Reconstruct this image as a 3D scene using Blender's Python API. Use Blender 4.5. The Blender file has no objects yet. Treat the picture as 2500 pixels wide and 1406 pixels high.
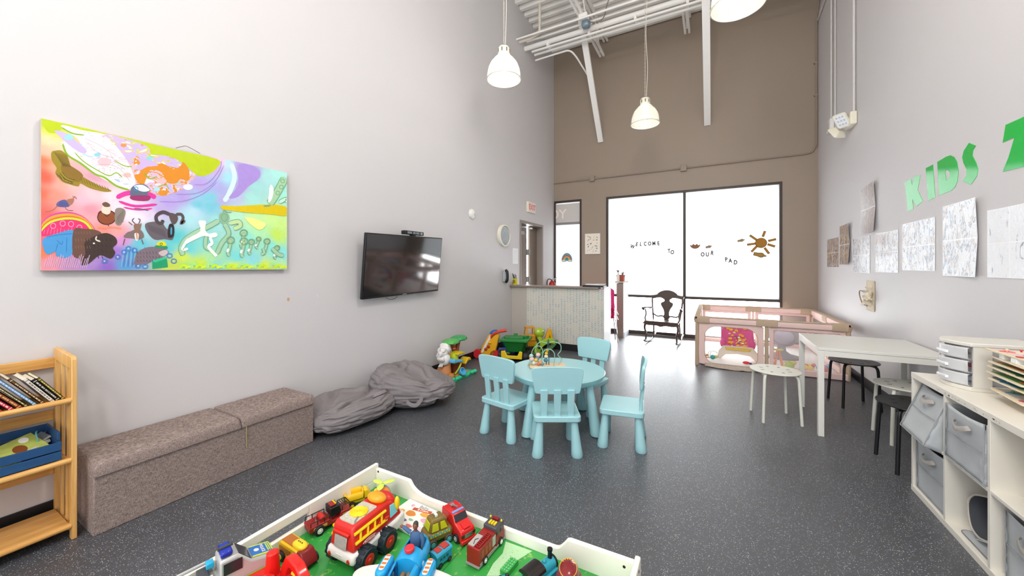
import bpy, bmesh, math, random
from math import pi, sin, cos, radians as rad
from mathutils import Vector, Matrix, noise
random.seed(7)
SC = bpy.context.scene
COL = SC.collection

# ---------------------------------------------------------------- camera, world, lights, exposure
XL, XR, YF, H, ZC = -3.25, 1.584, 8.065, 1.41, 6.35      # left wall, right wall, far wall, eye height, roof deck
YB = -3.0
FPX, YAW, SHY = 907.24, .4952, -50.6
cd = bpy.data.cameras.new('camera'); cam = bpy.data.objects.new('camera', cd); COL.objects.link(cam)
cam.location = (0, 0, H); cam.rotation_euler = (pi/2, 0, YAW)
cd.sensor_width = 36; cd.lens = FPX/2500*36; cd.shift_y = SHY/2500; cd.clip_start = .02
SC.camera = cam
W = bpy.data.worlds.new('daylight'); SC.world = W; W.use_nodes = True
bg = W.node_tree.nodes['Background']
bg.inputs[0].default_value = (.95, .975, 1, 1)
_n = W.node_tree.nodes; _l = W.node_tree.links                      # sky brighter on the window side of the building
_tc = _n.new('ShaderNodeTexCoord'); _sp = _n.new('ShaderNodeSeparateXYZ'); _mr = _n.new('ShaderNodeMapRange')
_l.new(_tc.outputs['Generated'], _sp.inputs[0]); _l.new(_sp.outputs['Y'], _mr.inputs['Value'])
_mr.inputs['From Min'].default_value = -.1; _mr.inputs['From Max'].default_value = .25; _mr.inputs['To Min'].default_value = 1.45; _mr.inputs['To Max'].default_value = 13.0
_l.new(_mr.outputs[0], bg.inputs[1])
VS = SC.view_settings
VS.view_transform = 'Standard'; VS.look = 'None'; VS.exposure = .98; VS.gamma = 1; VS.use_curve_mapping = False
SC.cycles.max_bounces = 8; SC.cycles.diffuse_bounces = 5; SC.cycles.glossy_bounces = 4
SC.cycles.transmission_bounces = 5; SC.cycles.transparent_max_bounces = 12
SC.cycles.sample_clamp_indirect = 4; SC.cycles.use_denoising = True
SC.cycles.caustics_reflective = False; SC.cycles.caustics_refractive = False

def lamp(name, loc, power, radius=.1, col=(1, .965, .915)):
    l = bpy.data.lights.new(name, 'POINT'); l.energy = power; l.shadow_soft_size = radius; l.color = col
    o = bpy.data.objects.new(name, l); COL.objects.link(o); o.location = loc
    return o
PEND = [(-2.24, 3.94, 3.70), (-.91, 5.97, 3.60), (.20, 3.97, 3.80)]          # rims of the three pendants in view
for i, p in enumerate(PEND):
    lamp('pendant_or_fill_light', (p[0], p[1], p[2]+.10), (5.5, 2.6, 3.5)[i], .05)
for p in [(-.25, 2.0, 4.0), (-.6, -.8, 4.0), (.1, -1.9, 4.0)]:                 # unseen fill lights added above and behind the camera
    lamp('pendant_or_fill_light', p, 58, .2)

# ---------------------------------------------------------------- measured positions (plane hit by a sight line)
_c, _s = cos(YAW), sin(YAW)
def ray(px, py):
    a = (px-1250)/FPX
    return Vector((-_s+a*_c, _c+a*_s, -(py-703-SHY)/FPX))
def onX(px, py, x): r = ray(px, py); return Vector((0, 0, H))+r*(x/r.x)
def onY(px, py, y): r = ray(px, py); return Vector((0, 0, H))+r*(y/r.y)
def onZ(px, py, z): r = ray(px, py); return Vector((0, 0, H))+r*((z-H)/r.z)

# ---------------------------------------------------------------- materials
def lin(h):
    if isinstance(h, str):
        h = [int(h[i:i+2], 16)/255 for i in (0, 2, 4)]
    return tuple((c/12.92 if c <= .04045 else ((c+.055)/1.055)**2.4) for c in h)
MATS = {}
def mat(name, col, rough=.5, metal=0, var=.06, scale=18, bump=0, bscale=None, coat=0, spec=.5, alpha=1, emit=0, trans=0, ior=1.45):
    if name in MATS: return MATS[name]
    m = bpy.data.materials.new(name); m.use_nodes = True; MATS[name] = m
    nt = m.node_tree; N = nt.nodes; L = nt.links; b = N['Principled BSDF']
    c = lin(col)
    tc = N.new('ShaderNodeTexCoord'); nz = N.new('ShaderNodeTexNoise'); nz.inputs['Scale'].default_value = scale; nz.inputs['Detail'].default_value = 3
    L.new(tc.outputs['Object'], nz.inputs['Vector'])
    mx = N.new('ShaderNodeMix'); mx.data_type = 'RGBA'
    mx.inputs[6].default_value = (*[x*(1-var) for x in c], 1); mx.inputs[7].default_value = (*[min(1, x*(1+var)) for x in c], 1)
    L.new(nz.outputs['Fac'], mx.inputs[0]); L.new(mx.outputs[2], b.inputs['Base Color'])
    b.inputs['Roughness'].default_value = rough; b.inputs['Metallic'].default_value = metal
    b.inputs['Specular IOR Level'].default_value = spec; b.inputs['Coat Weight'].default_value = coat; b.inputs['Coat Roughness'].default_value = .08
    b.inputs['Alpha'].default_value = alpha; b.inputs['Transmission Weight'].default_value = trans; b.inputs['IOR'].default_value = ior
    if emit: b.inputs['Emission Color'].default_value = (*c, 1); b.inputs['Emission Strength'].default_value = emit
    if bump:
        n2 = N.new('ShaderNodeTexNoise'); n2.inputs['Scale'].default_value = bscale or scale*6
        L.new(tc.outputs['Object'], n2.inputs['Vector'])
        bp = N.new('ShaderNodeBump'); bp.inputs['Strength'].default_value = bump; bp.inputs['Distance'].default_value = .004
        L.new(n2.outputs['Fac'], bp.inputs['Height']); L.new(bp.outputs[0], b.inputs['Normal'])
    return m
def pl(h, rough=.32, **k): return mat('plastic '+h, h, rough, var=.03, **k)      # toy plastic
def paint(h): return mat('paint '+h, h, .42, var=.07, scale=30)
def fleck_mat(name, base, cols, scale, amount, rough, bump=.05, size=.32):
    m = bpy.data.materials.new(name); m.use_nodes = True; nt = m.node_tree; N = nt.nodes; L = nt.links; b = N['Principled BSDF']
    tc = N.new('ShaderNodeTexCoord'); v = N.new('ShaderNodeTexVoronoi'); v.inputs['Scale'].default_value = scale
    L.new(tc.outputs['Object'], v.inputs['Vector'])
    sp = N.new('ShaderNodeSeparateColor'); L.new(v.outputs['Color'], sp.inputs[0])
    a = N.new('ShaderNodeMath'); a.operation = 'LESS_THAN'; a.inputs[1].default_value = size; L.new(v.outputs['Distance'], a.inputs[0])
    g = N.new('ShaderNodeMath'); g.operation = 'LESS_THAN'; g.inputs[1].default_value = amount; L.new(sp.outputs[0], g.inputs[0])
    mu = N.new('ShaderNodeMath'); mu.operation = 'MULTIPLY'; L.new(a.outputs[0], mu.inputs[0]); L.new(g.outputs[0], mu.inputs[1])
    rp = N.new('ShaderNodeValToRGB'); rp.color_ramp.interpolation = 'CONSTANT'
    while len(rp.color_ramp.elements) < len(cols): rp.color_ramp.elements.new(.5)
    for i, c in enumerate(cols): rp.color_ramp.elements[i].position = i/len(cols); rp.color_ramp.elements[i].color = (*lin(c), 1)
    L.new(sp.outputs[1], rp.inputs[0])
    nz = N.new('ShaderNodeTexNoise'); nz.inputs['Scale'].default_value = 2.2; nz.inputs['Detail'].default_value = 5; L.new(tc.outputs['Object'], nz.inputs['Vector'])
    bm_ = N.new('ShaderNodeMix'); bm_.data_type = 'RGBA'; c = lin(base)
    bm_.inputs[6].default_value = (*[x*.82 for x in c], 1); bm_.inputs[7].default_value = (*[x*1.18 for x in c], 1); L.new(nz.outputs['Fac'], bm_.inputs[0])
    mx = N.new('ShaderNodeMix'); mx.data_type = 'RGBA'; L.new(mu.outputs[0], mx.inputs[0]); L.new(bm_.outputs[2], mx.inputs[6]); L.new(rp.outputs[0], mx.inputs[7])
    L.new(mx.outputs[2], b.inputs['Base Color'])
    b.inputs['Roughness'].default_value = rough
    n3 = N.new('ShaderNodeTexNoise'); n3.inputs['Scale'].default_value = 160; L.new(tc.outputs['Object'], n3.inputs['Vector'])
    bp = N.new('ShaderNodeBump'); bp.inputs['Strength'].default_value = bump; bp.inputs['Distance'].default_value = .002
    L.new(n3.outputs['Fac'], bp.inputs['Height']); L.new(bp.outputs[0], b.inputs['Normal'])
    return m
def wood(name, c1, c2, axis='X', rough=.4):
    m = bpy.data.materials.new(name); m.use_nodes = True; nt = m.node_tree; N = nt.nodes; L = nt.links; b = N['Principled BSDF']
    tc = N.new('ShaderNodeTexCoord'); mp = N.new('ShaderNodeMapping'); L.new(tc.outputs['Object'], mp.inputs[0])
    mp.inputs['Scale'].default_value = {'X': (1.2, 22, 22), 'Y': (22, 1.2, 22), 'Z': (22, 22, 1.2)}[axis]
    nz = N.new('ShaderNodeTexNoise'); nz.inputs['Scale'].default_value = 2.5; nz.inputs['Detail'].default_value = 6; nz.inputs['Distortion'].default_value = .6
    L.new(mp.outputs[0], nz.inputs['Vector'])
    rp = N.new('ShaderNodeValToRGB'); rp.color_ramp.elements[0].position = .3; rp.color_ramp.elements[1].position = .7
    rp.color_ramp.elements[0].color = (*lin(c1), 1); rp.color_ramp.elements[1].color = (*lin(c2), 1)
    L.new(nz.outputs['Fac'], rp.inputs[0]); L.new(rp.outputs[0], b.inputs['Base Color']); b.inputs['Roughness'].default_value = rough
    return m
def veil(name, col, clear, rough=.6):
    """woven net or thin film: part cloth, part holes"""
    m = bpy.data.materials.new(name); m.use_nodes = True; nt = m.node_tree; N = nt.nodes; L = nt.links
    b = N['Principled BSDF']; b.inputs['Base Color'].default_value = (*lin(col), 1); b.inputs['Roughness'].default_value = rough
    t = N.new('ShaderNodeBsdfTransparent'); mx = N.new('ShaderNodeMixShader')
    tc = N.new('ShaderNodeTexCoord'); nz = N.new('ShaderNodeTexNoise'); nz.inputs['Scale'].default_value = 9; L.new(tc.outputs['Object'], nz.inputs['Vector'])
    mr = N.new('ShaderNodeMapRange'); mr.inputs['To Min'].default_value = clear-.08; mr.inputs['To Max'].default_value = clear+.08
    L.new(nz.outputs['Fac'], mr.inputs[0]); L.new(mr.outputs[0], mx.inputs[0])
    L.new(b.outputs[0], mx.inputs[1]); L.new(t.outputs[0], mx.inputs[2]); L.new(mx.outputs[0], N['Material Output'].inputs[0])
    return m
def frosted(name, col, through):
    m = bpy.data.materials.new(name); m.use_nodes = True; nt = m.node_tree; N = nt.nodes; L = nt.links
    N.remove(N['Principled BSDF'])
    t = N.new('ShaderNodeBsdfTranslucent'); d = N.new('ShaderNodeBsdfDiffuse'); g = N.new('ShaderNodeBsdfGlossy')
    tc = N.new('ShaderNodeTexCoord'); nz = N.new('ShaderNodeTexNoise'); nz.inputs['Scale'].default_value = 1.2; L.new(tc.outputs['Object'], nz.inputs['Vector'])
    mx0 = N.new('ShaderNodeMix'); mx0.data_type = 'RGBA'; c = lin(col)
    mx0.inputs[6].default_value = (*[x*.97 for x in c], 1); mx0.inputs[7].default_value = (*c, 1); L.new(nz.outputs['Fac'], mx0.inputs[0]); L.new(mx0.outputs[2], t.inputs[0])
    d.inputs[0].default_value = (*lin(col), 1); g.inputs['Roughness'].default_value = .15
    a = N.new('ShaderNodeMixShader'); a.inputs[0].default_value = through; L.new(d.outputs[0], a.inputs[1]); L.new(t.outputs[0], a.inputs[2])
    e = N.new('ShaderNodeMixShader'); e.inputs[0].default_value = .04; L.new(a.outputs[0], e.inputs[1]); L.new(g.outputs[0], e.inputs[2])
    L.new(e.outputs[0], N['Material Output'].inputs[0])
    return m
def clear_glass(name, tint, gl=.06, rough=.02):
    m = bpy.data.materials.new(name); m.use_nodes = True; nt = m.node_tree; N = nt.nodes; L = nt.links
    N.remove(N['Principled BSDF'])
    t = N.new('ShaderNodeBsdfTransparent'); g = N.new('ShaderNodeBsdfGlossy'); g.inputs['Roughness'].default_value = rough
    tc = N.new('ShaderNodeTexCoord'); nz = N.new('ShaderNodeTexNoise'); nz.inputs['Scale'].default_value = 3; L.new(tc.outputs['Object'], nz.inputs['Vector'])
    mx0 = N.new('ShaderNodeMix'); mx0.data_type = 'RGBA'; c = lin(tint)
    mx0.inputs[6].default_value = (*[x*.98 for x in c], 1); mx0.inputs[7].default_value = (*c, 1); L.new(nz.outputs['Fac'], mx0.inputs[0]); L.new(mx0.outputs[2], t.inputs[0])
    lw = N.new('ShaderNodeLayerWeight'); lw.inputs[0].default_value = .25
    mr = N.new('ShaderNodeMapRange'); mr.inputs['To Min'].default_value = gl; mr.inputs['To Max'].default_value = .8; L.new(lw.outputs['Fresnel'], mr.inputs[0])
    a = N.new('ShaderNodeMixShader'); L.new(mr.outputs[0], a.inputs[0]); L.new(t.outputs[0], a.inputs[1]); L.new(g.outputs[0], a.inputs[2])
    L.new(a.outputs[0], N['Material Output'].inputs[0])
    return m

# ---------------------------------------------------------------- mesh building
def rotz(a): return Matrix.Rotation(a, 4, 'Z')
def R3(x=0, y=0, z=0): return (Matrix.Rotation(z, 4, 'Z') @ Matrix.Rotation(y, 4, 'Y') @ Matrix.Rotation(x, 4, 'X'))
def smooth_path(pts, k=6, closed=False):
    P = [Vector(p) for p in pts]; n = len(P); out = []
    for i in range(n if closed else n-1):
        if closed: a, b, c, d = P[(i-1) % n], P[i], P[(i+1) % n], P[(i+2) % n]
        else: a, b, c, d = P[max(i-1, 0)], P[i], P[i+1], P[min(i+2, n-1)]
        for j in range(k):
            t = j/k
            out.append(.5*((2*b)+(c-a)*t+(2*a-5*b+4*c-d)*t*t+(3*b-a-3*c+d)*t**3))
    if not closed: out.append(P[-1])
    return out
def rrect(w, h, r, k=5, cx=0, cy=0):
    out = []
    for sx, sy, a0 in ((1, 1, 0), (-1, 1, 90), (-1, -1, 180), (1, -1, 270)):
        for i in range(k+1):
            a = rad(a0+90*i/k); out.append((cx+sx*(w/2-r)+r*cos(a), cy+sy*(h/2-r)+r*sin(a)))
    return out
def circ(r, n=24, cx=0, cy=0, ry=None): return [(cx+r*cos(2*pi*i/n), cy+(ry or r)*sin(2*pi*i/n)) for i in range(n)]
class B:
    def __init__(s): s.bm = bmesh.new(); s.m = 0; s.X = Matrix()
    def _v(s, p): return s.bm.verts.new(s.X @ Vector(p))
    def _f(s, vs):
        try: f = s.bm.faces.new(vs); f.material_index = s.m; return f
        except ValueError: return None
    def box(s, c, d, R=None):
        M = Matrix.Translation(Vector(c)) @ (R or Matrix())
        v = [s._v(M @ Vector((i*d[0]/2, j*d[1]/2, k*d[2]/2))) for i in (-1, 1) for j in (-1, 1) for k in (-1, 1)]
        for q in ((0, 1, 3, 2), (4, 6, 7, 5), (0, 4, 5, 1), (2, 3, 7, 6), (0, 2, 6, 4), (1, 5, 7, 3)): s._f([v[i] for i in q])
        return s
    def bb(s, x0, x1, y0, y1, z0, z1): return s.box(((x0+x1)/2, (y0+y1)/2, (z0+z1)/2), (x1-x0, y1-y0, z1-z0))
    def loft(s, rings, caps=True, closed=True):
        V = [[s._v(p) for p in r] for r in rings]; n = len(V[0])
        for a, b in zip(V, V[1:]):
            for i in range(n if closed else n-1): s._f([a[i], a[(i+1) % n], b[(i+1) % n], b[i]])
        if caps: s._f(V[0][::-1]); s._f(V[-1])
        return s
    def prism(s, pts, d0, d1, plane='xz'):
        def q(p, d):
            return {'xz': (p[0], d, p[1]), 'xy': (p[0], p[1], d), 'yz': (d, p[0], p[1])}[plane]
        return s.loft([[q(p, d0) for p in pts], [q(p, d1) for p in pts]])
    def holed(s, outer, hole, d0, d1, plane='xz'):
        """closed band between two outlines of equal point count"""
        def q(p, d): return {'xz': (p[0], d, p[1]), 'xy': (p[0], p[1], d), 'yz': (d, p[0], p[1])}[plane]
        A = [[s._v(q(p, d)) for p in o] for d in (d0, d1) for o in (outer, hole)]; n = len(outer)
        for i in range(n):
            j = (i+1) % n
            s._f([A[0][i], A[0][j], A[1][j], A[1][i]]); s._f([A[2][i], A[3][i], A[3][j], A[2][j]])
            s._f([A[0][i], A[2][i], A[2][j], A[0][j]]); s._f([A[1][i], A[1][j], A[3][j], A[3][i]])
        return s
    def cyl(s, a, b, r0, r1=None, n=16, caps=True):
        a, b = Vector(a), Vector(b); r1 = r0 if r1 is None else r1
        q = (b-a).to_track_quat('Z', 'Y').to_matrix()
        return s.loft([[p+q @ Vector((r*cos(2*pi*i/n), r*sin(2*pi*i/n), 0)) for i in range(n)] for p, r in ((a, r0), (b, r1))], caps)
    def tube(s, pts, r, n=8, closed=False, caps=True, flat=1):
        P = [Vector(p) for p in pts]; m = len(P); rings = []; up = None
        for i, p in enumerate(P):
            t = (P[(i+1) % m]-P[i-1]) if closed else (P[min(i+1, m-1)]-P[max(i-1, 0)])
            t.normalize()
            if up is None: up = t.orthogonal().normalized()
            else: up = (up-t*up.dot(t)).normalized()
            sd = t.cross(up); rr = r(i/(m-1)) if callable(r) else r
            rings.append([p+up*rr*cos(2*pi*j/n)+sd*rr*flat*sin(2*pi*j/n) for j in range(n)])
        if closed: rings.append(rings[0]); return s.loft(rings, False)
        return s.loft(rings, caps)
    def lathe(s, prof, c=(0, 0, 0), n=24, caps=True, M=None):
        M = Matrix.Translation(Vector(c)) @ (M or Matrix())
        return s.loft([[M @ Vector((r*cos(2*pi*i/n), r*sin(2*pi*i/n), z)) for i in range(n)] for r, z in prof], caps)
    def ell(s, c, d, n=16, R=None, e=1):
        M = Matrix.Translation(Vector(c)) @ (R or Matrix()); k = max(6, n*2//3)
        def pw(x): return math.copysign(abs(x)**e, x)
        rings = []
        for j in range(1, k):
            a = pi*j/k; z = -pw(cos(a)); q = abs(sin(a))**e
            rings.append([M @ Vector((d[0]*q*pw(cos(2*pi*i/n)), d[1]*q*pw(sin(2*pi*i/n)), d[2]*z)) for i in range(n)])
        s.loft(rings, False); bot, top = s._v(M @ Vector((0, 0, -d[2]))), s._v(M @ Vector((0, 0, d[2])))
        s.bm.verts.ensure_lookup_table(); N = len(s.bm.verts)
        first = [s.bm.verts[N-2-n*(k-1)+i] for i in range(n)]; last = [s.bm.verts[N-2-n+i] for i in range(n)]
        for i in range(n): s._f([bot, first[(i+1) % n], first[i]]); s._f([top, last[i], last[(i+1) % n]])
        return s
    def flat(s, pts):
        s._f([s._v(p) for p in pts]); return s
    def obj(s, name, mats, parent=None, bevel=0, smooth=True, ang=38, seg=2, subsurf=0, loc=None):
        me = bpy.data.meshes.new(name); bmesh.ops.recalc_face_normals(s.bm, faces=s.bm.faces); s.bm.to_mesh(me); s.bm.free()
        for m in (mats if isinstance(mats, (list, tuple)) else [mats]): me.materials.append(m)
        o = bpy.data.objects.new(name, me); COL.objects.link(o)
        if parent is not None: o.parent = parent
        if loc is not None: o.location = loc
        if smooth: me.shade_smooth(); me.set_sharp_from_angle(angle=rad(ang))
        if bevel:
            b = o.modifiers.new('bevel', 'BEVEL'); b.width = bevel; b.segments = seg; b.limit_method = 'ANGLE'; b.angle_limit = rad(40); b.harden_normals = False
        if subsurf: u = o.modifiers.new('subdivision', 'SUBSURF'); u.levels = u.render_levels = subsurf
        return o
def tag(o, label, cat, group=None):
    o['label'] = label; o['category'] = cat
    if group: o['group'] = group
    return o
def thing(name, label, cat, loc=(0, 0, 0), rz=0, group=None, rot=None):
    o = bpy.data.objects.new(name, None); COL.objects.link(o); o.empty_display_size = .05
    o.location = loc; o.rotation_euler = rot or (0, 0, rz)
    return tag(o, label, cat, group)
def struct(o): o['kind'] = 'structure'; return o
def dup(root, loc, rz=0, label=None, group=None):
    def cp(o, par):
        c = o.copy(); COL.objects.link(c); c.parent = par
        for ch in [x for x in COL.objects if x.parent == o]: cp(ch, c)
        return c
    r = cp(root, None); r.location = loc; r.rotation_euler = (0, 0, rz)
    if label: r['label'] = label
    if group: r['group'] = group
    return r
def text(name, s, size, mat_, parent, M, extrude=.001, bold=0, align='CENTER'):
    c = bpy.data.curves.new(name, 'FONT'); c.body = s; c.size = size; c.extrude = extrude; c.offset = bold; c.align_x = align; c.align_y = 'CENTER'
    t = bpy.data.objects.new(name, c); COL.objects.link(t)
    dg = bpy.context.evaluated_depsgraph_get(); me = bpy.data.meshes.new_from_object(t.evaluated_get(dg))
    bpy.data.objects.remove(t); me.transform(M); me.materials.clear(); me.materials.append(mat_)
    o = bpy.data.objects.new(name, me); COL.objects.link(o)
    if parent is not None: o.parent = parent
    return o
FACE_X = Matrix(((0, 0, 1, 0), (1, 0, 0, 0), (0, 1, 0, 0), (0, 0, 0, 1)))      # writing on the left wall, read from +x
FACE_NX = Matrix(((0, 0, -1, 0), (-1, 0, 0, 0), (0, 1, 0, 0), (0, 0, 0, 1)))   # writing on the right wall
FACE_NY = Matrix(((1, 0, 0, 0), (0, 0, -1, 0), (0, 1, 0, 0), (0, 0, 0, 1)))    # writing on the far wall, read from -y
def TR(x, y, z): return Matrix.Translation((x, y, z))
BLK = mat('black plastic', '141416', .35)
CHROME = mat('bright metal', 'c8c8c8', .22, 1)
WHITE = mat('white enamel', 'ecebe6', .35)
# ================================================================ the room
wallm = mat('grey white wall paint', 'cfcccd', .55, var=.012, scale=3, bump=.06, bscale=90)
taupe = mat('taupe wall paint', '9a8b7c', .5, var=.02, scale=3, bump=.06, bscale=90)
floorm = fleck_mat('black rubber floor with flecks', '48494d', ['9fb3c8', 'e5e8ea', '5d7fa6', 'b0b4b6', '7c7f82'], 190, .42, .42, .12, .30)
deckm = mat('white painted steel deck', 'f0eee9', .5, var=.03, scale=2)
steelm = mat('white painted steel', 'f2f0ec', .45, var=.03, scale=4)
basem = mat('black rubber baseboard', '17171b', .4, var=.1)
darkfr = mat('dark bronze window frame', '3e332e', .45, .3)
floorm.node_tree.nodes['Principled BSDF'].inputs['Specular IOR Level'].default_value = 1.0
struct(B().bb(XL, XR, YB, YF, -.12, 0).obj('floor', floorm, smooth=False))
# left wall with the doorway
DY0, DY1, DZ = 6.33, 7.42, 2.32
b = B(); T = .18
b.bb(XL-T, XL, YB, DY0, 0, ZC+.1); b.bb(XL-T, XL, DY1, YF+T, 0, ZC+.1); b.bb(XL-T, XL, DY0, DY1, DZ, ZC+.1)
bmesh.ops.remove_doubles(b.bm, verts=b.bm.verts, dist=.0005)
struct(b.obj('wall_left', wallm, smooth=False))
struct(B().bb(XR, XR+T, YB, YF+T, 0, ZC+.1).obj('wall_right', wallm, smooth=False))
# far wall with two openings
def grid_wall(xs, zs, holes, y0, y1):
    b = B()
    for i in range(len(xs)-1):
        for j in range(len(zs)-1):
            if (i, j) not in holes: b.bb(xs[i], xs[i+1], y0, y1, zs[j], zs[j+1])
    bmesh.ops.remove_doubles(b.bm, verts=b.bm.verts, dist=.0005)
    seen = {}
    for f in list(b.bm.faces):
        k = tuple(round(c, 3) for c in f.calc_center_median())
        if k in seen: bmesh.ops.delete(b.bm, geom=[f, seen[k]], context='FACES_ONLY')
        else: seen[k] = f
    return b
W2 = (-2.033, 1.085, .02, 2.93); W1 = (-3.24, -2.585, .02, 2.937)
b = grid_wall([XL, W1[0], W1[1], W2[0], W2[1], XR], [0, .02, 2.93, ZC+.1], {(1, 1), (3, 1)}, YF, YF+T)
struct(b.obj('wall_far', taupe, smooth=False))
# windows
film = frosted('white frosted window film', '959696', .93)
shade = frosted('grey sign panel', 'd2cdc9', .022)
lowg = clear_glass('clear window glass', 'ffffff')
def bars(rects, y0, y1):
    b = B()
    for r in rects: b.bb(r[0], r[1], y0, y1, r[2], r[3])
    return b
fw = .04
win2 = bars([(W2[0], W2[0]+fw, W2[2], W2[3]), (W2[1]-fw, W2[1], W2[2], W2[3]), (W2[0]+fw, W2[1]-fw, W2[3]-fw, W2[3]), (W2[0]+fw, W2[1]-fw, W2[2], W2[2]+.075),
             (-.512, -.470, W2[2]+.075, W2[3]-fw), (W2[0]+fw, -.512, .785, .832), (-.470, W2[1]-fw, .785, .832)], YF-.01, YF+.07).obj('window_2', darkfr, smooth=False); struct(win2)
for x0, x1 in ((W2[0]+fw, -.512), (-.470, W2[1]-fw)):
    B().bb(x0, x1, YF+.03, YF+.036, .832, W2[3]-fw).obj('frosted_pane', film, win2, smooth=False)
    B().bb(x0, x1, YF+.03, YF+.036, W2[2]+.075, .785).obj('lower_pane', lowg, win2, smooth=False)
win1 = bars([(W1[0], W1[0]+.03, W1[2], W1[3]), (W1[1]-fw, W1[1], W1[2], W1[3]), (W1[0]+.03, W1[1]-fw, W1[3]-.045, W1[3]), (W1[0]+.03, W1[1]-fw, W1[2], W1[2]+.075), (W1[0]+.03, W1[1]-fw, .785, .832)], YF-.01, YF+.07).obj('window_1', darkfr, smooth=False); struct(win1)
x0, x1 = W1[0]+.03, W1[1]-fw
B().bb(x0, x1, YF+.03, YF+.036, .832, 2.40).obj('frosted_pane', film, win1, smooth=False)
B().bb(x0, x1, YF+.03, YF+.036, W1[2]+.075, .785).obj('lower_pane', lowg, win1, smooth=False)
sh = B().bb(x0, x1, YF+.026, YF+.032, 2.44, 2.865).obj('transom_panel', shade, win1, smooth=False)
B().bb(x0, x1, YF+.02, YF+.04, 2.385, 2.44).obj('transom_rail', mat('pale grey rail', '8f8a8c', .5), win1, smooth=False)
B().bb(x0, x1, YF+.03, YF+.036, 2.865, 2.892).obj('transom_gap', film, win1, smooth=False)
lt = frosted('pale backlit letter', 'fff4ee', .97)
text('transom_letters', 'OY', .30, frosted('pale shop letters', 'fff2ec', .075), win1, TR(-3.165, YF+.022, 2.625) @ FACE_NY, .001, .004)
# doorway on the left: brown frame, two door leaves ajar and daylight between them
brown = mat('brown painted door', '76685c', .45, var=.03)
brown2 = mat('taupe door frame', '8f8680', .45, var=.03)
fr = B(); t = .05
fr.bb(XL-T, XL+.015, DY0, DY0+t, 0, DZ); fr.bb(XL-T, XL+.015, DY1-t, DY1, 0, DZ); fr.bb(XL-T, XL+.015, DY0+t, DY1-t, DZ-t, DZ)
d1 = struct(fr.obj('door_1', brown2, bevel=.003))
lf = B(); ly = 6.87
# left leaf with a tall vision panel
for r in ((DY0+t, 6.40, 0, DZ-t), (6.52, ly, 0, DZ-t), (6.40, 6.52, 0, 1.05), (6.40, 6.52, 1.95, DZ-t)): lf.bb(XL-.16, XL-.12, *r)
L1 = lf.obj('door_leaf', brown, d1, smooth=False)
B().bb(XL-.145, XL-.14, 6.40, 6.52, 1.05, 1.95).obj('vision_glass', lowg, L1, smooth=False)
vf = B()
for r in ((6.39, 6.405, 1.04, 1.96), (6.515, 6.53, 1.04, 1.96), (6.405, 6.515, 1.04, 1.055), (6.405, 6.515, 1.945, 1.96)): vf.bb(XL-.12, XL-.11, *r)
vf.obj('vision_frame', mat('dark door trim', '4a3f39', .5), L1, smooth=False)
B().bb(XL-.16, XL-.12, 7.02, DY1-t, 0, DZ-t).obj('door_leaf', brown, d1, smooth=False)
cl = B(); cl.bb(XL-.12, XL-.06, 6.41, 6.66, 2.06, 2.13); cl.obj('door_closer', mat('grey closer', '9a9796', .4, .4), L1, bevel=.004)
ar = B(); ar.tube([(XL-.08, 6.42, 2.19), (XL-.07, 6.7, 2.225), (XL-.09, 7.02, 2.22)], .009); ar.box((XL-.09, 7.02, 2.22), (.03, .07, .03)); ar.obj('closer_arm', CHROME, d1)
for z in (1.72, 1.16):
    hb = B(); hb.bb(XL-.122, XL-.112, 6.865, 7.03, z-.06, z+.06); hb.cyl((XL-.11, 6.945, z-.065), (XL-.11, 6.945, z+.065), .012)
    hb.obj('hinge', mat('steel hinge', '8b8a88', .35, .8), d1)
# baseboards
struct(B().bb(XL, XL+.012, YB, 5.99, 0, .112).obj('baseboard_left', basem, bevel=.003))
b = B(); b.bb(XR-.012, XR, YB, YF, 0, .112); struct(b.obj('baseboard_right', basem, bevel=.003))
struct(B().bb(W2[1], XR-.012, YF-.012, YF, 0, .112).obj('baseboard_far', basem, bevel=.003))
# roof deck: corrugated sheet, ribs run across the room
b = B(); prof = []; y = YB; amp = .075
while y < YF+.2:
    prof += [(y, ZC), (y+.03, ZC+amp), (y+.115, ZC+amp), (y+.145, ZC)]; y += .2
b.loft([[(x, p[0], p[1]) for p in prof] for x in (XL, XR)], caps=False, closed=False)
dk = b.obj('ceiling', deckm, smooth=False); struct(dk)
mo = dk.modifiers.new('thickness', 'SOLIDIFY'); mo.thickness = .01
# counter of the reception: papered front, taupe top, white end
CX, CY = -1.54, 5.99
cm = mat('beige counter paint', 'b9b2a8', .5, var=.02)
wh = mat('white counter laminate', 'e8e8ea', .3, var=.01)
R = thing('reception_counter', 'tall reception counter with leaf-patterned wallpaper front and taupe top', 'counter', (0, 0, 0))
B().bb(XL+.002, CX-.012, CY, 6.13, 0, 1.055).obj('counter_wall', cm, R, bevel=.002)
B().bb(CX-.012, CX, CY-.004, 6.42, .0, 1.085).obj('end_panel', wh, R, bevel=.001)
B().bb(XL+.002, CX-.08, CY-.07, 6.20, 1.058, 1.088).obj('countertop', mat('taupe laminate', '8d7f77', .35, var=.03), R, bevel=.006)
B().bb(XL+.3, CX-.012, CY-.016, CY-.004, .0, .112).obj('toe_kick', basem, R, bevel=.002)
B().bb(CX-.0, CX+.01, CY-.004, 6.42, .0, .105).obj('end_toe_kick', mat('grey toe kick', 'b6bcc2', .4), R)
paper = mat('cream wallpaper', 'd6d2c8', .6, var=.02)
dash = [mat('leaf dash '+h, h, .6, var=.1, scale=60) for h in ('9dadaf', 'b2bab6', '8ea3a9', 'cbc7b6', 'c3c3b8')]
b = B(); px0, px1 = -2.93, CX-.014; ypp = CY-.006
b.bb(px0, px1, ypp, CY-.001, .112, 1.056)
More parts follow.
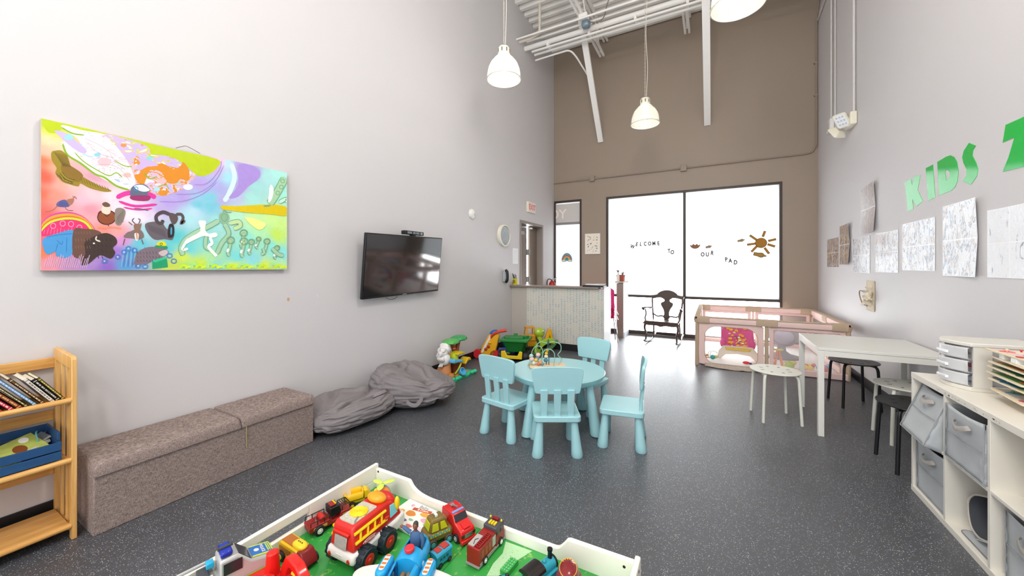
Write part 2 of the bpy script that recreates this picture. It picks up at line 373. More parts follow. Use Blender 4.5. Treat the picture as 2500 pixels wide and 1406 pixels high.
rng = random.Random(3); ncol = 26; cw = (px1-px0)/ncol
for i in range(ncol):
    sg = 1 if i % 2 else -1; shade_run = 0
    for j in range(31):
        z = .130+j*.0303
        k = noise.noise(Vector((i//2*2.3, z*5.5, 1.5)))
        if j % 1 == 0: b.m = 1+(3+int(rng.random()*2) if k < -.12 else int(rng.random()*3))
        cx = px0+(i+.5)*cw; hl, hw = cw*.42, .0046+.001*rng.random(); an = sg*rad(33)+rng.uniform(-.08, .08)
        u = Vector((cos(an), sin(an))); v = Vector((-u.y, u.x)); c = Vector((cx, z))
        b.flat([(*(c+u*p+v*q), 0) for p, q in ((-hl, 0), (-hl*.8, -hw), (hl*.8, -hw), (hl, 0), (hl*.8, hw), (-hl*.8, hw))])
for v in b.bm.verts:
    if v.co.z == 0: v.co = Vector((v.co.x, ypp-.0006, v.co.y))
o = b.obj('wallpaper', [paper]+dash, R, smooth=False)
# second half wall by the window
R = thing('half_wall', 'narrow taupe-faced half wall standing against the big window', 'partition')
B().bb(-1.705, -1.575, 7.59, YF-.012, 0, 1.09).obj('post_panel', mat('tan laminate', '92847a', .4, var=.03), R, bevel=.003)
B().bb(-1.575, -1.563, 7.585, YF-.012, 0, 1.10).obj('side_panel', wh, R, bevel=.001)
B().bb(-1.563, -1.552, 7.60, YF-.012, 0, .105).obj('toe_kick', mat('grey toe kick', 'b6bcc2', .4), R)
B().bb(-1.73, -1.56, 7.56, YF-.012, 1.10, 1.125).obj('cap', mat('pale cap', 'c8c0b8', .4), R, bevel=.004)

# ================================================================ ceiling steel
YBM = 6.55
R = thing('roof_beam', 'long white steel beam crossing below the roof deck', 'beam')
B().cyl((XL+.002, YBM, 5.70), (XR-.002, YBM, 5.70), .045, n=16).obj('main_tube', steelm, R)
for y_ in (YBM-.03, YBM+.09): B().bb(XL+.16, XR-.002, y_, y_+.03, 5.575, 5.605).obj('channel', steelm, R, smooth=False)
B().cyl((XL+.06, YBM-.04, 5.80), (XR-.002, YBM-.04, 5.80), .018, n=10).obj('upper_tube', steelm, R)
for i in range(6): B().bb(XL+.5+.8*i-.02, XL+.5+.8*i+.02, YBM-.05, YBM+.13, 5.60, 5.665).obj('clamp', steelm, R)
def joist(x, label):
    R = thing('bar_joist', label, 'joist', group='white steel joists under the deck')
    for dx in (-.035, .035):
        B().bb(x+dx-.018, x+dx+.018, YB+.1, YF-.05, 6.27, 6.315).obj('top_chord', steelm, R, smooth=False)
        B().bb(x+dx-.018, x+dx+.018, YB+.4, YF-.35, 5.80, 5.845).obj('bottom_chord', steelm, R, smooth=False)
    y = YB+.5; k = 0
    while y < YF-.8:
        B().tube([(x, y, 5.82), (x, y+.42, 6.28)], .012, 6).obj('web_rod', steelm, R); B().tube([(x, y+.42, 6.28), (x, y+.84, 5.82)], .012, 6).obj('web_rod', steelm, R)
        y += .84; k += 1
joist(-2.03, 'left white steel joist running towards the taupe wall')
joist(-.42, 'right white steel joist running towards the taupe wall')
def pipe(name, label, pts, r, cat='pipe', m=steelm, k=1):
    p = smooth_path(pts, k) if k > 1 else pts
    o = B().tube(p, r, 10).obj(name, m); tag(o, label, cat); return o
pipe('sprinkler_pipe', 'white pipe crossing the room highest, just above the beam', [(XL, 6.2, 5.70), (XR, 6.2, 5.70)], .017)
pipe('conduit', 'thin white conduit crossing just beyond the beam', [(XL+.3, 6.95, 5.80), (XR, 6.95, 5.80)], .014)
q = [(-3.12, 6.76, 5.545), (-2.6, 6.76, 5.555), (-2.42, 6.78, 5.555), (-2.32, 6.86, 5.47), (-2.26, 7.1, 5.36), (-2.2, 7.38, 5.25)]
pipe('bent_conduit', 'white conduit bending down to the left diagonal brace', q, .016, k=5)
pipe('drain_pipe', 'short rusty-topped white pipe hanging from the deck', [(-2.82, 6.3, 6.30), (-2.82, 6.3, 5.74), (-3.0, 6.3, 5.70), (XL+.002, 6.3, 5.70)], .026, m=mat('aged white pipe', 'd8d0c2', .5, var=.2, scale=9))
def brace(x, y1, z1, label):
    a = Vector((x, YF-.005, 4.15)); c = Vector((x, y1, z1)); d = (c-a).normalized(); n = Vector((0, -d.z, d.y)).normalized()
    b = B(); w = .055
    b.loft([[p+Vector((i*w, 0, 0))+n*j*.03 for i, j in ((-1, -1), (1, -1), (1, 1), (-1, 1))] for p in (a, c)])
    o = b.obj('diagonal_brace', steelm, smooth=False); tag(o, label, 'brace', 'diagonal braces to the taupe wall')
brace(-2.15, 6.62, 6.10, 'left white diagonal brace ending on the taupe wall')
brace(-.09, 5.30, 6.10, 'right white diagonal brace ending on the taupe wall')
R = thing('junction_box', 'white junction box with grey motor clamped on the left joist', 'electrical box')
B().box((-1.98, 6.30, 5.76), (.15, .13, .11)).obj('box', steelm, R, bevel=.006)
B().ell((-1.95, 6.34, 5.66), (.075, .075, .06), 12, e=.6).obj('motor', mat('blue grey metal', '8496a3', .45, .4), R)
B().tube(smooth_path([(-1.90, 6.3, 5.68), (-1.78, 6.32, 5.63), (-1.64, 6.35, 5.70), (-1.5, 6.3, 5.98), (-1.0, 6.22, 6.1), (0, 6.21, 6.12)]), .008, 6).obj('cable', mat('grey cable', '7a746c', .6), R)
# conduit with boxes on the far wall
cpm = mat('conduit painted taupe', '968778', .45, var=.02)
R = thing('wall_conduit', 'conduit with two boxes running over the window and up the corner', 'conduit')
yy = YF-.02
B().tube([(XL+.01, yy, 3.352), (1.40, yy, 3.366)]+smooth_path([(1.40, yy, 3.366), (1.50, yy, 3.39), (1.555, yy, 3.50)], 4)[1:]+[(1.555, yy, 5.55)]+smooth_path([(1.555, yy, 5.55), (1.56, 8.0, 5.72), (1.56, 7.8, 5.95)], 4)[1:]+[(1.56, 7.1, 6.32)], .014, 8).obj('pipe', cpm, R)
for x in (-2.335, -.505):
    g = B().box((x, yy-.01, 3.36), (.11, .045, .12)).obj('junction_box', cpm, R, bevel=.006)
for z in (4.9, 4.35): B().box((1.545, yy, z), (.05, .03, .03)).obj('strap', cpm, R)
# ================================================================ pendants
prism_glass = veil('ribbed translucent acrylic', 'efece2', .66, .2)
bulbm = mat('lit bulb', 'fff6e0', .4, emit=5)
capm = mat('cream enamel', 'e9e4d2', .4)
def pendant(x, y, z, R_, top, label):
    R = thing('pendant_lamp', label, 'pendant lamp', (x, y, z), 0, 'bell-shaped pendant lamps')
    k = R_/.21
    pr_ = [(.209, 0), (.207, .06), (.195, .13), (.165, .20), (.12, .255), (.085, .29), (.07, .30)]
    b = B(); n = 48; rings = []
    for r, zz in pr_: rings.append([Vector(((r*k-(.0025 if i % 2 else 0))*cos(2*pi*i/n), (r*k-(.0025 if i % 2 else 0))*sin(2*pi*i/n), zz*k)) for i in range(n)])
    b.loft(rings, False); b.obj('shade', prism_glass, R, smooth=False)
    b = B(); b.tube([(R_*cos(2*pi*i/40), R_*sin(2*pi*i/40), 0) for i in range(40)], .007, 8, closed=True); b.obj('rim', capm, R)
    b = B(); b.lathe([(.068*k, .29*k), (.075*k, .30*k), (.075*k, .375*k), (.06*k, .40*k), (.02, .405*k)], n=24)
    cp = b.obj('cap', capm, R)
    b = B()
    for i in range(8):
        a = 2*pi*i/8+.2; b.box((.0755*k*cos(a), .0755*k*sin(a), .345*k), (.004, .012, .045), rotz(a))
    b.obj('vent_slots', mat('shadowed slot', '5b584c', .6), cp)
    b = B(); b.lathe([(.001, .09), (.03, .10), (.036, .13), (.028, .17), (.02, .20), (.02, .29*k)], n=16); b.obj('bulb', bulbm, R)
    b = B(); b.cyl((0, 0, .405*k), (0, 0, .43*k), .02, n=12)
    b.tube([(.012*cos(t*.7), 0, .46*k+.022*sin(t*.7)) for t in range(9)], .003, 6, closed=True); b.obj('hook', mat('steel hook', '8e8e8c', .35, .8), R)
    b = B(); zz = .45*k
    n = int((top-z-zz)/.03)
    for i in range(n+1):
        zc = zz+.03*i+.013
        A = rotz(pi/2*(i % 2))
        b.tube([TR(0, 0, zc) @ A @ Vector((.007*cos(2*pi*j/8), 0, .018*sin(2*pi*j/8))) for j in range(8)], .0022, 4, closed=True)
    b.obj('chain', mat('white chain', 'd9d4c8', .4, .3), R)
    b = B(); b.tube(smooth_path([(.02, 0, .43*k), (.035, 0, (top-z)*.35), (.012, 0, (top-z)*.55), (.03, 0, (top-z)*.8), (.01, 0, top-z)], 5), .004, 6); b.obj('power_cord', mat('white cord', 'e4dfd2', .5), R)
pendant(*PEND[0], .205, ZC, 'lit bell pendant lamp hanging near the left wall')
pendant(*PEND[1], .205, 6.10, 'bell pendant lamp hanging before the taupe wall')
pendant(*PEND[2], .22, ZC, 'pendant lamp cut off by the top edge of the picture')

# ================================================================ left wall: painting
PX = XL+.042
R = thing('canvas_painting', 'large colourful animal painting on stretched canvas, hung on the left wall', 'painting')
y0, y1, z0, z1 = .560, 1.884, 1.392, 2.219
side = mat('canvas edge', 'b9aca4', .7, var=.25, scale=12)
B().bb(XL+.004, PX-.001, y0, y1, z0, z1).obj('stretcher', side, R, bevel=.003)
def zc(px, py, l=0):                      # position on the canvas from the zoomed study (3.43 px per photo px)
    v = onX(80+px/3.43, 270+py/3.43, PX); return Vector((PX+.0003+.00006*l, min(max(v.y, y0+.002), y1-.002), min(max(v.z, z0+.002), z1-.002)))
ctrl = [(110, 90, 'b5c708'), (200, 110, 'c9d61a'), (180, 180, 'd6dd30'), (150, 260, 'd9d7a8'), (110, 330, 'e6b89a'), (90, 420, 'ee6a2e'), (90, 550, 'ee4a22'), (80, 700, 'ee5a30'), (75, 850, 'ee5548'), (70, 1000, 'ea4a78'), (60, 1200, 'f07040'), (55, 1320, 'e88a90'),
 (200, 480, 'f2a07a'), (220, 600, 'f0a08c'), (200, 720, 'ee8a74'), (330, 620, 'f4b8b4'), (420, 740, 'f4b6c8'), (480, 820, 'ef8ea0'), (430, 880, 'f2a0a8'), (500, 700, 'f4c4cc'), (560, 640, 'efb0c0'), (640, 700, 'f7dbe2'), (700, 820, 'f6dce6'), (820, 860, 'f7e0ec'), (900, 900, 'f4e4f0'), (330, 340, 'e8d0b0'), (420, 480, 'e0a8b0'), (520, 560, 'd89ab0'),
 (600, 1000, 'f08a7c'), (700, 1010, 'ee9a98'), (740, 1080, 'd88ad0'), (720, 1200, 'a26ad0'), (500, 1250, 'a882c8'), (300, 1290, 'c08ab8'), (120, 1290, 'e890a0'), (620, 1310, '8a5cc0'), (760, 1290, '4a9ad0'), (830, 1200, '4fb4d8'), (900, 1110, '58c4d4'), (960, 1000, '9ad4dc'), (980, 860, 'dccbe6'), (1050, 820, 'b8a4dc'),
 (1150, 780, 'b39be0'), (1250, 720, 'b09ade'), (1400, 620, 'b59ce0'), (1520, 480, 'c9a8dc'), (1560, 420, 'ecc0de'), (1640, 440, 'b8dcee'), (1640, 560, '9bdcec'), (1560, 640, 'a6a8e4'), (1480, 720, '74cbe0'), (1380, 800, '6cc6dc'), (1500, 800, '70c8dc'), (1580, 740, 'b4a8e0'), (1740, 480, 'ae96d8'), (1740, 620, 'b09ada'), (1700, 740, 'b8c0e4'), (1850, 520, 'a89ad8'), (1880, 640, '9cdcd8'), (1950, 560, 'a8e0de'), (2050, 520, 'a6ecdf'), (1830, 740, 'a2e4da'), (2080, 700, 'a0ecd8'),
 (1350, 850, 'b8dcec'), (1300, 900, 'a8e0e8'), (1200, 1060, '4cc8d0'), (1120, 1150, '58ccd4'), (1300, 1150, '66d4d8'), (1450, 1100, '7adcd8'), (1550, 950, '9ce0dc'), (1700, 880, 'b4ecc4'), (1850, 900, 'c4f49a'), (2000, 900, 'ccf58c'), (2090, 960, 'c8f080'), (2050, 1040, 'c4ec50'), (1900, 1000, 'b0f0b0'), (1800, 1080, '8ee8d4'), (2000, 1150, '88e8dc'), (1700, 1220, '74dcdc'), (1500, 1230, 'a8e4a0'), (1250, 1230, 'd0e830'), (1400, 1270, 'c4e434'), (1300, 1310, 'a8e070'), (1550, 1290, '90dcc8'), (1700, 1310, 'd4ee20'), (1850, 1250, '88dce0'), (1950, 1310, 'd8ec20'), (2080, 1310, 'b8e8a0'), (2090, 1200, '84e4e0'), (1180, 1300, 'c8dc40')]
NU, NV = 90, 56; me = bpy.data.meshes.new('paint_ground'); vs = []; fs = []; cols = []
for j in range(NV+1):
    for i in range(NU+1): vs.append((PX, y0+(y1-y0)*i/NU, z0+(z1-z0)*j/NV))
for j in range(NV):
    for i in range(NU): a = j*(NU+1)+i; fs.append((a, a+1, a+NU+2, a+NU+1))
me.from_pydata(vs, [], fs)
CP = [(zc(a, b), lin(c)) for a, b, c in ctrl]
ca = me.color_attributes.new('colour', 'FLOAT_COLOR', 'POINT')
for k, v in enumerate(vs):
    t = [0, 0, 0]; w = 0
    nv = Vector((v[1]*9, v[2]*9, 0)); wy, wz = noise.noise(nv)*.02, noise.noise(nv+Vector((5, 5, 5)))*.02
    for p, c in CP:
        q = 1/(((v[1]+wy-p.y)**2+(v[2]+wz-p.z)**2)**1.6+1e-6); w += q
        for n in range(3): t[n] += q*c[n]
    ca.data[k].color = (t[0]/w, t[1]/w, t[2]/w, 1)
gm = bpy.data.materials.new('washed acrylic ground'); gm.use_nodes = True; nt = gm.node_tree; N = nt.nodes; L = nt.links
at = N.new('ShaderNodeAttribute'); at.attribute_name = 'colour'; nz = N.new('ShaderNodeTexNoise'); nz.inputs['Scale'].default_value = 14; nz.inputs['Detail'].default_value = 6; nz.inputs['Distortion'].default_value = 2
tc = N.new('ShaderNodeTexCoord'); L.new(tc.outputs['Object'], nz.inputs['Vector'])
hs = N.new('ShaderNodeHueSaturation'); mr = N.new('ShaderNodeMapRange'); mr.inputs['To Min'].default_value = .92; mr.inputs['To Max'].default_value = 1.08; L.new(nz.outputs['Fac'], mr.inputs[0]); L.new(mr.outputs[0], hs.inputs['Value'])
hs.inputs['Saturation'].default_value = .95; L.new(at.outputs['Color'], hs.inputs['Color']); L.new(hs.outputs[0], N['Principled BSDF'].inputs['Base Color']); N['Principled BSDF'].inputs['Roughness'].default_value = .45
me.materials.append(gm); cv = bpy.data.objects.new('painted_canvas', me); COL.objects.link(cv); cv.parent = R
def marbled(name, cols, sc_):
    m = bpy.data.materials.new(name); m.use_nodes = True; nt = m.node_tree; N = nt.nodes; L = nt.links; b = N['Principled BSDF']
    tc = N.new('ShaderNodeTexCoord'); mp = N.new('ShaderNodeMapping'); mp.inputs['Rotation'].default_value = (rad(40), 0, 0); mp.inputs['Scale'].default_value = (1, 1, 2.2); L.new(tc.outputs['Object'], mp.inputs[0])
    nz = N.new('ShaderNodeTexNoise'); nz.inputs['Scale'].default_value = sc_; nz.inputs['Detail'].default_value = 2.5; nz.inputs['Distortion'].default_value = 2.6; L.new(mp.outputs[0], nz.inputs['Vector'])
    r = N.new('ShaderNodeValToRGB'); r.color_ramp.interpolation = 'CONSTANT'
    while len(r.color_ramp.elements) < len(cols): r.color_ramp.elements.new(.5)
    for i, (p_, c) in enumerate(cols): r.color_ramp.elements[i].position = p_; r.color_ramp.elements[i].color = (*lin(c), 1)
    L.new(nz.outputs['Fac'], r.inputs[0]); L.new(r.outputs[0], b.inputs['Base Color']); b.inputs['Roughness'].default_value = .4; MATS['paint '+name] = m; return m
marbled('marble_white', [(0, 'c9b6e2'), (.33, '9cd8de'), (.36, 'f8f4f6'), (.50, 'd8b0c0'), (.515, 'fbf8f8'), (.60, 'f2c4cc'), (.635, 'fbf8fa'), (.70, '8cb01c')], 5)
marbled('marble_warm', [(0, 'fbf4f4'), (.36, 'f0b8bc'), (.40, 'c9b3e2'), (.47, 'fbf4f4'), (.485, 'dd8a1c'), (.575, 'fbf4f4'), (.59, 'c9b3e2'), (.67, '94cfe0')], 7)
marbled('marble_lilac', [(0, 'f8f2f4'), (.34, 'b9cc00'), (.37, 'f4b8b0'), (.40, 'c7b3e0'), (.60, 'e08c40'), (.63, 'c7b3e0'), (.67, '9cd4e2')], 6)
# painted shapes, each laid on the ground coat
lay = [1]
PB = B(); PM = []
def pm(h):
    m = MATS['paint '+h] if h.startswith('marble') else paint(h)
    if m not in PM: PM.append(m)
    return PM.index(m)
def blob(h, pts, k=4, close=True):
    PB.m = pm(h); lay[0] += .25
    P = smooth_path([(p[0], p[1], 0) for p in pts], k, True) if k > 1 else [Vector((p[0], p[1], 0)) for p in pts]
    fs = [PB._v(zc(p.x, p.y, lay[0])) for p in P]; PB._f(fs)
def strk(h, pts, w, k=4):
    P = smooth_path([(p[0], p[1], 0) for p in pts], k) if k > 1 else [Vector((*p, 0)) for p in pts]
    PB.m = pm(h); lay[0] += .12; A = []; C = []
    for i, p in enumerate(P):
        t = (P[min(i+1, len(P)-1)]-P[max(i-1, 0)]).normalized(); n = Vector((-t.y, t.x, 0))*w/2
        if i in (0, len(P)-1): n *= .4
        A.append(PB._v(zc(*(p+n).xy, lay[0]))); C.append(PB._v(zc(*(p-n).xy, lay[0])))
    for i in range(len(P)-1): PB._f([A[i], A[i+1], C[i+1], C[i]])
def ring(h, cx, cy, r, w, ry=None): strk(h, [(cx+r*cos(2*pi*i/10), cy+(ry or r)*sin(2*pi*i/10)) for i in range(11)], w, 3)
# lime top and hill
blob('b9cc00', [(100, 70), (300, 110), (560, 178), (580, 200), (420, 200), (250, 130), (240, 160), (170, 190), (110, 160)], 3)
blob('b9cc00', [(590, 185), (900, 255), (1200, 325), (1545, 405), (1550, 470), (1470, 535), (1380, 545), (1290, 470), (1180, 400), (1060, 370), (950, 370), (960, 300), (800, 260), (680, 225)], 3)
blob('marble_white', [(250, 120), (420, 165), (600, 200), (690, 290), (790, 420), (860, 600), (800, 650), (700, 600), (560, 540), (430, 460), (300, 330), (240, 270), (300, 240), (400, 300), (370, 230), (260, 160)], 4)
blob('marble_lilac', [(600, 195), (760, 230), (960, 300), (1000, 370), (1190, 400), (1250, 470), (1200, 520), (1000, 450), (900, 400), (820, 440), (700, 300)], 4)
blob('c9b6e2', [(180, 170), (260, 180), (360, 250), (450, 330), (420, 360), (330, 310), (250, 240)], 4)
blob('marble_warm', [(860, 380), (960, 430), (1300, 500), (1360, 550), (1300, 620), (1250, 660), (1100, 710), (960, 690), (880, 620), (850, 500)], 4)
blob('dd8a1c', [(890, 420), (960, 450), (990, 470), (1080, 440), (1180, 490), (1240, 460), (1260, 430), (1310, 500), (1300, 590), (1240, 570), (1200, 610), (1120, 600), (1080, 520), (980, 500), (930, 620), (880, 600), (850, 540), (900, 520)], 3)
blob('c9b0de', [(860, 480), (900, 440), (880, 400), (1000, 420), (1050, 460), (960, 470), (900, 500)], 3)
for h, a, b_, r in (('8fd0d8', 980, 400, 30), ('f2b6bc', 1080, 590, 40), ('f2c0c8', 600, 430, 60), ('d8b4e0', 990, 620, 34), ('a6dce4', 1040, 660, 26), ('e08c20', 1090, 690, 40), ('f0b8b0', 790, 540, 34), ('8ccfe0', 540, 370, 28), ('dca81e', 990, 630, 12), ('ffffff', 1300, 640, 40), ('e89050', 760, 290, 26), ('c8da30', 880, 330, 14), ('b0c4e8', 700, 590, 30), ('9cd4e2', 300, 225, 40)):
    blob(h, [(a+r*(1+.5*noise.noise(Vector((a*.1, i, 0))))*cos(i*.785), b_+.6*r*(1+.5*noise.noise(Vector((b_*.1, i, 3))))*sin(i*.785)) for i in range(8)])
blob('ffffff', [(240, 265), (330, 330), (470, 440), (600, 530), (720, 600), (820, 640), (780, 660), (660, 610), (520, 530), (380, 430), (290, 360)], 3)
for pts, w in (([(250, 275), (290, 370), (400, 440), (520, 530), (600, 560), (700, 630), (810, 665)], 16), ([(350, 350), (430, 430), (560, 510), (640, 545), (700, 520), (750, 560)], 9), ([(240, 140), (330, 190), (430, 205)], 12), ([(690, 420), (760, 460), (830, 470)], 8), ([(930, 520), (980, 570), (1040, 550)], 9), ([(1040, 640), (1110, 620), (1140, 660)], 7)): strk('86b01c', pts, w)
for pts in ([(430, 230), (560, 290), (700, 380)], [(480, 300), (560, 360), (690, 400)], [(520, 460), (600, 450), (720, 480), (820, 600)], [(640, 350), (700, 440), (780, 500)]): strk('c4a4b4', pts, 4)
for pts in ([(1350, 620), (1460, 610), (1560, 500), (1580, 420)], [(1200, 700), (1380, 690), (1520, 600), (1600, 460)], [(1060, 760), (1250, 760), (1420, 700), (1540, 600)]): strk('9c86d4', pts, 7)
for pts, w in (([(1660, 440), (1690, 560), (1640, 700), (1600, 760)], 40),): strk('d4ecf4', pts, w)
blob('ab90da', [(1725, 450), (1880, 480), (1900, 560), (1800, 640), (1720, 720), (1640, 730), (1720, 620)], 3)
# pink water and orca-like diver
for pts, w in (([(700, 730), (800, 690), (960, 700), (1030, 730)], 40), ([(720, 760), (860, 800), (1040, 785)], 22), ([(760, 810), (880, 830), (1000, 820)], 14)): strk('e0359c', pts, w)
blob('5d6a80', [(815, 690), (830, 640), (880, 615), (940, 620), (985, 665), (960, 690), (975, 740), (900, 755), (830, 740)], 4)
blob('dfe3ee', [(850, 630), (920, 622), (980, 664), (930, 680), (870, 660)], 3); ring('3c86c0', 865, 655, 16, 6); blob('9c2a66', [(820, 715), (975, 712), (965, 755), (840, 750)], 3)
strk('55506a', [(845, 820), (900, 822), (970, 838)], 8)
# hawk
blob('9a8420', [(200, 480), (160, 420), (155, 350), (190, 335), (240, 335), (290, 380), (310, 450), (360, 510), (430, 560), (560, 630), (660, 670), (600, 680), (480, 650), (400, 610), (380, 635), (300, 615), (240, 590), (190, 520)], 3)
blob('8a6a22', [(250, 440), (330, 470), (420, 540), (380, 600), (300, 560), (240, 500)], 4)
for i in range(12): strk('5a4414', [(175+i*10, 345+i*2), (215+i*9, 400+i*6), (255+i*5, 470)], 3)
for i in range(11): strk('6a5218', [(400+i*22, 560+i*8), (420+i*22, 610+i*6)], 4)
for i in range(5): strk('5a4414', [(190+i*30, 520+i*18), (215+i*30, 560+i*12)], 5)
for r in range(3): strk('3c3010', [(205+18*r, 530-10*r), (260+16*r, 590-14*r), (340+8*r, 615-16*r)], 4)
# kangaroo in a blue skirt
blob('5a5c98', [(210, 765), (270, 745), (310, 790), (280, 808), (200, 800)], 3); blob('a8745c', [(280, 750), (330, 735), (345, 745), (330, 780), (305, 790)], 3)
strk('a8745c', [(335, 740), (350, 720), (368, 742)], 9); strk('a8745c', [(332, 712), (342, 732)], 5); strk('a8745c', [(210, 790), (170, 830), (100, 850)], 6); strk('7c5848', [(270, 808), (290, 832), (340, 838)], 5)
for i in range(6): strk('37386c', [(235+i*12, 760), (215+i*15, 802)], 3)
# rainbow with pink flowers
blob('e8336e', [(70, 1050), (75, 960), (180, 900), (300, 880), (420, 910), (500, 1000), (540, 1040), (340, 1020)], 3)
for h, d, w in (('d64a9c', 0, 16), ('f3a43c', 18, 20), ('e86a2c', 36, 14), ('c4e03c', 52, 18)): strk(h, [(60, 960+d), (150, 880+d), (300, 855+d*.9), (430, 900+d*.6), (520-d*.4, 1000+d*.2)], w)
for a, b_ in ((250, 945), (320, 950), (170, 965), (390, 980)): ring('f59cc4', a, b_, 22, 6)
for i in range(14): strk('f48ab8', [(90+i*28, 1035), (100+i*28+6*sin(i), 985+10*cos(i*2))], 4)
# quail
blob('8f4a28', [(545, 860), (580, 835), (650, 835), (695, 870), (680, 930), (620, 955), (560, 930)], 4); ring('3a1c18', 618, 893, 76, 7, 60)
blob('e8d6c4', [(590, 790), (640, 790), (650, 850), (620, 870), (575, 845)], 4); blob('6c5040', [(580, 780), (610, 765), (645, 785), (640, 805), (600, 805)], 4)
blob('8c8078', [(690, 830), (740, 815), (775, 840), (765, 900), (730, 960), (690, 940)], 4)
for i in range(7): strk('514840', [(700, 900+i*8), (765, 830+i*16)], 3)
strk('1c1414', [(595, 865), (620, 885), (645, 865)], 5); strk('3a2a20', [(630, 955), (638, 975)], 6)
for i in range(9): strk('f0906c', [(540+i*22, 975), (560+i*22, 985+8*sin(i))], 14)
# pronghorn
blob('7e6c6a', [(820, 1010), (870, 990), (915, 1010), (930, 1060), (880, 1080), (840, 1070), (760, 1060), (790, 1020)], 3); blob('8c6a5c', [(845, 955), (905, 955), (890, 1020), (865, 1035)], 3)
strk('50404a', [(860, 950), (832, 920), (850, 900)], 7); strk('50404a', [(885, 950), (898, 915), (880, 905)], 7); strk('7c605a', [(835, 960), (800, 930)], 8); strk('7c605a', [(905, 965), (905, 940)], 8)
blob('eadcd4', [(850, 1030), (885, 1030), (880, 1085), (860, 1085)], 3); strk('c0641c', [(868, 1015), (874, 1080)], 7); strk('6c5c58', [(770, 1070), (755, 1130)], 9); strk('6c5c58', [(910, 1075), (925, 1120)], 9)
# bighorn ram
blob('6a6068', [(940, 950), (1010, 930), (1080, 935), (1120, 990), (1180, 1000), (1170, 1080), (1100, 1075), (1020, 1080), (960, 1020)], 3)
for i in range(16): strk('4c444e', [(960+i*9, 950+i*3), (985+i*9, 1010+i*4)], 3)
blob('5c4c4c', [(1140, 860), (1200, 870), (1215, 910), (1190, 950), (1160, 940)], 3)
strk('4e4448', [(1150, 872), (1090, 850), (1035, 880), (1040, 930), (1075, 945), (1090, 915)], 30); strk('5a4e50', [(1195, 870), (1240, 868), (1258, 900), (1240, 945), (1275, 920)], 24)
blob('2c2426', [(1140, 955), (1180, 960), (1180, 1050), (1130, 1060)], 3); strk('4aa0c8', [(1160, 975), (1158, 1040)], 14)
# bison in blue shorts
blob('4a98d4', [(90, 1070), (200, 1030), (335, 1000), (345, 1100), (320, 1215), (250, 1230), (195, 1215), (190, 1180), (120, 1205), (85, 1140)], 3)
for pts in ([(110, 1060), (220, 1040), (335, 1030)], [(190, 1180), (210, 1110)], [(200, 1085), (240, 1120), (250, 1090)], [(285, 1060), (280, 1190)]): strk('2c6cb0', pts, 5)
blob('6b4c40', [(340, 1000), (430, 990), (530, 1000), (580, 1040), (560, 1150), (480, 1260), (420, 1290), (390, 1240), (335, 1210)], 3)
blob('40302c', [(540, 1040), (620, 1025), (690, 1060), (705, 1110), (670, 1150), (690, 1190), (650, 1240), (560, 1210), (470, 1280), (400, 1290), (440, 1200), (430, 1110), (480, 1070)], 3)
for i in range(26): strk('2c201e', [(440+(i % 7)*34, 1070+(i//7)*50+6*sin(i)), (452+(i % 7)*34, 1096+(i//7)*48)], 5)
for i in range(18): strk('8a6850', [(355+(i % 6)*24, 1010+(i//6)*60), (362+(i % 6)*24, 1036+(i//6)*60)], 4)
strk('e4d8c8', [(535, 1050), (528, 1080), (565, 1096)], 12); blob('e8e4e0', [(505, 1105), (520, 1108), (515, 1118), (503, 1115)], 2)
for i in range(22): strk('dcb8dc', [(90+i*17, 1320), (110+i*17, 1250+15*sin(i*1.7)), (118+i*17, 1220+20*cos(i*1.3))], 5)
# flowers, bear with a cap, green box
for i in range(12): strk(('8cc8e8', '5a6cc8')[i % 2], [(740+i*18, 1310), (755+i*17, 1210), (760+i*16, 1160+20*sin(i))], 5)
for a, b_ in ((600, 1260), (710, 1225), (765, 1185), (850, 1170), (800, 1155), (880, 1300), (940, 1305), (1145, 1215), (1180, 1260), (1010, 1245)): ring('4c80cc', a, b_, 22, 8, 18); blob('a8dcec', [(a-8, b_), (a, b_-7), (a+8, b_), (a, b_+7)], 2)
blob('7e6e78', [(850, 1260), (870, 1190), (940, 1150), (1020, 1140), (1110, 1160), (1135, 1190), (1080, 1230), (1000, 1250), (960, 1280), (850, 1290)], 3)
for i in range(24): strk('4c4250', [(870+(i % 8)*26, 1180+(i//8)*34+4*sin(i)), (882+(i % 8)*26, 1204+(i//8)*32)], 4)
blob('c9b8b8', [(1050, 1190), (1110, 1165), (1130, 1190), (1090, 1220)], 3)
blob('2c9064', [(1030, 1130), (1120, 1135), (1115, 1158), (1030, 1145)], 3); blob('e0d820', [(1035, 1125), (1060, 1096), (1100, 1098), (1118, 1132)], 3); ring('4c6820', 1074, 1118, 10, 5)
blob('1c9c6c', [(1000, 1265), (1120, 1235), (1130, 1310), (1000, 1325)], 1); blob('36bc8c', [(1000, 1265), (1040, 1240), (1125, 1225), (1120, 1240), (1030, 1270)], 1)
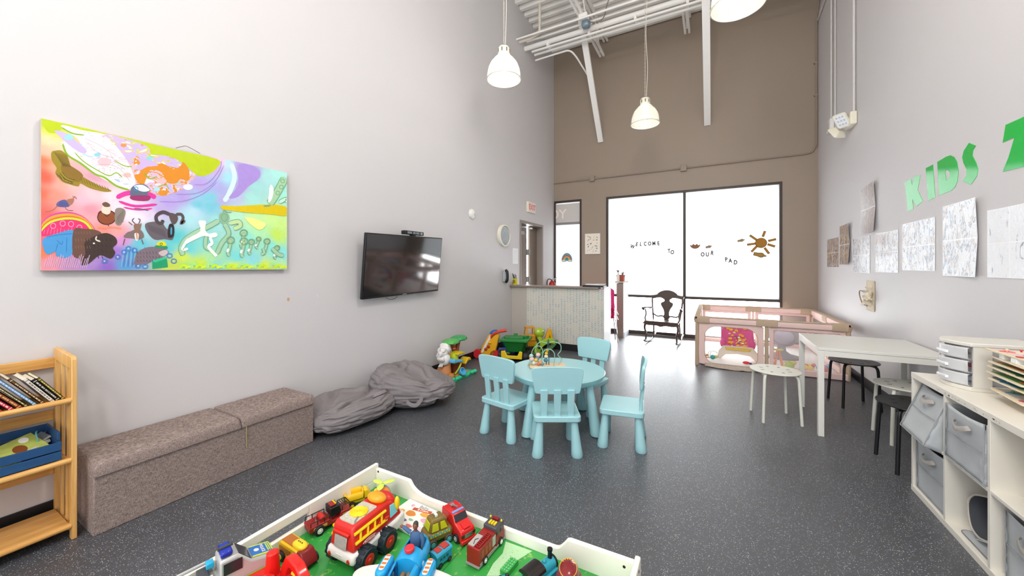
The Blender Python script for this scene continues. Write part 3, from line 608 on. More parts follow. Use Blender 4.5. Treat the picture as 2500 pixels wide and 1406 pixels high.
# yellow bank and the outlined green figures
blob('dfc400', [(1580, 795), (1700, 800), (1900, 788), (2060, 790), (2128, 815), (2120, 880), (2000, 870), (1800, 855), (1640, 835), (1585, 825)], 3)
blob('f4f490', [(1780, 890), (1950, 940), (1900, 1000), (1820, 950)], 3)
def fig(pts, w, fill='a6cfae'): strk('78a880', pts, w+12); strk(fill, pts, w)
fig([(1560, 920), (1470, 970), (1350, 1030), (1270, 1090), (1240, 1160), (1260, 1210)], 34); fig([(1600, 940), (1640, 1030), (1580, 1110), (1540, 1200)], 30); fig([(1450, 1050), (1445, 1140), (1490, 1160)], 26)
fig([(1640, 945), (1720, 930), (1735, 965), (1680, 990)], 30, 'c4e0a4'); blob('8db894', [(1560, 870), (1610, 850), (1645, 890), (1620, 945), (1575, 940)], 4); ring('78a880', 1603, 895, 26, 8, 32)
strk('78a880', [(1590, 855), (1600, 835), (1625, 850), (1665, 850)], 8); blob('eef6ee', [(1385, 930), (1415, 920), (1450, 930), (1440, 990), (1470, 1030), (1530, 1020), (1545, 1050), (1500, 1065), (1450, 1050), (1400, 1060), (1280, 1120), (1240, 1150), (1300, 1070), (1400, 1010)], 3)
strk('eef6ee', [(1480, 1060), (1500, 1110), (1470, 1140), (1520, 1200), (1540, 1220)], 26); strk('eef6ee', [(1300, 1070), (1250, 1160), (1300, 1155)], 22)
for cx, cy, s in ((1655, 1085, 1), (1765, 1025, .95), (1768, 1095, 1), (1830, 1100, .8), (1890, 1075, .6), (1960, 1095, .8), (2045, 1150, .7)):
    fig([(cx, cy), (cx-8, cy+60*s), (cx-22, cy+110*s), (cx-6, cy+128*s)], 20*s, 'a8d0b0'); ring('78a880', cx, cy, 32*s, 10, 28*s); ring('b8c890', cx, cy, 12*s, 8)
    strk('f2f8f4', [(cx-18, cy+70*s), (cx-30, cy+100*s)], 18*s)
fig([(1925, 1150), (1935, 1190), (1910, 1205)], 18); fig([(2000, 1150), (2050, 1200), (2100, 1215)], 26); fig([(2110, 560), (2070, 640), (2010, 740), (1980, 780)], 56, 'a9d2a8'); fig([(2060, 770), (2120, 740), (2125, 770)], 26, 'c4f0d4')
for a, b_ in ((2090, 590), (2050, 690), (2080, 640)): ring('78a880', a, b_, 16, 6)
strk('78a880', [(1930, 800), (1990, 795)], 14); blob('f2f8f4', [(1975, 700), (1990, 620), (2015, 660), (2000, 740), (1970, 770)], 3); strk('f2f8f4', [(1985, 640), (1990, 720)], 18)
for i in range(20): strk(('c8ec20', 'd8f048', 'a8e890')[i % 3], [(1230+i*44, 1318), (1260+i*44, 1295+14*sin(i*2.1)), (1300+i*44, 1312)], 20)
po = PB.obj('painted_figures', PM, cv, smooth=False)
b = B(); b.tube(smooth_path([(XL+.02, onX(422, 359, XL).y, z1), (XL+.03, onX(440, 355, XL).y, z1+.024), (XL+.035, onX(453, 355, XL).y, z1+.03), (XL+.02, onX(490, 376, XL).y, z1+.001)], 4), .0018, 6); b.obj('hanging_wire', mat('black wire', '2a2624', .5), R)

# ================================================================ left wall: television, sensor, clock, plates, signs
tl, tr_, br_, bl = onX(897, 568, XL+.15), onX(1084, 584, XL+.15), onX(1063, 711, XL+.10), onX(872, 729, XL+.06)
w_, h_ = 1.20, .69
c = (tl+tr_+br_+bl)/4; c.x = XL+.12
R = thing('wall_television', 'black flat television tilted on the left wall, sensor bar on top', 'television', c, rot=(rad(1.2), rad(7), 0))
ux = .10
B().bb(-.02, .012, -w_/2, w_/2, -h_/2, h_/2).obj('cabinet', BLK, R, bevel=.006)
scr = mat('dark glossy screen', '06070c', .06, var=0, spec=.8, coat=1)
B().bb(.012, .0135, -w_/2+.012, w_/2-.012, -h_/2+.022, h_/2-.012).obj('screen', scr, R, smooth=False)
text('maker_name', 'SAMSUNG', .014, mat('silver lettering', 'c9ccd0', .3, .4), R, TR(.0136, 0, -h_/2+.010) @ FACE_X, .0004, .0002)
b = B(); b.bb(-.09, -.02, -.2, .2, -.15, .15); b.bb(-.11, -.07, -.05, .05, -.25, .25); b.obj('wall_bracket', mat('black bracket', '222224', .5), R, bevel=.004)
b = B(); b.tube([(-.06, -.12+.085*cos(t*.52), -h_/2-.0+.045*sin(t*.52)-.01) for t in range(6, 13)], .0025, 6); b.obj('cable', BLK, R)
sy = (onX(972, 565, XL+.12).y+onX(1034, 573, XL+.12).y)/2
S = thing('sensor_bar', 'black camera sensor bar sitting on top of the television', 'sensor', (c.x-.02+.04, sy, c.z+h_/2-.0))
B().bb(-.03, .035, -.155, .155, .012, .055).obj('housing', BLK, S, bevel=.006)
b = B(); [b.bb(.035, .038, y, y+w, .02, .046) for y, w in ((-.12, .07), (-.03, .04), (.02, .05), (.09, .04))]; b.obj('lenses', mat('lens glass', '9aa4ac', .1, .5), S)
B().bb(-.02, .02, -.03, .03, -.002, .012).obj('foot', BLK, S)
def wall_disc(name, label, cat, y, z, r, d): return thing(name, label, cat, (XL, y, z)), Matrix.Rotation(pi/2, 4, 'Y')
R, M = wall_disc('wall_clock', 'round cream wall clock beside the doorway', 'clock', 5.67, 1.965, .19, .06)
B().lathe([(.19, 0), (.195, .02), (.19, .055), (.170, .062), (.165, .055), (.160, .03)], M=M, n=40, caps=False).obj('case', capm, R)
B().lathe([(.001, .022), (.165, .022)], M=M, n=40).obj('dial', mat('white clock face', 'f4f4f2', .5), R)
b = B()
for i in range(12): a = i*pi/6; b.box((.0235, .14*sin(a), .14*cos(a)), (.002, .005, .016), Matrix.Rotation(-a, 4, 'X'))
b.obj('hour_marks', mat('grey clock marks', '9a9a9c', .5), R)
b = B(); b.box((.026, .02, .03), (.002, .006, .08), Matrix.Rotation(-.6, 4, 'X')); b.box((.028, -.03, -.035), (.002, .004, .11), Matrix.Rotation(-.7, 4, 'X')); b.obj('hands', mat('grey clock hands', '77777a', .5), R)
B().lathe([(.001, .050), (.158, .052)], M=M, n=40).obj('glass', clear_glass('clock glass', 'ffffff', .01), R)
R, M = wall_disc('motion_detector', 'small round white detector high on the left wall', 'detector', 4.71, 2.228, .06, .05)
B().lathe([(.075, 0), (.076, .02), (.06, .035), (.045, .05), (.0, .056)], M=M, n=28).obj('cover', mat('detector plastic', 'e6e4e0', .4), R)
B().lathe([(.018, .05), (.014, .06), (.0, .062)], (0, .0, -.01), M=M, n=14).obj('lens', mat('detector lens', 'c9c7c4', .3), R)
# exit sign sticks out from the wall and shows its face down the room
ye, ze = 6.62, 2.62
R = thing('exit_sign', 'small red and cream EXIT sign above the doorway', 'exit sign', (XL+.0, ye, ze))
B().bb(.0, .045, -.005, .34, -.11, .10).obj('housing', capm, R, bevel=.006)
B().bb(.045, .048, .02, .315, -.09, .08).obj('face', mat('pink white sign face', 'f0d9d4', .4), R)
text('lettering', 'EXIT', .15, mat('red sign letters', 'e07f78', .5), R, TR(.0485, .168, -.01) @ FACE_X, .0008, .003)
v = onX(1258, 625, XL)
R = thing('paper_notice', 'white paper notice taped left of the doorway', 'notice', (XL, v.y, v.z)); B().bb(.001, .004, -.11, .11, -.145, .145).obj('sheet', mat('white paper', 'eeeef0', .6), R, smooth=False)
b = B(); [b.bb(.004, .0045, -.08, .08-.02*(i % 3), .10-.024*i, .103-.024*i) for i in range(9)]; b.obj('lines', mat('faint print', 'd2d2d6', .6), R)
v = onX(1234, 674, XL+.03)
R = thing('wall_phone', 'black corded telephone mounted above the counter end', 'telephone', (XL, v.y, v.z))
B().bb(.002, .05, -.06, .10, -.10, .10).obj('base', mat('silver phone body', 'a9adb0', .35), R, bevel=.01)
b = B(); b.tube(smooth_path([(.055, -.03, -.11), (.085, -.03, -.06), (.085, -.03, .06), (.055, -.03, .11)], 5), .024, 12); b.obj('handset', BLK, R)
b = B()
for i in range(4):
    for j in range(3): b.box((.052, .025+.024*j, .05-.028*i), (.006, .015, .018))
b.obj('keypad', mat('phone keys', 'e4e6e8', .4), R)
for px, py, lab, h in ((704, 731, 'tan', 'c9a07c'), (775, 722, 'pale', 'e9e6e2')):
    v = onX(px, py, XL); o = B().prism([(v.y+.011*cos(t)*(1+.2*sin(3*t))*(1 if lab == 'tan' else .2), v.z+.016*sin(t)) for t in [i*pi/8 for i in range(16)]], XL+.0002, XL+.0012, 'yz').obj('wall_scuff', mat('bare patch '+lab, h, .7)); tag(o, lab+' chipped patch on the grey wall beside the television', 'scuff')
# fire extinguisher behind the counter, pen can, clipboard on the counter
v = onZ(1256, 691, 1.088)
R = thing('pen_can', 'yellow tin of pens and scissors on the counter by the wall', 'pen holder', (XL+.06, 6.03, 1.088))
B().lathe([(.04, 0), (.04, .12), (.037, .12), (.037, .01), (0, .01)], n=24).obj('tin', pl('cdbf1c'), R)
b = B()
for i in range(4): b.bb(-.03+.015*i, -.022+.015*i, -.0412, -.0402, .03, .09)
b.obj('print', mat('tin lettering', '5a5a20', .5), R)
for i, (a, h) in enumerate(((.2, '20242a'), (-.25, '303a34'), (.5, '24282c'), (-.05, '3c4240'))): B().cyl((.012*(i-1.5), 0, .02), (.012*(i-1.5)-.07*a-.02, .01*i, .21-.01*i), .006, n=8).obj('pen', mat('pen '+h, h, .4), R)
R = thing('clipboard', 'dark clipboard with white papers on the counter end', 'clipboard', (-1.70, 6.02, 1.088), 0)
B().bb(-.19, .16, -.09, .12, 0, .03).obj('board', mat('dark folder', '24262e', .4), R, bevel=.008)
b = B(); b.box((0, .02, .037), (.30, .17, .012), R3(0, .02, .05)); b.box((.05, .03, .045), (.2, .15, .006), R3(0, -.04, -.2)); b.obj('papers', mat('loose paper', 'efeeee', .6), R)
R = thing('fire_extinguisher', 'red extinguisher with black hose hung behind the counter', 'fire extinguisher', (XL+.10, 7.72, .72))
B().lathe([(.0, 0), (.07, .01), (.075, .03), (.075, .32), (.05, .37), (.02, .39)], n=24).obj('cylinder', pl('b02820'), R)
b = B(); b.box((0, 0, .40), (.05, .04, .03)); b.box((.05, 0, .43), (.13, .02, .012), R3(0, -.5, 0)); b.box((.05, 0, .405), (.11, .02, .012), R3(0, -.1, 0)); b.obj('valve_handle', CHROME, R)
B().tube(smooth_path([(0, -.02, .40), (-.05, -.06, .43), (-.085, -.08, .38), (-.095, -.06, .2)], 6), .010).obj('hose', BLK, R)
# things on the far wall and the glass
v0, v1 = onY(1429, 571, YF), onY(1466, 620, YF)
R = thing('framed_print', 'white framed print of little doodles between the windows', 'picture', ((v0.x+v1.x)/2, YF, (v0.z+v1.z)/2))
hw, hh = (v1.x-v0.x)/2, (v0.z-v1.z)/2
B().bb(-hw, hw, -.03, -.001, -hh, hh).obj('frame', mat('white frame', 'e9e4df', .4), R, bevel=.003)
b = B(); hues = ['d8b840', 'c86a50', '8aa0a8', 'b8c060', 'd89a60', '7c8c94', 'a8b46c', '4c98a8']; ms = [mat('print cream', 'efe9dc', .6)]+[paint(h) for h in hues]
b.bb(-hw+.012, hw-.012, -.0315, -.03, -hh+.012, hh-.012); rng = random.Random(5)
for i in range(34):
    b.m = 1+i % 8; x, z = rng.uniform(-.11, .11), rng.uniform(-.17, .17); s = rng.uniform(.008, .02)
    b.prism([(x+s*cos(a), z+s*.8*sin(a)) for a in (0, 1.2, 2.2, 3.5, 4.9)], -.0325, -.0317, 'xz')
b.obj('print', ms, R, smooth=False)
def on_glass(name, label, cat, px, py, y=YF+.027):
    v = onY(px, py, y); return thing(name, label, cat, (v.x, y, v.z))
letm = mat('dark brown card letters', '33241f', .6)
def word(s, pts, label, size=.108):
    v = onY(pts[0][0], pts[0][1], YF+.028)
    for ch, (px, py, a) in zip(s, pts):
        v = onY(px, py, YF+.028)
        o = text('card_letter', ch, size, letm, None, TR(0, 0, 0) @ Matrix.Rotation(rad(a), 4, 'Y') @ FACE_NY @ Matrix.Diagonal((.74, 1, 1, 1)), .003, .0042)
        o.location = (v.x, YF+.026, v.z); tag(o, 'brown letter %s in the word %s on the frosted window' % (ch, s)+({'WELCOME2': ''}.get('', '')), 'letter', 'cut-out letters on the window')
        yield o
Ws = list(word('WELCOME', [(1544, 602.5, 18), (1554.5, 596.5, 14), (1564.5, 596, 8), (1575, 595.5, 2), (1586, 595, 0), (1596.5, 594.5, -2), (1607.5, 594.5, -6)], ''))
Ws[1]['label'] = 'brown letter E right after the W on the frosted window'; Ws[6]['label'] = 'brown letter E ending the word WELCOME on the window'
list(word('TO', [(1633.5, 613, -4), (1641.5, 616, 4)], '')); list(word('OUR', [(1715.5, 621.5, 2), (1727, 621.5, 0), (1738.5, 618, 6)], ''))
list(word('PAD', [(1773, 634, -6), (1783, 636.8, 0), (1795.5, 640.8, 2)], ''))
sunm = mat('ochre card', 'a8741c', .65, var=.1); sunr = mat('card outline', '5c4218', .65)
R = on_glass('paper_sun', 'orange paper sun with eight loose rays on the window', 'window decoration', 1858, 593)
B().prism(circ(.092, 24), -.004, 0, 'xz').obj('rim', sunr, R); B().prism(circ(.084, 24), -.006, -.004, 'xz').obj('disc', sunm, R)
for dx, dy, l, a in ((7, -22, .11, 72), (-19, -13, .14, -40), (-24, 3, .13, 8), (-17, 15, .13, 50), (14, 19, .13, -58), (25, 6, .12, -22), (27, -7, .12, 14)):
    v = onY(1858+dx, 593+dy, YF+.027)-Vector(R.location)
    B().box((v.x, -.002, v.z), (l, .004, .040), Matrix.Rotation(rad(-a), 4, 'Y')).obj('ray', sunr, R); B().box((v.x, -.005, v.z), (l-.012, .003, .030), Matrix.Rotation(rad(-a), 4, 'Y')).obj('ray_face', sunm, R)
def cloudy(px, py, w, h, label, colh, a=0, name='paper_cloud'):
    R = on_glass(name, label, 'window decoration', px, py)
    P = [(w*cos(t)*(1+.13*cos(5*t)), h*sin(t)*(1+.13*cos(5*t))) for t in [i*pi/20 for i in range(40)]]; c, s = cos(rad(a)), sin(rad(a))
    P = [(x*c-y*s, x*s+y*c) for x, y in P]
    B().prism(P, -.004, 0, 'xz').obj('outline', sunr, R); B().prism([(x*.86, y*.8) for x, y in P], -.006, -.004, 'xz').obj('fill', mat('card '+colh, colh, .65, var=.1), R)
cloudy(1809, 587, .06, .024, 'small tan paper cloud left of the paper sun', '9c8a60', 12)
cloudy(1854, 622, .10, .042, 'larger ochre paper cloud under the paper sun', 'a07c34', -14)
cloudy(1730, 602.5, .055, .025, 'small tan paper cloud above the word OUR', '9c8468', 14)
R = on_glass('paper_lips', 'brown paper smile shape above the word OUR', 'window decoration', 1697, 601)
B().prism([(p.x, p.y) for p in smooth_path([(-.092, .024, 0), (-.055, .018, 0), (-.035, .045, 0), (-.012, .03, 0), (0, .022, 0), (.012, .03, 0), (.035, .045, 0), (.055, .018, 0), (.092, .03, 0), (.07, -.02, 0), (.03, -.046, 0), (-.03, -.046, 0), (-.07, -.02, 0)], 4, True)], -.005, 0, 'xz').obj('cutout', mat('brown card', '8c6448', .65, var=.1), R)
R = on_glass('rainbow_sticker', 'teal rainbow and cloud sticker on the narrow window', 'window decoration', 1384, 629)
def arch(r0, r1, y0_, y1_, z=0, n=16):
    P = [(r1*cos(pi*i/n), z+r1*sin(pi*i/n)*1.0) for i in range(n+1)]+[(r0*cos(pi*i/n), z+r0*sin(pi*i/n)) for i in range(n, -1, -1)]
    return B().prism(P, y0_, y1_, 'xz')
B().prism([(.13*cos(pi*i/16), -.06+.17*sin(pi*i/16)) for i in range(17)]+[(-.12, -.1), (-.04, -.1), (0, -.07), (.04, -.1), (.12, -.1)], -.003, 0, 'xz').obj('backing', paint('6aa0a0'), R)
for i, h in enumerate(('c04868', 'd88a50', 'd8c060')): arch(.085-.018*i, .103-.018*i, -.005, -.003, -.045).obj('stripe', paint(h), R)
B().prism(circ(.03, 16, 0, -.02), -.005, -.003, 'xz').obj('centre', paint('2c98a8'), R)
for sx in (-1, 1): B().prism([(sx*.075+.045*cos(t)*(1+.12*cos(4*t)), -.072+.026*sin(t)) for t in [i*pi/12 for i in range(24)]], -.006, -.004, 'xz').obj('cloud', paint('e0d8cc'), R)
# spray bottle and basket on the half wall
R = thing('tissue_basket', 'red patterned basket with grey folded cards on the half wall', 'basket', (-1.645, 7.70, 1.125))
b = B(); b.loft([rect for rect in [[(x*(.06+.012*t), y*(.07+.012*t), .13*t) for x, y in ((-1, -1), (1, -1), (1, 1), (-1, 1))] for t in (0, 1)]]); b.obj('basket', mat('red floral cloth', 'a8503c', .7, var=.5, scale=60), R, bevel=.006)
b = B(); b.box((.035, .03, .13), (.004, .10, .13), R3(0, .3, 0)); b.box((.02, .03, .12), (.004, .10, .12), R3(0, .1, 0)); b.obj('cards', mat('grey card', '8f9296', .6), R)
R = thing('spray_bottle', 'white spray bottle with dark red trigger on the half wall', 'spray bottle', (-1.68, 7.625, 1.125))
B().lathe([(.028, 0), (.03, .02), (.03, .10), (.02, .14), (.012, .17), (.012, .19)], n=20).obj('bottle', mat('white bottle', 'e9e4e2', .35), R)
b = B(); b.box((0, 0, .205), (.028, .022, .035)); b.box((-.022, 0, .215), (.03, .012, .014)); b.box((-.022, 0, .185), (.006, .01, .04), R3(0, .35, 0)); b.obj('trigger_head', mat('dark red trigger', '6c2a28', .4), R, bevel=.003)
# ================================================================ bookcase
oakx = wood('oiled pine, grain across', 'c98f45', 'e3b46c', 'Y'); oakz = wood('oiled pine, upright grain', 'cf964c', 'e6ba76', 'Z')
R = thing('bookcase', 'light wooden slatted bookcase at the left edge of the picture', 'bookcase', (0, 0, 0))
YE, YS = .628, -.16; xb, xf = -3.235, -2.915
def side_frame(y):
    b = B(); b.prism([(xf, 0), (xf, .93), (xf-.012, .945), (xb+.012, .965), (xb, .95), (xb, 0), (xb+.035, 0), (xb+.035, .90), (xf-.035, .88), (xf-.035, 0)], y-.02, y, 'xz')
    return b.obj('side_frame', oakz, R, bevel=.003)
for y in (YE, YS+.02):
    side_frame(y)
    for z in (.06, .40, .715): B().bb(xb+.035, xf-.035, y-.018, y-.002, z-.03, z+.0).obj('side_rail', oakx, R, bevel=.002)
    for x in (-3.12, -3.03): B().bb(x-.014, x+.014, y-.016, y-.004, .06, .90).obj('side_slat', oakz, R, bevel=.002)
for z in (.075, .415, .725):
    B().bb(xb+.03, xf-.012, YS+.02, YE-.02, z-.016, z).obj('shelf_board', oakx, R, bevel=.003)
    B().cyl((xf-.012, YS+.02, z-.004), (xf-.012, YE-.02, z-.004), .014).obj('front_rail', oakx, R)
for z in (.30, .60, .89): B().bb(xb+.004, xb+.018, YS+.02, YE-.02, z-.035, z+.02).obj('back_rail', oakx, R, bevel=.002)
# books leaning right on the top shelf : (y foot, lean deg, thickness, height, depth, spine colour, page side, label)
bk = [(.575, 33, .016, .155, .19, '1d1c1e', 'open dark book with white pages leaning on the bookcase end'), (.592, 33, .012, .16, .19, '6c6024', 'brown and gold patterned paperback next to the bookcase end'),
      (.555, 33, .016, .165, .2, 'dcd6cc', 'white hardback on the top shelf beside the dark open book'), (.525, 35, .012, .185, .2, '6e4a1e', 'brown thin book behind the white hardback'),
      (.500, 36, .014, .21, .21, '5f9fc4', 'blue, pink and white patterned spine with a silver top, tallest in the row'), (.475, 36, .010, .20, .2, '6f6a20', 'olive green book left of the blue patterned spine'),
      (.455, 37, .018, .20, .2, '7c3428', 'maroon book with gold letters on the top shelf'), (.430, 38, .016, .20, .21, 'c0304c', 'crimson book with white letters on the top shelf'),
      (.385, 22, .022, .14, .19, 'e07c14', 'bright orange book on the top shelf'), (.358, 16, .020, .165, .2, 'e9e6e2', 'white thick book left of the orange one'), (.335, 12, .010, .16, .2, '8e9c94', 'grey green thin book at the picture edge'), (.312, 10, .016, .16, .2, '1d8070', 'teal book at the left edge of the picture'),
      (.400, 40, .012, .22, .2, 'b84a40', 'red faded book leaning highest behind the crimson one')]
pages = mat('book pages', 'e6dcc6', .7, var=.1, scale=120)
for y, a, t, h, dp, cc, lab in bk:
    R = thing('book', lab, 'book', (-2.955, y, .7255+.0), 0, 'books leaning on the top shelf', rot=(rad(a), 0, 0))
    cm_ = mat('cover '+cc, cc, .4, var=.15, scale=40)
    b = B(); b.bb(-dp, 0, -t/2, -t/2+.0018, 0, h); b.bb(-dp, 0, t/2-.0018, t/2, 0, h); b.bb(-.003, 0, -t/2, t/2, 0, h); b.obj('cover', cm_, R, smooth=False)
    B().bb(-dp+.004, -.003, -t/2+.0018, t/2-.0018, .003, h-.003).obj('pages', pages, R, smooth=False)
    b = B(); k = int(h/.014); ac = {'5f9fc4': 'e8d4ec', '6c6024': 'd8c87c', 'c0304c': 'f0d8d0', '7c3428': 'd8b060', 'e07c14': 'f4c040'}.get(cc, 'cfc9b8' if cc[0] in '1267' else '7c7468')
    b.bb(0, .0006, -t*.42, t*.42, .010, .013); b.bb(0, .0006, -t*.42, t*.42, h-.014, h-.011)
    zz_ = .022
    while zz_ < h-.03:
        l_ = random.uniform(.004, .012); b.bb(0, .0006, -t*.16, t*.16, zz_, zz_+l_); zz_ += l_+random.uniform(.0015, .006)
    b.obj('spine_print', mat('spine print '+ac, ac, .5, var=.1), R, smooth=False)
# blue slatted crate with board books
blue = mat('brushed blue paint', '1f4a78', .5, var=.18, scale=25)
R = thing('storage_crate', 'blue slatted wooden crate on the middle shelf', 'crate', (-3.065, .43, .4175))
for z in (.028, .076): B().bb(.115, .125, -.24, .15, z-.021, z+.021).obj('front_slat', blue, R, bevel=.0015)
for z in (.028, .076, .122): B().bb(-.125, -.115, -.24, .15, z-.021, z+.021).obj('back_slat', blue, R, bevel=.0015)
for z in (.028, .076, .122):
    B().bb(-.115, .115 if z < .1 else .10, .140, .150, z-.021, z+.021).obj('end_slat', blue, R, bevel=.0015)
B().bb(-.115, .115, -.24, .14, .006, .012).obj('bottom', blue, R)
for i, (x, y, z, rx, ry, rz, w, d, cc, lab) in enumerate([(.02, .03, .085, 14, 24, 20, .13, .15, 'a9b45c', 'green board book with a brown snail picture in the blue crate'), (.0, .05, .062, 6, -16, 40, .13, .12, 'd8e4e4', 'pale blue board book under the snail book'), (.02, -.06, .07, -12, 22, -30, .10, .14, '8ea4a0', 'grey board book standing at an angle in the blue crate'),
        (.0, -.13, .07, 8, 30, 25, .10, .15, 'a89878', 'tan board book in the blue crate'), (.03, -.02, .045, 4, 10, 60, .12, .12, '8cb850', 'lime green booklet at the front of the blue crate'), (-.05, .09, .08, 30, 5, 10, .08, .10, '7c8c98', 'slate board book with a teal ribbon in the crate corner')]):
    R = thing('board_book', lab, 'book', (-3.065+x, .43+y, .4175+z), 0, 'board books in the blue crate', rot=(rad(rx), rad(ry), rad(rz)))
    B().box((0, 0, 0), (w, d, .012)).obj('pages', pages, R, bevel=.001)
    B().box((0, 0, .0068), (w, d, .0015)).obj('cover', mat('cover '+cc, cc, .35, var=.35, scale=35), R)
    if i == 0:
        b = B(); b.prism([(.03*cos(t)+.012, .022*sin(t)) for t in [k*pi/8 for k in range(16)]], .0077, .0083, 'xy'); b.obj('snail_picture', paint('7c4420'), R)
        b = B(); b.prism([(.02*cos(t)-.035, .016*sin(t)+.035) for t in [k*pi/8 for k in range(16)]], .0077, .0083, 'xy'); b.obj('cow_picture', paint('f0f0ea'), R)
    if i == 5: B().tube(smooth_path([(0, 0, .01), (.02, .03, .05), (.05, .02, .06), (.07, .0, .02)], 5), .003, 6, flat=2).obj('ribbon', mat('teal ribbon', '5fa8a4', .5), R)

# ================================================================ storage bench
def tweed(name, c1, c2):
    m = bpy.data.materials.new(name); m.use_nodes = True; nt = m.node_tree; N = nt.nodes; L = nt.links; b = N['Principled BSDF']
    tc = N.new('ShaderNodeTexCoord'); out = []
    for sc_ in ((60, 60, 420), (420, 420, 60)):
        mp = N.new('ShaderNodeMapping'); mp.inputs['Scale'].default_value = sc_; L.new(tc.outputs['Object'], mp.inputs[0])
        nz = N.new('ShaderNodeTexNoise'); nz.inputs['Scale'].default_value = 1; nz.inputs['Detail'].default_value = 3; L.new(mp.outputs[0], nz.inputs['Vector']); out.append(nz)
    ad = N.new('ShaderNodeMath'); ad.operation = 'ADD'; L.new(out[0].outputs['Fac'], ad.inputs[0]); L.new(out[1].outputs['Fac'], ad.inputs[1])
    rp = N.new('ShaderNodeMapRange'); rp.inputs['From Min'].default_value = .75; rp.inputs['From Max'].default_value = 1.25; L.new(ad.outputs[0], rp.inputs[0])
    mx = N.new('ShaderNodeMix'); mx.data_type = 'RGBA'; mx.inputs[6].default_value = (*lin(c1), 1); mx.inputs[7].default_value = (*lin(c2), 1)
    L.new(rp.outputs[0], mx.inputs[0]); L.new(mx.outputs[2], b.inputs['Base Color']); b.inputs['Roughness'].default_value = .9
    bp = N.new('ShaderNodeBump'); bp.inputs['Strength'].default_value = .5; bp.inputs['Distance'].default_value = .002; L.new(rp.outputs[0], bp.inputs['Height']); L.new(bp.outputs[0], b.inputs['Normal'])
    return m
tw = tweed('brown grey tweed', '65544f', 'ab9a92')
R = thing('storage_bench', 'long low taupe fabric storage bench against the left wall', 'bench', (0, 0, 0))
BX, B0, B1 = -2.845, .668, 1.885
B().bb(-3.235, BX, B0, B1, .0, .31).obj('bench_body', tw, R, bevel=.006)
def cushion(y0, y1, tufts):
    nx, ny = 26, 60; b = B(); x0, x1 = -3.24, BX+.014; rows = []
    for j in range(ny+1):
        row = []
        for i in range(nx+1):
            u, v = i/nx, j/ny; x, y = x0+(x1-x0)*u, y0+(y1-y0)*v
            ed = min(u, 1-u)*(x1-x0); ev = min(v, 1-v)*(y1-y0); rr = .022
            z = .385
            for e_ in (ed, ev):
                if e_ < rr: z -= rr-math.sqrt(max(0, rr*rr-(rr-e_)**2))
            z += .006*sin(pi*u)*sin(pi*v)
            for t in tufts:
                d = abs(y-t); z -= .012*math.exp(-(d/.008)**2)*(.35+.65*abs(sin(u*pi*3+.5)))*(sin(pi*u)**.5)
                for tx in (.3, .66):
                    z -= .018*math.exp(-((y-t)**2+((u-tx)*(x1-x0))**2)/.0005)
            row.append((x, y, z))
        rows.append(row)
    V = [[b._v(p) for p in r] for r in rows]
    for j in range(ny):
        for i in range(nx): b._f([V[j][i], V[j][i+1], V[j+1][i+1], V[j+1][i]])
    lo = [V[0][i] for i in range(nx+1)]+[V[j][nx] for j in range(1, ny+1)]+[V[ny][i] for i in range(nx-1, -1, -1)]+[V[j][0] for j in range(ny-1, 0, -1)]
    dn = [b._v((v.co.x, v.co.y, .312)) for v in lo]
    for i in range(len(lo)): k = (i+1) % len(lo); b._f([lo[i], dn[i], dn[k], lo[k]])
    b._f(dn); return b.obj('lid_cushion', tw, R, ang=60)
cushion(B0, 1.352, (.90, 1.13)); cushion(1.358, B1, (1.50, 1.70))
B().tube(smooth_path([(BX+.016, 1.385, .315), (BX+.012, 1.387, .25), (BX+.007, 1.392, .16)], 4), .003, 6).obj('pull_ribbon', mat('straw ribbon', 'a89a60', .6), R)

# ================================================================ bean bags
linen = fleck_mat('grey linen', '817a7b', ['878183', '7c7677', '858082', '807a7e', '848081'], 300, .5, .9, .35, .5)
def beanbag(loc, rz, size, seed, folds, label, lean=0):
    R = thing('bean_bag', label, 'bean bag', loc, rz, 'grey bean bags against the left wall')
    bm = bmesh.new(); bmesh.ops.create_icosphere(bm, subdivisions=6, radius=1)
    a, c, h = size
    for v in bm.verts:
        p = v.co.copy(); ang = math.atan2(p.y, p.x)
        r2 = 1+.07*noise.noise(Vector((p.x*1.4+seed, p.y*1.4, p.z*1.4)))
        e = .8
        x = math.copysign(abs(p.x)**e, p.x)*a*r2; y = math.copysign(abs(p.y)**e, p.y)*c*r2
        z = (math.copysign(abs(p.z)**.75, p.z))*.5*h*r2
        z += h*.5
        top = max(0, p.z)
        z += h*.16*noise.noise(Vector((p.x*1.7+seed*2, p.y*1.7, 2.2)))*(.3+top)
        z += lean*x*max(0, .3+p.z*.7)
        # long pulled folds
        for (fx, fy, fa, fl, fw_, fd) in folds:
            ca_, sa_ = cos(fa), sin(fa); u = (p.x-fx)*ca_+(p.y-fy)*sa_; w = -(p.x-fx)*sa_+(p.y-fy)*ca_+.22*sin(u*3+seed)*.4+p.z*.25
            k = math.exp(-(w/fw_)**2)*math.exp(-(u/fl)**4)
            d = Vector((p.x, p.y, p.z)).normalized()*fd*k
            x -= d.x; y -= d.y; z -= d.z
        q = Vector((p.x*2.0, p.y*2.0, p.z*9+seed)); rr = 1-abs(noise.noise(q+Vector((0, 0, .4*noise.noise(q*.6)))))
        side_ = (1-top)**.7
        k = .016*(rr-.6)*2.2*side_+.010*(1-abs(noise.noise(Vector((p.x*5+seed, p.y*2.5, p.z*3))))-.6)*2
        x += p.x*k; y += p.y*k; z += max(0, p.z)*k*.8
        v.co = Vector((x, y, max(z, .0+.004*abs(p.x))))
        if z < .03: v.co.x *= 1-.0; 
    me = bpy.data.meshes.new('bag_body'); bm.to_mesh(me); bm.free(); me.materials.append(linen); me.shade_smooth()
    o = bpy.data.objects.new('bag_body', me); COL.objects.link(o); o.parent = R
    return R
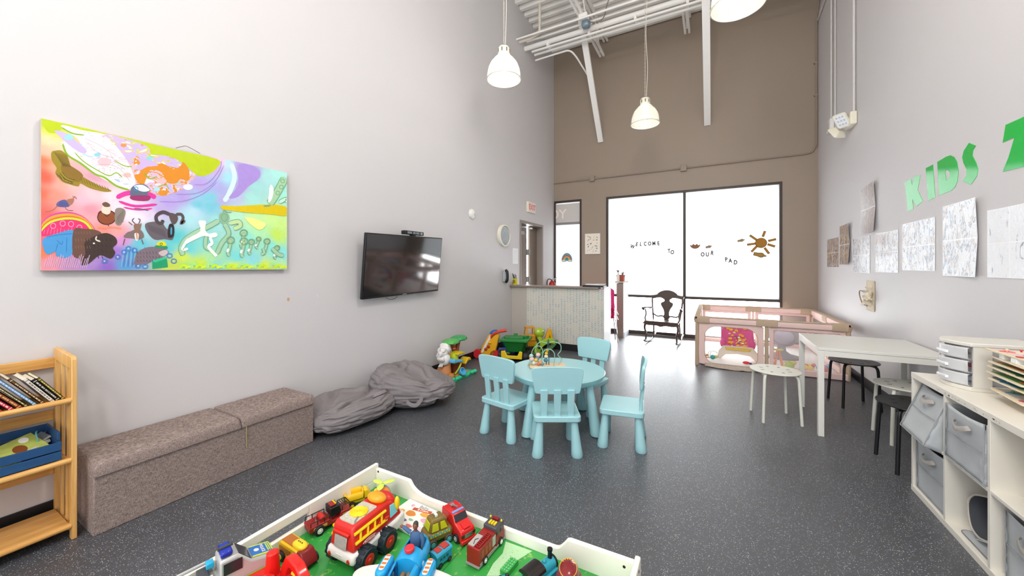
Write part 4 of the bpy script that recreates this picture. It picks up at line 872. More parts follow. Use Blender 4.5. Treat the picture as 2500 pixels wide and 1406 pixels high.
f1 = [(.0, .1, .3, .9, .09, .05), (-.3, -.3, .6, .5, .07, .035), (.2, -.35, .15, .8, .06, .03), (-.5, .3, 1.0, .4, .07, .04), (.4, .3, -.3, .4, .06, .03)]
bag1 = beanbag((-2.93, 2.29, 0), rad(83), (.40, .285, .255), 1.3, f1, 'lower grey bean bag lying flat next to the bench')
bag2 = beanbag((-2.76, 2.93, 0), rad(36), (.41, .33, .37), 4.1, [(.1, -.1, -1.0, .8, .08, .06), (-.2, .2, .7, .6, .07, .03), (.35, .1, -1.2, .5, .06, .035), (-.1, -.5, .3, .6, .06, .035), (.0, .35, -.8, .4, .05, .03)], 'higher grey bean bag slumped against the wall behind the flat one', -.34)
def loop(parent, pts): 
    o = B().tube(smooth_path(pts, 6), .018, 6, flat=.12).obj('carry_loop', linen, parent); return o
loop(bag1, [(.12, -.16, .225), (.17, -.20, .245), (.25, -.19, .25), (.27, -.13, .235), (.20, -.11, .225)])
loop(bag2, [(-.02, -.30, .15), (.0, -.36, .12), (.07, -.38, .10), (.12, -.35, .14), (.12, -.30, .18)])

# ================================================================ round table and four children's chairs
aqua = mat('light blue moulded plastic', '9fced4', .34, var=.015, scale=4)
TCX, TCY = -1.25, 3.18
R = thing('childrens_table', 'round pale turquoise plastic play table', 'table', (TCX, TCY, 0), rad(-22))
B().lathe([(.0, .428), (.405, .428), (.412, .435), (.425, .462), (.43, .474), (.424, .482), (.0, .483)], n=64).obj('tabletop', aqua, R, ang=30)
for k in range(4):
    a = rad(-90+90*k+6); B().lathe([(.0, .003), (.030, 0), (.048, .008), (.05, .018), (.047, .05), (.03, .43), (.0, .43)], M=Matrix(((1, 0, .0, 0), (0, 1, .0, 0), (0, 0, 1, 0), (0, 0, 0, 1))), n=28).obj('leg', aqua, R)
    o = [x for x in COL.objects if x.parent == R][-1]
    for v in o.data.vertices:
        s_ = .335+.075*(1-v.co.z/.43); v.co.x += s_*cos(a); v.co.y += s_*sin(a)
def kid_chair():
    R = thing('childrens_chair', 'x', 'chair', (0, 0, 0))
    b = B(); b.prism(rrect(.355, .335, .035, 5), .258, .302, 'xy'); b.obj('seat', aqua, R, bevel=.007)
    for sx in (-1, 1):
        for sy in (-1, 1):
            b = B(); rings = []
            for r, z in ((.024, .003), (.040, .0), (.044, .01), (.040, .05), (.025, .26)):
                k = 1-z/.26; cx, cy = sx*(.128+.020*k), sy*(.122+.022*k)
                rings.append([(cx+r*cos(2*pi*i/24), cy+r*sin(2*pi*i/24), z) for i in range(24)])
            b.loft(rings); b.obj('leg', aqua, R)
    for x in (-.10, 0, .10):
        b = B(); b.loft([[(x+i*w, y+j*.009, z) for i, j in ((-1, -1), (1, -1), (1, 1), (-1, 1))] for w, y, z in ((.024, -.140, .298), (.026, -.150, .40), (.027, -.163, .50))]); b.obj('back_slat', aqua, R, bevel=.003)
    b = B(); P = []
    for i in range(9): t = i/8; P.append((-.185+.37*t, .668+.012*sin(pi*t)))
    out = [(.150, .468)]; out = smooth_path([(p[0], p[1], 0) for p in [(-.145, .470), (0, .468), (.145, .470), (.168, .482), (.176, .52), (.192, .62), (.186, .655), (.160, .668), (.08, .676), (0, .678), (-.08, .676), (-.160, .668), (-.186, .655), (-.192, .62), (-.176, .52), (-.168, .482)]], 4, True)
    def by(x, z, d): return -.158-(z-.48)*.13-.018*(1-(x/.19)**2)*1.0+.018+d
    b.loft([[(p.x, by(p.x, p.y, d)+(0), p.y) for p in out] for d in (-.012, .012)]); b.obj('backrest', aqua, R, bevel=.005)
    return R
kc = kid_chair()
G = 'turquoise chairs round the play table'
def put_chair(first, mid, face, label):                    # mid: middle of the rear legs on the floor; face: direction the seat looks
    f_ = Vector((*face, 0)).normalized(); c_ = Vector((*mid, 0))+f_*.145; rz = math.atan2(f_.y, f_.x)-pi/2
    if first: kc.location = c_; kc.rotation_euler = (0, 0, rz); kc['label'] = label; kc['group'] = G; return kc
    return dup(kc, c_, rz, label, G)
put_chair(True, (-1.02, 2.60), (-.47, .88), 'turquoise plastic chair nearest the camera, its back towards us')
put_chair(False, (-1.575, 2.66), (.184, .983), 'turquoise plastic chair on the left side of the round table')
put_chair(False, (-.505, 3.115), (-.986, -.165), 'turquoise plastic chair on the right, seen from the side')
put_chair(False, (-1.085, 3.76), (-.25, -.97), 'turquoise plastic chair behind the table, facing us')
# bead maze
R = thing('bead_maze', 'wire bead maze with wooden beads on the round table', 'toy', (-1.355, 3.20, .483), rad(28)); R.scale = (1.4, 1.4, 1.4)
wd = wood('pale beech', 'dcb98c', 'ecd2ac')
B().prism(rrect(.24, .11, .02), 0, .014, 'xy').obj('base', wd, R, bevel=.003)
gw = mat('sage green wire', '8db8a4', .4, .2); dw = mat('dark green wire', '3c5a58', .4, .2)
for nm, m_, pts in (('wire', gw, [(-.10, 0, .014), (-.105, .01, .08), (-.085, 0, .13), (-.045, 0, .135), (-.03, 0, .09), (-.045, -.01, .014)]), ('wire', gw, [(-.055, .02, .014), (-.075, .02, .11), (-.05, .02, .16), (0, .02, .155), (.04, .01, .165), (.085, 0, .15), (.09, 0, .11), (.07, 0, .08), (.095, 0, .05), (.07, 0, .014)]),
        ('wire', gw, [(.04, -.03, .014), (.045, -.03, .09), (.02, -.02, .12), (-.02, -.01, .11), (-.04, 0, .05)]), ('wire', dw, [(.01, .0, .014), (.012, 0, .12), (.006, 0, .185), (0, 0, .12), (-.005, .005, .014)])):
    B().tube(smooth_path(pts, 7), .0028, 6).obj(nm, m_, R)
for x, y, z, r, h in ((-.103, .003, .05, .017, 'e3b3b4'), (-.106, .006, .072, .014, 'a5ccc4'), (-.075, .0, .045, .013, 'd8b23c'), (-.06, .02, .075, .016, 'e6b6b8'), (-.065, .02, .052, .014, '5c94a4'), (-.045, -.01, .03, .015, 'd88c48'), (-.01, 0, .045, .015, '3f7c8a'), (-.008, 0, .07, .013, 'e8d4b8'), (-.006, 0, .09, .012, 'd8b23c'), (.0, 0, .108, .010, 'd8a82c'), (-.09, -.012, .028, .013, 'c8d4c8'), (-.06, -.02, .024, .012, 'd06c4c'), (-.035, -.02, .025, .011, '5c94a4')):
    B().ell((x, y, z), (r, r, r*.9), 12).obj('bead', mat('bead '+h, h, .45), R)
b = B(); b.ell((-.118, -.01, .03), (.006, .01, .026), 10, R3(0, .5, 0)); b.obj('leaf_bead', mat('bead leaf', '9cb49c', .45), R)

# ================================================================ white desk and stools
desk = mat('off-white desk lacquer', 'deddd6', .28, var=.01, scale=4)
R = thing('desk', 'white rectangular table against the right wall', 'table', (0, 0, 0))
dx0, dx1, dy0, dy1 = .775, XR-.02, 3.95, 4.74
B().bb(dx0, dx1, dy0, dy1, .718, .74).obj('tabletop', desk, R, bevel=.002)
for (x, y) in ((dx0, dy0), (dx1-.043, dy0), (dx1-.043, dy1-.043), (dx0, dy1-.043)):
    B().bb(x+.001, x+.042, y+.001, y+.042, 0, .716).obj('leg', desk, R, bevel=.002)
for r in ((dx0+.042, dx1-.042, dy0+.002, dy0+.022), (dx0+.042, dx1-.042, dy1-.022, dy1-.002)): B().bb(r[0], r[1], r[2], r[3], .672, .717).obj('apron', desk, R)
for r in ((dx0+.002, dx0+.022), (dx1-.022, dx1-.002)): B().bb(r[0], r[1], dy0+.042, dy1-.042, .672, .717).obj('apron', desk, R)
def stool(m_, hole_m, loc, rz, label):
    R = thing('stool', label, 'stool', loc, rz, 'round stools around the white table')
    b = B(); b.lathe([(.0, .440), (.190, .440), (.200, .444), (.202, .449), (.198, .453), (.0, .450)], n=44); st = b.obj('seat', m_, R, ang=30)
    b = B()
    for i in range(8): a = 2*pi*i/8+.2; b.X = TR(.115*cos(a), .115*sin(a), 0) @ rotz(a); b.prism(rrect(.034, .018, .0088, 4), .4505, .4522, 'xy')
    b.X = Matrix(); b.obj('slots', hole_m, st)
    for k in range(4):
        a = pi/4+pi/2*k; c, s = cos(a), sin(a)
        B().tube(smooth_path([(.09*c, .09*s, .432), (.165*c, .165*s, .428), (.188*c, .188*s, .40), (.194*c, .194*s, .35)], 5)+[Vector((.215*c, .215*s, .0))], .0125, 10).obj('leg', m_, R)
    return R
blk = mat('black powder coat', '1a1a1d', .38, var=.05); wst = mat('cream powder coat', 'deddd2', .4, var=.02)
dkseat = mat('grey black seat', '4a4a4e', .35)
stool(wst, mat('grey slot', '8b8a84', .6), (.515, 4.235, 0), rad(14), 'white round stool in front of the white table')
s2 = stool(blk, mat('black slot', '0c0c0d', .6), (1.27, 5.02, 0), rad(10), 'black round stool under the far side of the white table')
s3 = stool(wst, mat('grey slot', '8b8a84', .6), (1.385, 4.18, 0), rad(5), 'white round stool tucked behind the cube shelf')
s4 = stool(blk, mat('black slot', '0c0c0d', .6), (1.245, 3.63, 0), rad(4), 'black round stool half hidden by the cube shelf')

# ================================================================ cube shelf, bins, drawers, puzzles
shm = mat('cream white laminate', 'e6e1d6', .35, var=.015, scale=5)
SX, SD, SY1 = 1.11, .37, 3.285; PIT = .372; ZT = .746
R = thing('cube_shelf', 'low cream cube shelf of two rows along the right wall', 'shelf', (0, 0, 0))
NC = 4; t = .018; SY0 = SY1-NC*PIT-t
B().bb(SX, SX+SD, SY0-.002, SY1+.002, ZT-.034, ZT).obj('top_board', shm, R, bevel=.0015)
B().bb(SX, SX+SD, SY0-.002, SY1+.002, 0, .034).obj('bottom_board', shm, R, bevel=.0015)
for i in range(NC+1): y = SY1-i*PIT; B().bb(SX+.001, SX+SD-.001, y-t, y, .034, ZT-.034).obj('divider', shm, R, bevel=.001)
for i in range(NC): y = SY1-i*PIT; B().bb(SX+.002, SX+SD-.002, y-PIT, y-t, .378, .394).obj('shelf_board', shm, R, bevel=.001)
B().bb(SX+SD-.006, SX+SD-.002, SY0+.01, SY1-.01, .034, ZT-.034).obj('back_board', mat('cream hardboard', 'cdc8ba', .5), R)
b = B(); rng = random.Random(4)
for i in range(46):
    y_ = SY1-.30-rng.random()*.55; b.bb(SX-.0006, SX, y_, y_+rng.uniform(.003, .009), ZT-.022+rng.uniform(-.004, .004), ZT-.017+rng.uniform(-.003, .004))
b.obj('ink_scuffs', mat('faint grey scuffs', 'c6c1b6', .7), R, smooth=False)['kind'] = 'stuff'
binm = mat('silver grey nonwoven fabric', 'b4b8bb', .6, var=.14, scale=7, bump=.25, bscale=300)
bind = mat('dark bin lining', '3e4248', .7, var=.2)
band = mat('grey handle tape', 'a49e98', .6, var=.15)
def fabric_bin(loc, rot, label, w=.325, h=.31, d=.30, fold=True, handle=True, open_front=False, name='fabric_bin', wrinkle=.006):
    R = thing(name, label, 'storage bin', loc, 0, 'grey fabric bins in the cube shelf', rot=rot)
    def side(x0, y0, x1, y1, nm='side'):
        b = B(); n = 12; q = Vector((x1-x0, y1-y0, 0)); L_ = q.length; q.normalize(); nn = Vector((q.y, -q.x, 0)); rows = []
        for j in range(n+1):
            rows.append([Vector((x0, y0, 0))+q*L_*i/n+Vector((0, 0, h*j/n))+nn*wrinkle*(noise.noise(Vector((x0*9+i*.35, y0*7, j*.5)))+.4*sin(pi*i/n))*sin(pi*min(1, (j+2)/n)) for i in range(n+1)])
        b.loft(rows, False, False)
        for v in list(b.bm.verts): v.co.z -= .012*sin(pi*((v.co-Vector((x0, y0, 0))).dot(q)/L_))*(v.co.z/h)**6
        o = b.obj(nm, [binm], R, ang=70); s = o.modifiers.new('thickness', 'SOLIDIFY'); s.thickness = .003; s.offset = -1; return o
    y2 = w/2
    f_ = side(0, -y2, 0, y2, 'front_panel'); side(0, y2, d, y2); side(d, y2, d, -y2); side(d, -y2, 0, -y2)
    B().bb(.002, d-.002, -y2+.002, y2-.002, 0, .004).obj('bottom', bind, R)
    if fold:
        b = B(); b.tube([(-.005, -y2+.012, h*.52), (-.0085, 0, h*.50), (-.005, y2-.012, h*.52)], .0018, 5); b.obj('fold_seam', mat('bin seam', '8d9093', .7), R)
    b = B(); b.tube([(-.002, -y2, .004), (-.004, -y2, h)], .0022, 6); b.tube([(-.002, y2, .004), (-.004, y2, h)], .0022, 6); b.tube([(0, -y2, .003), (0, y2, .003)], .0022, 6); b.obj('piping', mat('bin piping', '9fa2a4', .6), R)
    if handle:
        b = B(); zz = h*.76; b.tube(smooth_path([(-.006, -.058, zz+.012), (-.020, -.05, zz+.004), (-.032, -.0, zz-.014), (-.020, .05, zz+.004), (-.006, .058, zz+.012)], 5), .012, 6, flat=.2)
        b.obj('handle', band, R)
    return R
def cube(i, j): return (SX+.004, SY1-t-i*PIT-(PIT-t)/2, .0345 if j == 0 else .3945)
x, y, z = cube(0, 1); fabric_bin((SX-.065, y+.005, z+.012), (0, rad(20), rad(-2)), 'grey fabric bin tipped out of the far upper cube', h=.30, d=.26)
x, y, z = cube(0, 0); fabric_bin((x+.012, y, z), (0, 0, 0), 'grey fabric bin in the far lower cube', h=.315, d=.30)
x, y, z = cube(1, 1); fabric_bin((x-.008, y, z), (0, rad(1), 0), 'grey fabric bin in the second upper cube from the far end', h=.285, d=.30)
x, y, z = cube(2, 0); fabric_bin((x+.03, y-.02, z), (0, 0, 0), 'grey fabric bin in the lower cube at the bottom picture edge', h=.30, d=.30)
# lying open bin, mouth towards the room
x, y, z = cube(1, 0)
R = thing('fallen_bin', 'black-lined grey bin lying on its side in the lower cube', 'storage bin', (x+.07, y-.045, z+.155), 0, 'grey fabric bins in the cube shelf', rot=(rad(-20), rad(8), rad(12)))
P = smooth_path([(p[0], p[1], 0) for p in rrect(.26, .20, .07, 3)], 2, True)
b = B(); b.loft([[Vector((0, p.x*(1+.05*sin(9*p.y)), p.y)), ][0:1][0] for p in P] and [[Vector((.005+.20*k, p.x*(1-.15*k), p.y*(1-.15*k))) for p in P] for k in (0, .5, 1)], False); b._f([v for v in list(b.bm.verts)[-len(P):]])
o = b.obj('shell', [bind], R, ang=70); s = o.modifiers.new('thickness', 'SOLIDIFY'); s.thickness = .003
B().tube([Vector((.004, p.x, p.y)) for p in P], .0045, 6, closed=True).obj('rim_piping', mat('pale bin piping', 'b9b2a8', .6), R)
B().box((.10, .0, -.105), (.2, .20, .004)).obj('outer_flap', binm, R)
R = thing('fabric_insert', 'flat grey fabric panel lying under the fallen bin', 'fabric panel', (x+.15, y-.03, z+.004)); B().prism(rrect(.26, .27, .03), 0, .005, 'xy').obj('panel', binm, R); B().tube([(p[0], p[1], .004) for p in rrect(.26, .27, .03)], .002, 6, closed=True).obj('edge', mat('panel edge', '6c6c6a', .6), R)
# clear drawer unit on the shelf, its bowed drawer fronts face the far end
clr = veil('clear drawer plastic', 'f4f5f7', .50, .12); dwm = mat('cream drawer cabinet', 'dcd8cf', .35, var=.02)
R = thing('drawer_unit', 'small cream unit with three clear bow-front drawers on the shelf', 'drawer unit', (1.335, 3.045, ZT), rad(94))
# local: y+ is the front of the drawers
def dd(w, y0, bow, n=14): return [(-w/2, y0), (-w/2, .13)]+[(-w/2+w*i/n, .13+bow*sin(pi*i/n)) for i in range(1, n)]+[(w/2, .13), (w/2, y0)]
B().prism(dd(.245, -.18, .045), 0, .022, 'xy').obj('base', dwm, R, bevel=.003)
B().prism(dd(.255, -.18, .05), .238, .258, 'xy').obj('lid', dwm, R, bevel=.004)
for sx in (-1, 1): B().bb(sx*.120-.004, sx*.120+.004, .05, .12, .022, .238).obj('corner_post', dwm, R); B().bb(sx*.120-.004, sx*.120+.004, -.18, -.12, .022, .238).obj('corner_post', dwm, R)
for sx in (-1, 1):
    for k in range(4): B().bb(sx*.120-.003, sx*.120+.003, -.12, .05, .022+.068*k, .034+.068*k if k < 3 else .238).obj('side_rail', dwm, R)
for k in range(3):
    z0_ = .026+.0705*k; n = 14
    outer = [(-.115+.23*i/n, .135+.050*sin(pi*i/n)) for i in range(n+1)]
    b = B(); b.loft([[(p[0], p[1]+d, z0_+zz) for p in outer] for d, zz in ((-.004, 0), (.003, .006), (.004, .058), (-.002, .064))], False, False); 
    D = b.obj('drawer', clr, R); s = D.modifiers.new('thickness', 'SOLIDIFY'); s.thickness = .004
    b = B(); b.prism([(-.045, .178), (.045, .178), (.04, .190), (-.04, .190)], z0_+.02, z0_+.034, 'xy'); b.obj('drawer_pull', mat('milky pull', 'eceef0', .25), D, bevel=.002)
    b = B(); b.bb(-.11, .11, -.17, .12, z0_, z0_+.003); b.bb(-.112, -.109, -.17, .12, z0_, z0_+.055); b.bb(.109, .112, -.17, .12, z0_, z0_+.055); b.obj('drawer_tray', mat('frosted tray', 'd5d6d8', .3, alpha=.5), R)
    rng = random.Random(k)
    for q in range(5): B().box((rng.uniform(-.08, .08), rng.uniform(-.12, .08), z0_+.015), (.05, .03, .022), rotz(rng.uniform(0, 3))).obj('drawer_contents', mat('content '+('a86060', 'c88890', 'd8dce4')[(k+1) % 3], ('d8dce4', 'a85a60', 'b07c74')[k], .6), R, bevel=.003)
# rack of wooden puzzles
R = thing('puzzle_rack', 'white wire rack end holding the puzzles beside the drawer unit', 'rack', (0, 0, 0))
b = B()
for y in (2.52, 2.34): b.tube([(1.26, y, ZT+.004), (1.26, y, ZT+.28)], .005, 6); b.tube([(1.44, y, ZT+.004), (1.44, y, ZT+.28)], .005, 6)
b.bb(1.24, 1.46, 2.32, 2.54, ZT, ZT+.005)
for k in range(9): b.tube([(1.26, 2.52, ZT+.02+.03*k), (1.26, 2.34, ZT+.02+.03*k)], .003, 6); b.tube([(1.44, 2.52, ZT+.02+.03*k), (1.44, 2.34, ZT+.02+.03*k)], .003, 6)
b.obj('frame', WHITE, R)
R.parent = None
ply = mat('birch plywood', 'e6d6b8', .5, var=.1, scale=30)
pz = [(.245, 8, 'ecc8c0', ('c0302c', 'e05848', 'f0d8c0'), 'topmost pink wooden puzzle board with red knobs'), (.212, 3, 'ded6c8', ('f2f2f0', '6c8a9c', 'c8c0b4'), 'wooden puzzle board with two white blocks, second from the top'),
      (.185, 6, 'b87c30', ('d8582c', '4a7c34', 'd8a030'), 'brown wooden puzzle board, third from the top'), (.160, 5, '3c8450', ('1c5030', '222222', '68a070'), 'dark green wooden puzzle board in the middle of the rack'),
      (.128, 4, '5fa45c', ('d87028', '2c7c40', 'e08c30'), 'green wooden puzzle board with orange knobs'), (.100, 6, '2a8aa8', ('8aa040', '1c6c90', '4cb0c8'), 'blue wooden puzzle board above the lowest one'),
      (.048, 2, 'd8d4cc', ('c04858', '5a94b8', '5c9048'), 'lowest pale wooden puzzle board with berries and leaves')]
for dz, an, cc, kn, lab in pz:
    R = thing('wooden_puzzle', lab, 'puzzle', (1.335, 2.69-.012*(an % 4), ZT+dz), 0, 'knobbed wooden puzzles in the rack', rot=(rad(0), rad(1.5), rad(-8+an)))
    B().prism(rrect(.22, .30, .012, 3), -.005, .002, 'xy').obj('tray_board', ply, R, bevel=.001)
    B().bb(-.095, .095, -.135, .135, .002, .0035).obj('picture', mat('puzzle picture '+cc, cc, .45, var=.45, scale=22), R)
    rng = random.Random(int(dz*1000))
    for q in range(7):
        x_, y_ = -.075+.05*(q % 4)+rng.uniform(-.01, .01), -.09+.07*(q//2 % 3)+rng.uniform(-.01, .01)+.02*(q % 2)
        o = B().prism([(x_+.022*cos(t_)*(1+.25*sin(3*t_+q)), y_+.022*sin(t_)*(1+.25*sin(3*t_+q))) for t_ in [i*pi/8 for i in range(16)]], .0035, .006, 'xy').obj('puzzle_piece', mat('piece '+kn[q % 3], kn[q % 3], .4), R)
        B().lathe([(.003, .006), (.003, .010), (.006, .013), (.005, .017), (0, .018)], (x_, y_, 0), 10).obj('knob', mat('knob '+kn[(q+1) % 3], kn[(q+1) % 3], .35), o)
    if dz == .212:
        for yy in (.06, -.04): B().box((-.09, yy, .016), (.03, .045, .026)).obj('white_block', WHITE, R, bevel=.002)
# ================================================================ playpen
pk = mat('pink playpen cloth', 'edcfc8', .8, var=.03, scale=9, bump=.3, bscale=120); tanc = mat('tan playpen cloth', 'bfa890', .8, var=.06, scale=9, bump=.3, bscale=120)
net = veil('pale pink netting', 'f4ecea', .86); dkp = mat('rose piping', 'a9705e', .7)
PX0, PX1, PY0, PY1, PH = -.20, 1.475, 6.02, 7.93, .70
R = thing('playpen', 'large pink and tan mesh playpen in the far right corner', 'playpen', (0, 0, 0))
def post(x, y, m_=pk):
    B().cyl((x, y, .0), (x, y, PH-.03), .026, n=14).obj('post', m_, R)
def side_panel(a, c, front=False):
    a, c = Vector(a), Vector(c); d = (c-a); L_ = d.length; d.normalize(); n = Vector((d.y, -d.x, 0))
    M = Matrix(((d.x, n.x, 0, a.x), (d.y, n.y, 0, a.y), (0, 0, 1, 0), (0, 0, 0, 1)))       # local x along, y outward
    b = B(); b.X = M; b.prism([(-.03, PH-.085), (.03, PH-.085), (.038, PH-.03), (.025, PH), (-.025, PH), (-.038, PH-.03)], .0, L_, 'yz')
    tr = b.obj('padded_rail', pk, R, bevel=.008)
    b = B(); b.X = M
    b.bb(0, L_, -.036, .036, PH-.014, PH+.004)
    b.obj('rail_top', tanc, tr, bevel=.012)
    for x0_, x1_ in ((0, .16), (L_/2-.12, L_/2+.12), (L_-.16, L_)):
        b = B(); b.X = M; b.prism([(-.034, PH-.09), (.034, PH-.09), (.044, PH-.03), (.030, PH+.008), (-.030, PH+.008), (-.044, PH-.03)], x0_, x1_, 'yz'); b.obj('rail_cover', tanc, tr, bevel=.006)
    b = B(); b.X = M; b.bb(L_/2 if front else 0, L_, -.028, .028, .004, .085); b.obj('lower_band', pk, R, bevel=.01)
    for k in range(2):
        u0, u1 = .03+k*L_/2, L_/2*(k+1)-.03
        if front and k == 0:
            n_ = 8
            outer = [(u0, .07), (u1, .07), (u1, PH-.08), (u0, PH-.08)]
            hole = smooth_path([(p[0], p[1], 0) for p in rrect(u1-u0-.14, PH-.16, .15, 6, (u0+u1)/2, .30)], 1, True); hole = [(p.x, p.y) for p in hole]
            hole = [(h_[0], max(h_[1], .045)) for h_ in hole]
            cx_, cz_ = (u0+u1)/2, .35
            outer2 = []
            for h_ in hole:
                dx_, dz_ = h_[0]-cx_, h_[1]-cz_; s_ = min((u1-u0)/2/max(abs(dx_), 1e-6), (PH-.08-cz_ if dz_ > 0 else cz_-.02)/max(abs(dz_), 1e-6)); outer2.append((cx_+dx_*s_, cz_+dz_*s_*1.0))
            b = B(); b.X = M; b.holed(outer2, hole, -.003, .003, 'xz'); b.obj('door_surround', pk, R)
            b = B(); b.X = M; b.tube([(h_[0], .004, h_[1]) for h_ in hole], .004, 6, closed=True); b.obj('door_zip', tanc, R)
        else:
            b = B(); b.X = M; b.bb(u0+.05, u1-.05, -.001, .001, .085, PH-.13); b.obj('net_panel', net, R, smooth=False)
            b = B(); b.X = M
            for r in ((u0, u0+.05, .07, PH-.08), (u1-.05, u1, .07, PH-.08), (u0+.05, u1-.05, PH-.13, PH-.08)): b.bb(r[0], r[1], -.003, .003, r[2], r[3])
            o = b.obj('net_border', pk, R)
            b = B(); b.X = M; b.tube([(p[0], .004, p[1]) for p in ((u0+.05, .085), (u1-.05, .085), (u1-.05, PH-.13), (u0+.05, PH-.13))], .003, 5, closed=True); b.obj('net_piping', dkp, o)
    b = B(); b.X = M; b.bb(L_/2-.022, L_/2+.022, -.022, .022, .0, PH-.085); b.obj('middle_post', tanc if front else pk, R, bevel=.01)
side_panel((PX0, PY0, 0), (PX1, PY0, 0), True); side_panel((PX0, PY1, 0), (PX1, PY1, 0)); side_panel((PX0, PY1, 0), (PX0, PY0, 0)); side_panel((PX1, PY0, 0), (PX1, PY1, 0))
for p in ((PX0, PY0), (PX1, PY0), (PX1, PY1), (PX0, PY1)): post(*p, tanc)
matw = mat('white quilted mat', 'e4e0dc', .7, var=.04, scale=5, bump=.4, bscale=30)
R = thing('floor_mat', 'white quilted mat covering the playpen floor', 'mat')
B().bb(PX0+.04, PX1-.04, PY0+.04, PY1-.04, .004, .03).obj('quilt', matw, R, bevel=.01)
b = B()                                              # door flap fallen out over the floor
rows = []
for j in range(8):
    rows.append([(PX0+.10+.66*i/16, PY0-.012-.125*(j/7)*sin(pi*(i+1)/18)**.6, .036-.034*min(1, j/2.5)+.008*noise.noise(Vector((i*.6, j*.9, 3)))*(1 if j > 1 else 0)+.006) for i in range(17)])
b.loft(rows, False, False); R = thing('door_flap', 'rumpled net door of the playpen lying on the floor in front', 'playpen door')
o = b.obj('flap', mat('crumpled beige net', 'b9aa9c', .8, var=.25, scale=30), R); o.modifiers.new('thickness', 'SOLIDIFY').thickness = .004
# baby rocker seat inside
R = thing('baby_rocker', 'pink and white floral baby rocker inside the playpen', 'baby seat', (.33, 6.66, .03), rad(0)); R.scale = (.80, .80, .80)
cr = mat('cream plastic', 'dcd3c4', .4); pinkp = mat('bright pink cloth', 'd85c94', .7, var=.1)
for y in (-.17, .17):
    pass
b = B(); b.prism([(-.34, 0), (.34, 0), (.30, .16), (.22, .30), (-.22, .30), (-.30, .16)], .12, .16, 'xz')
b2 = B(); b2.prism([(-.34, 0), (-.27, 0), (-.2, .075), (0, .10), (.2, .075), (.27, 0), (.34, 0), (.31, .14), (.24, .24), (-.24, .24), (-.31, .14)], -.20, -.16, 'xz'); b2.obj('front_support', cr, R, bevel=.008)
b.bm.free()
b = B(); b.tube(smooth_path([(-.33, -.18, .02), (-.33, .1, .012), (-.32, .34, .04)], 5), .014, 8); b.obj('rocker_leg', cr, R); b = B(); b.tube(smooth_path([(.33, -.18, .02), (.33, .1, .012), (.32, .34, .04)], 5), .014, 8); b.obj('rocker_leg', cr, R)
rows = []
for j in range(13):
    v = j/12; rows.append([(( -.26+.52*i/14), -.16+.42*v, .22+.30*v**1.3+.10*(abs(i/7-1))**2.5-.05*sin(pi*v)) for i in range(15)])
b = B(); b.loft(rows, False, False); o = b.obj('sling_seat', pinkp, R); o.modifiers.new('thickness', 'SOLIDIFY').thickness = .02
b = B(); rng = random.Random(9); fl = [paint(h) for h in ('e8b830', 'f0e8d0', 'a0487c', 'd8503c', 'e8a040')]
for q in range(74):
    i, v = rng.uniform(3, 11), rng.uniform(.04, .96); x_ = -.26+.52*i/14; y_ = -.16+.42*v; z_ = .22+.30*v**1.3+.10*(abs(i/7-1))**2.5-.05*sin(pi*v)+.012
    b.m = (0, 0, 1, 3, 2, 0, 4)[q % 7]; r_ = rng.uniform(.016, .038); b.ell((x_, y_-.012, z_), (r_, .004, r_*.8), 8, R3(rad(-40), 0, 0))
b.obj('flower_print', fl, o)
b = B(); b.prism([(-.19, .17), (.19, .17), (.21, .215), (-.21, .215)], -.235, -.20, 'xz'); b.obj('front_band', mat('yellow trim', 'd8b850', .6), R, bevel=.006)
for sx in (-1, 1): B().ell((sx*.235, -.10, .27), (.055, .10, .09), 14).obj('side_wing', pinkp, R)
B().tube(smooth_path([(-.24, .16, .50), (-.20, .05, .585), (0, .0, .62), (.20, .05, .585), (.24, .16, .50)], 6), .007).obj('toy_bar', mat('white bar', 'ece8e4', .4), R)
# baby swing, grey
R = thing('baby_swing', 'grey baby swing with cream frame inside the playpen, right', 'baby swing', (.93, 7.0, .03), rad(-10))
gs = mat('silver grey cloth', 'a8a6ac', .7, var=.05); 
B().ell((.02, .02, .36), (.20, .17, .20), 20, R3(rad(25), 0, 0), e=.9).obj('shell', gs, R)
B().ell((.03, -.10, .33), (.13, .07, .13), 16, R3(rad(25), 0, 0)).obj('seat_pad', mat('lavender cloth', 'c0bed0', .8), R)
B().lathe([(.24, 0), (.24, .02), (.12, .05), (.06, .10), (.05, .22), (0, .22)], n=28).obj('base', mat('grey swing base', '8e8e96', .5), R)
B().tube(smooth_path([(-.2, .05, .1), (-.28, -.05, .25), (-.22, -.12, .38)], 6), .008).obj('arm', cr, R)
# small toys in the playpen
def little(name, label, loc, parts, group=None, cat='toy', rz=0):
    R = thing(name, label, cat, loc, rz, group)
    for nm, kind, c, d, h in parts:
        b = B()
        if kind == 'e': b.ell(c, d, 12)
        elif kind == 'b': b.box(c, d)
        elif kind == 'r': b.tube([(c[0]+d[0]*cos(2*pi*i/18), c[1], c[2]+d[0]*sin(2*pi*i/18)) for i in range(18)], d[1], 6, closed=True)
        elif kind == 'c': b.cyl(c, d[:3], d[3])
        b.obj(nm, pl(h), R, bevel=.003 if kind == 'b' else 0)
    return R
little('rattle_ball', 'teal and yellow wire rattle ball on the playpen mat', (-.0, 6.30, .03), [('core', 'e', (0, 0, .04), (.035, .03, .035), '2c9c94'), ('core', 'e', (.035, .02, .05), (.02, .02, .02), 'd8c038'), ('ring', 'r', (0, 0, .075), (.062, .003), 'b8a890'), ('ring', 'r', (.02, .03, .07), (.055, .003), '8cb0a8'), ('stick', 'c', (-.12, 0, .02), (-.03, 0, .03, .006), 'd08060')])
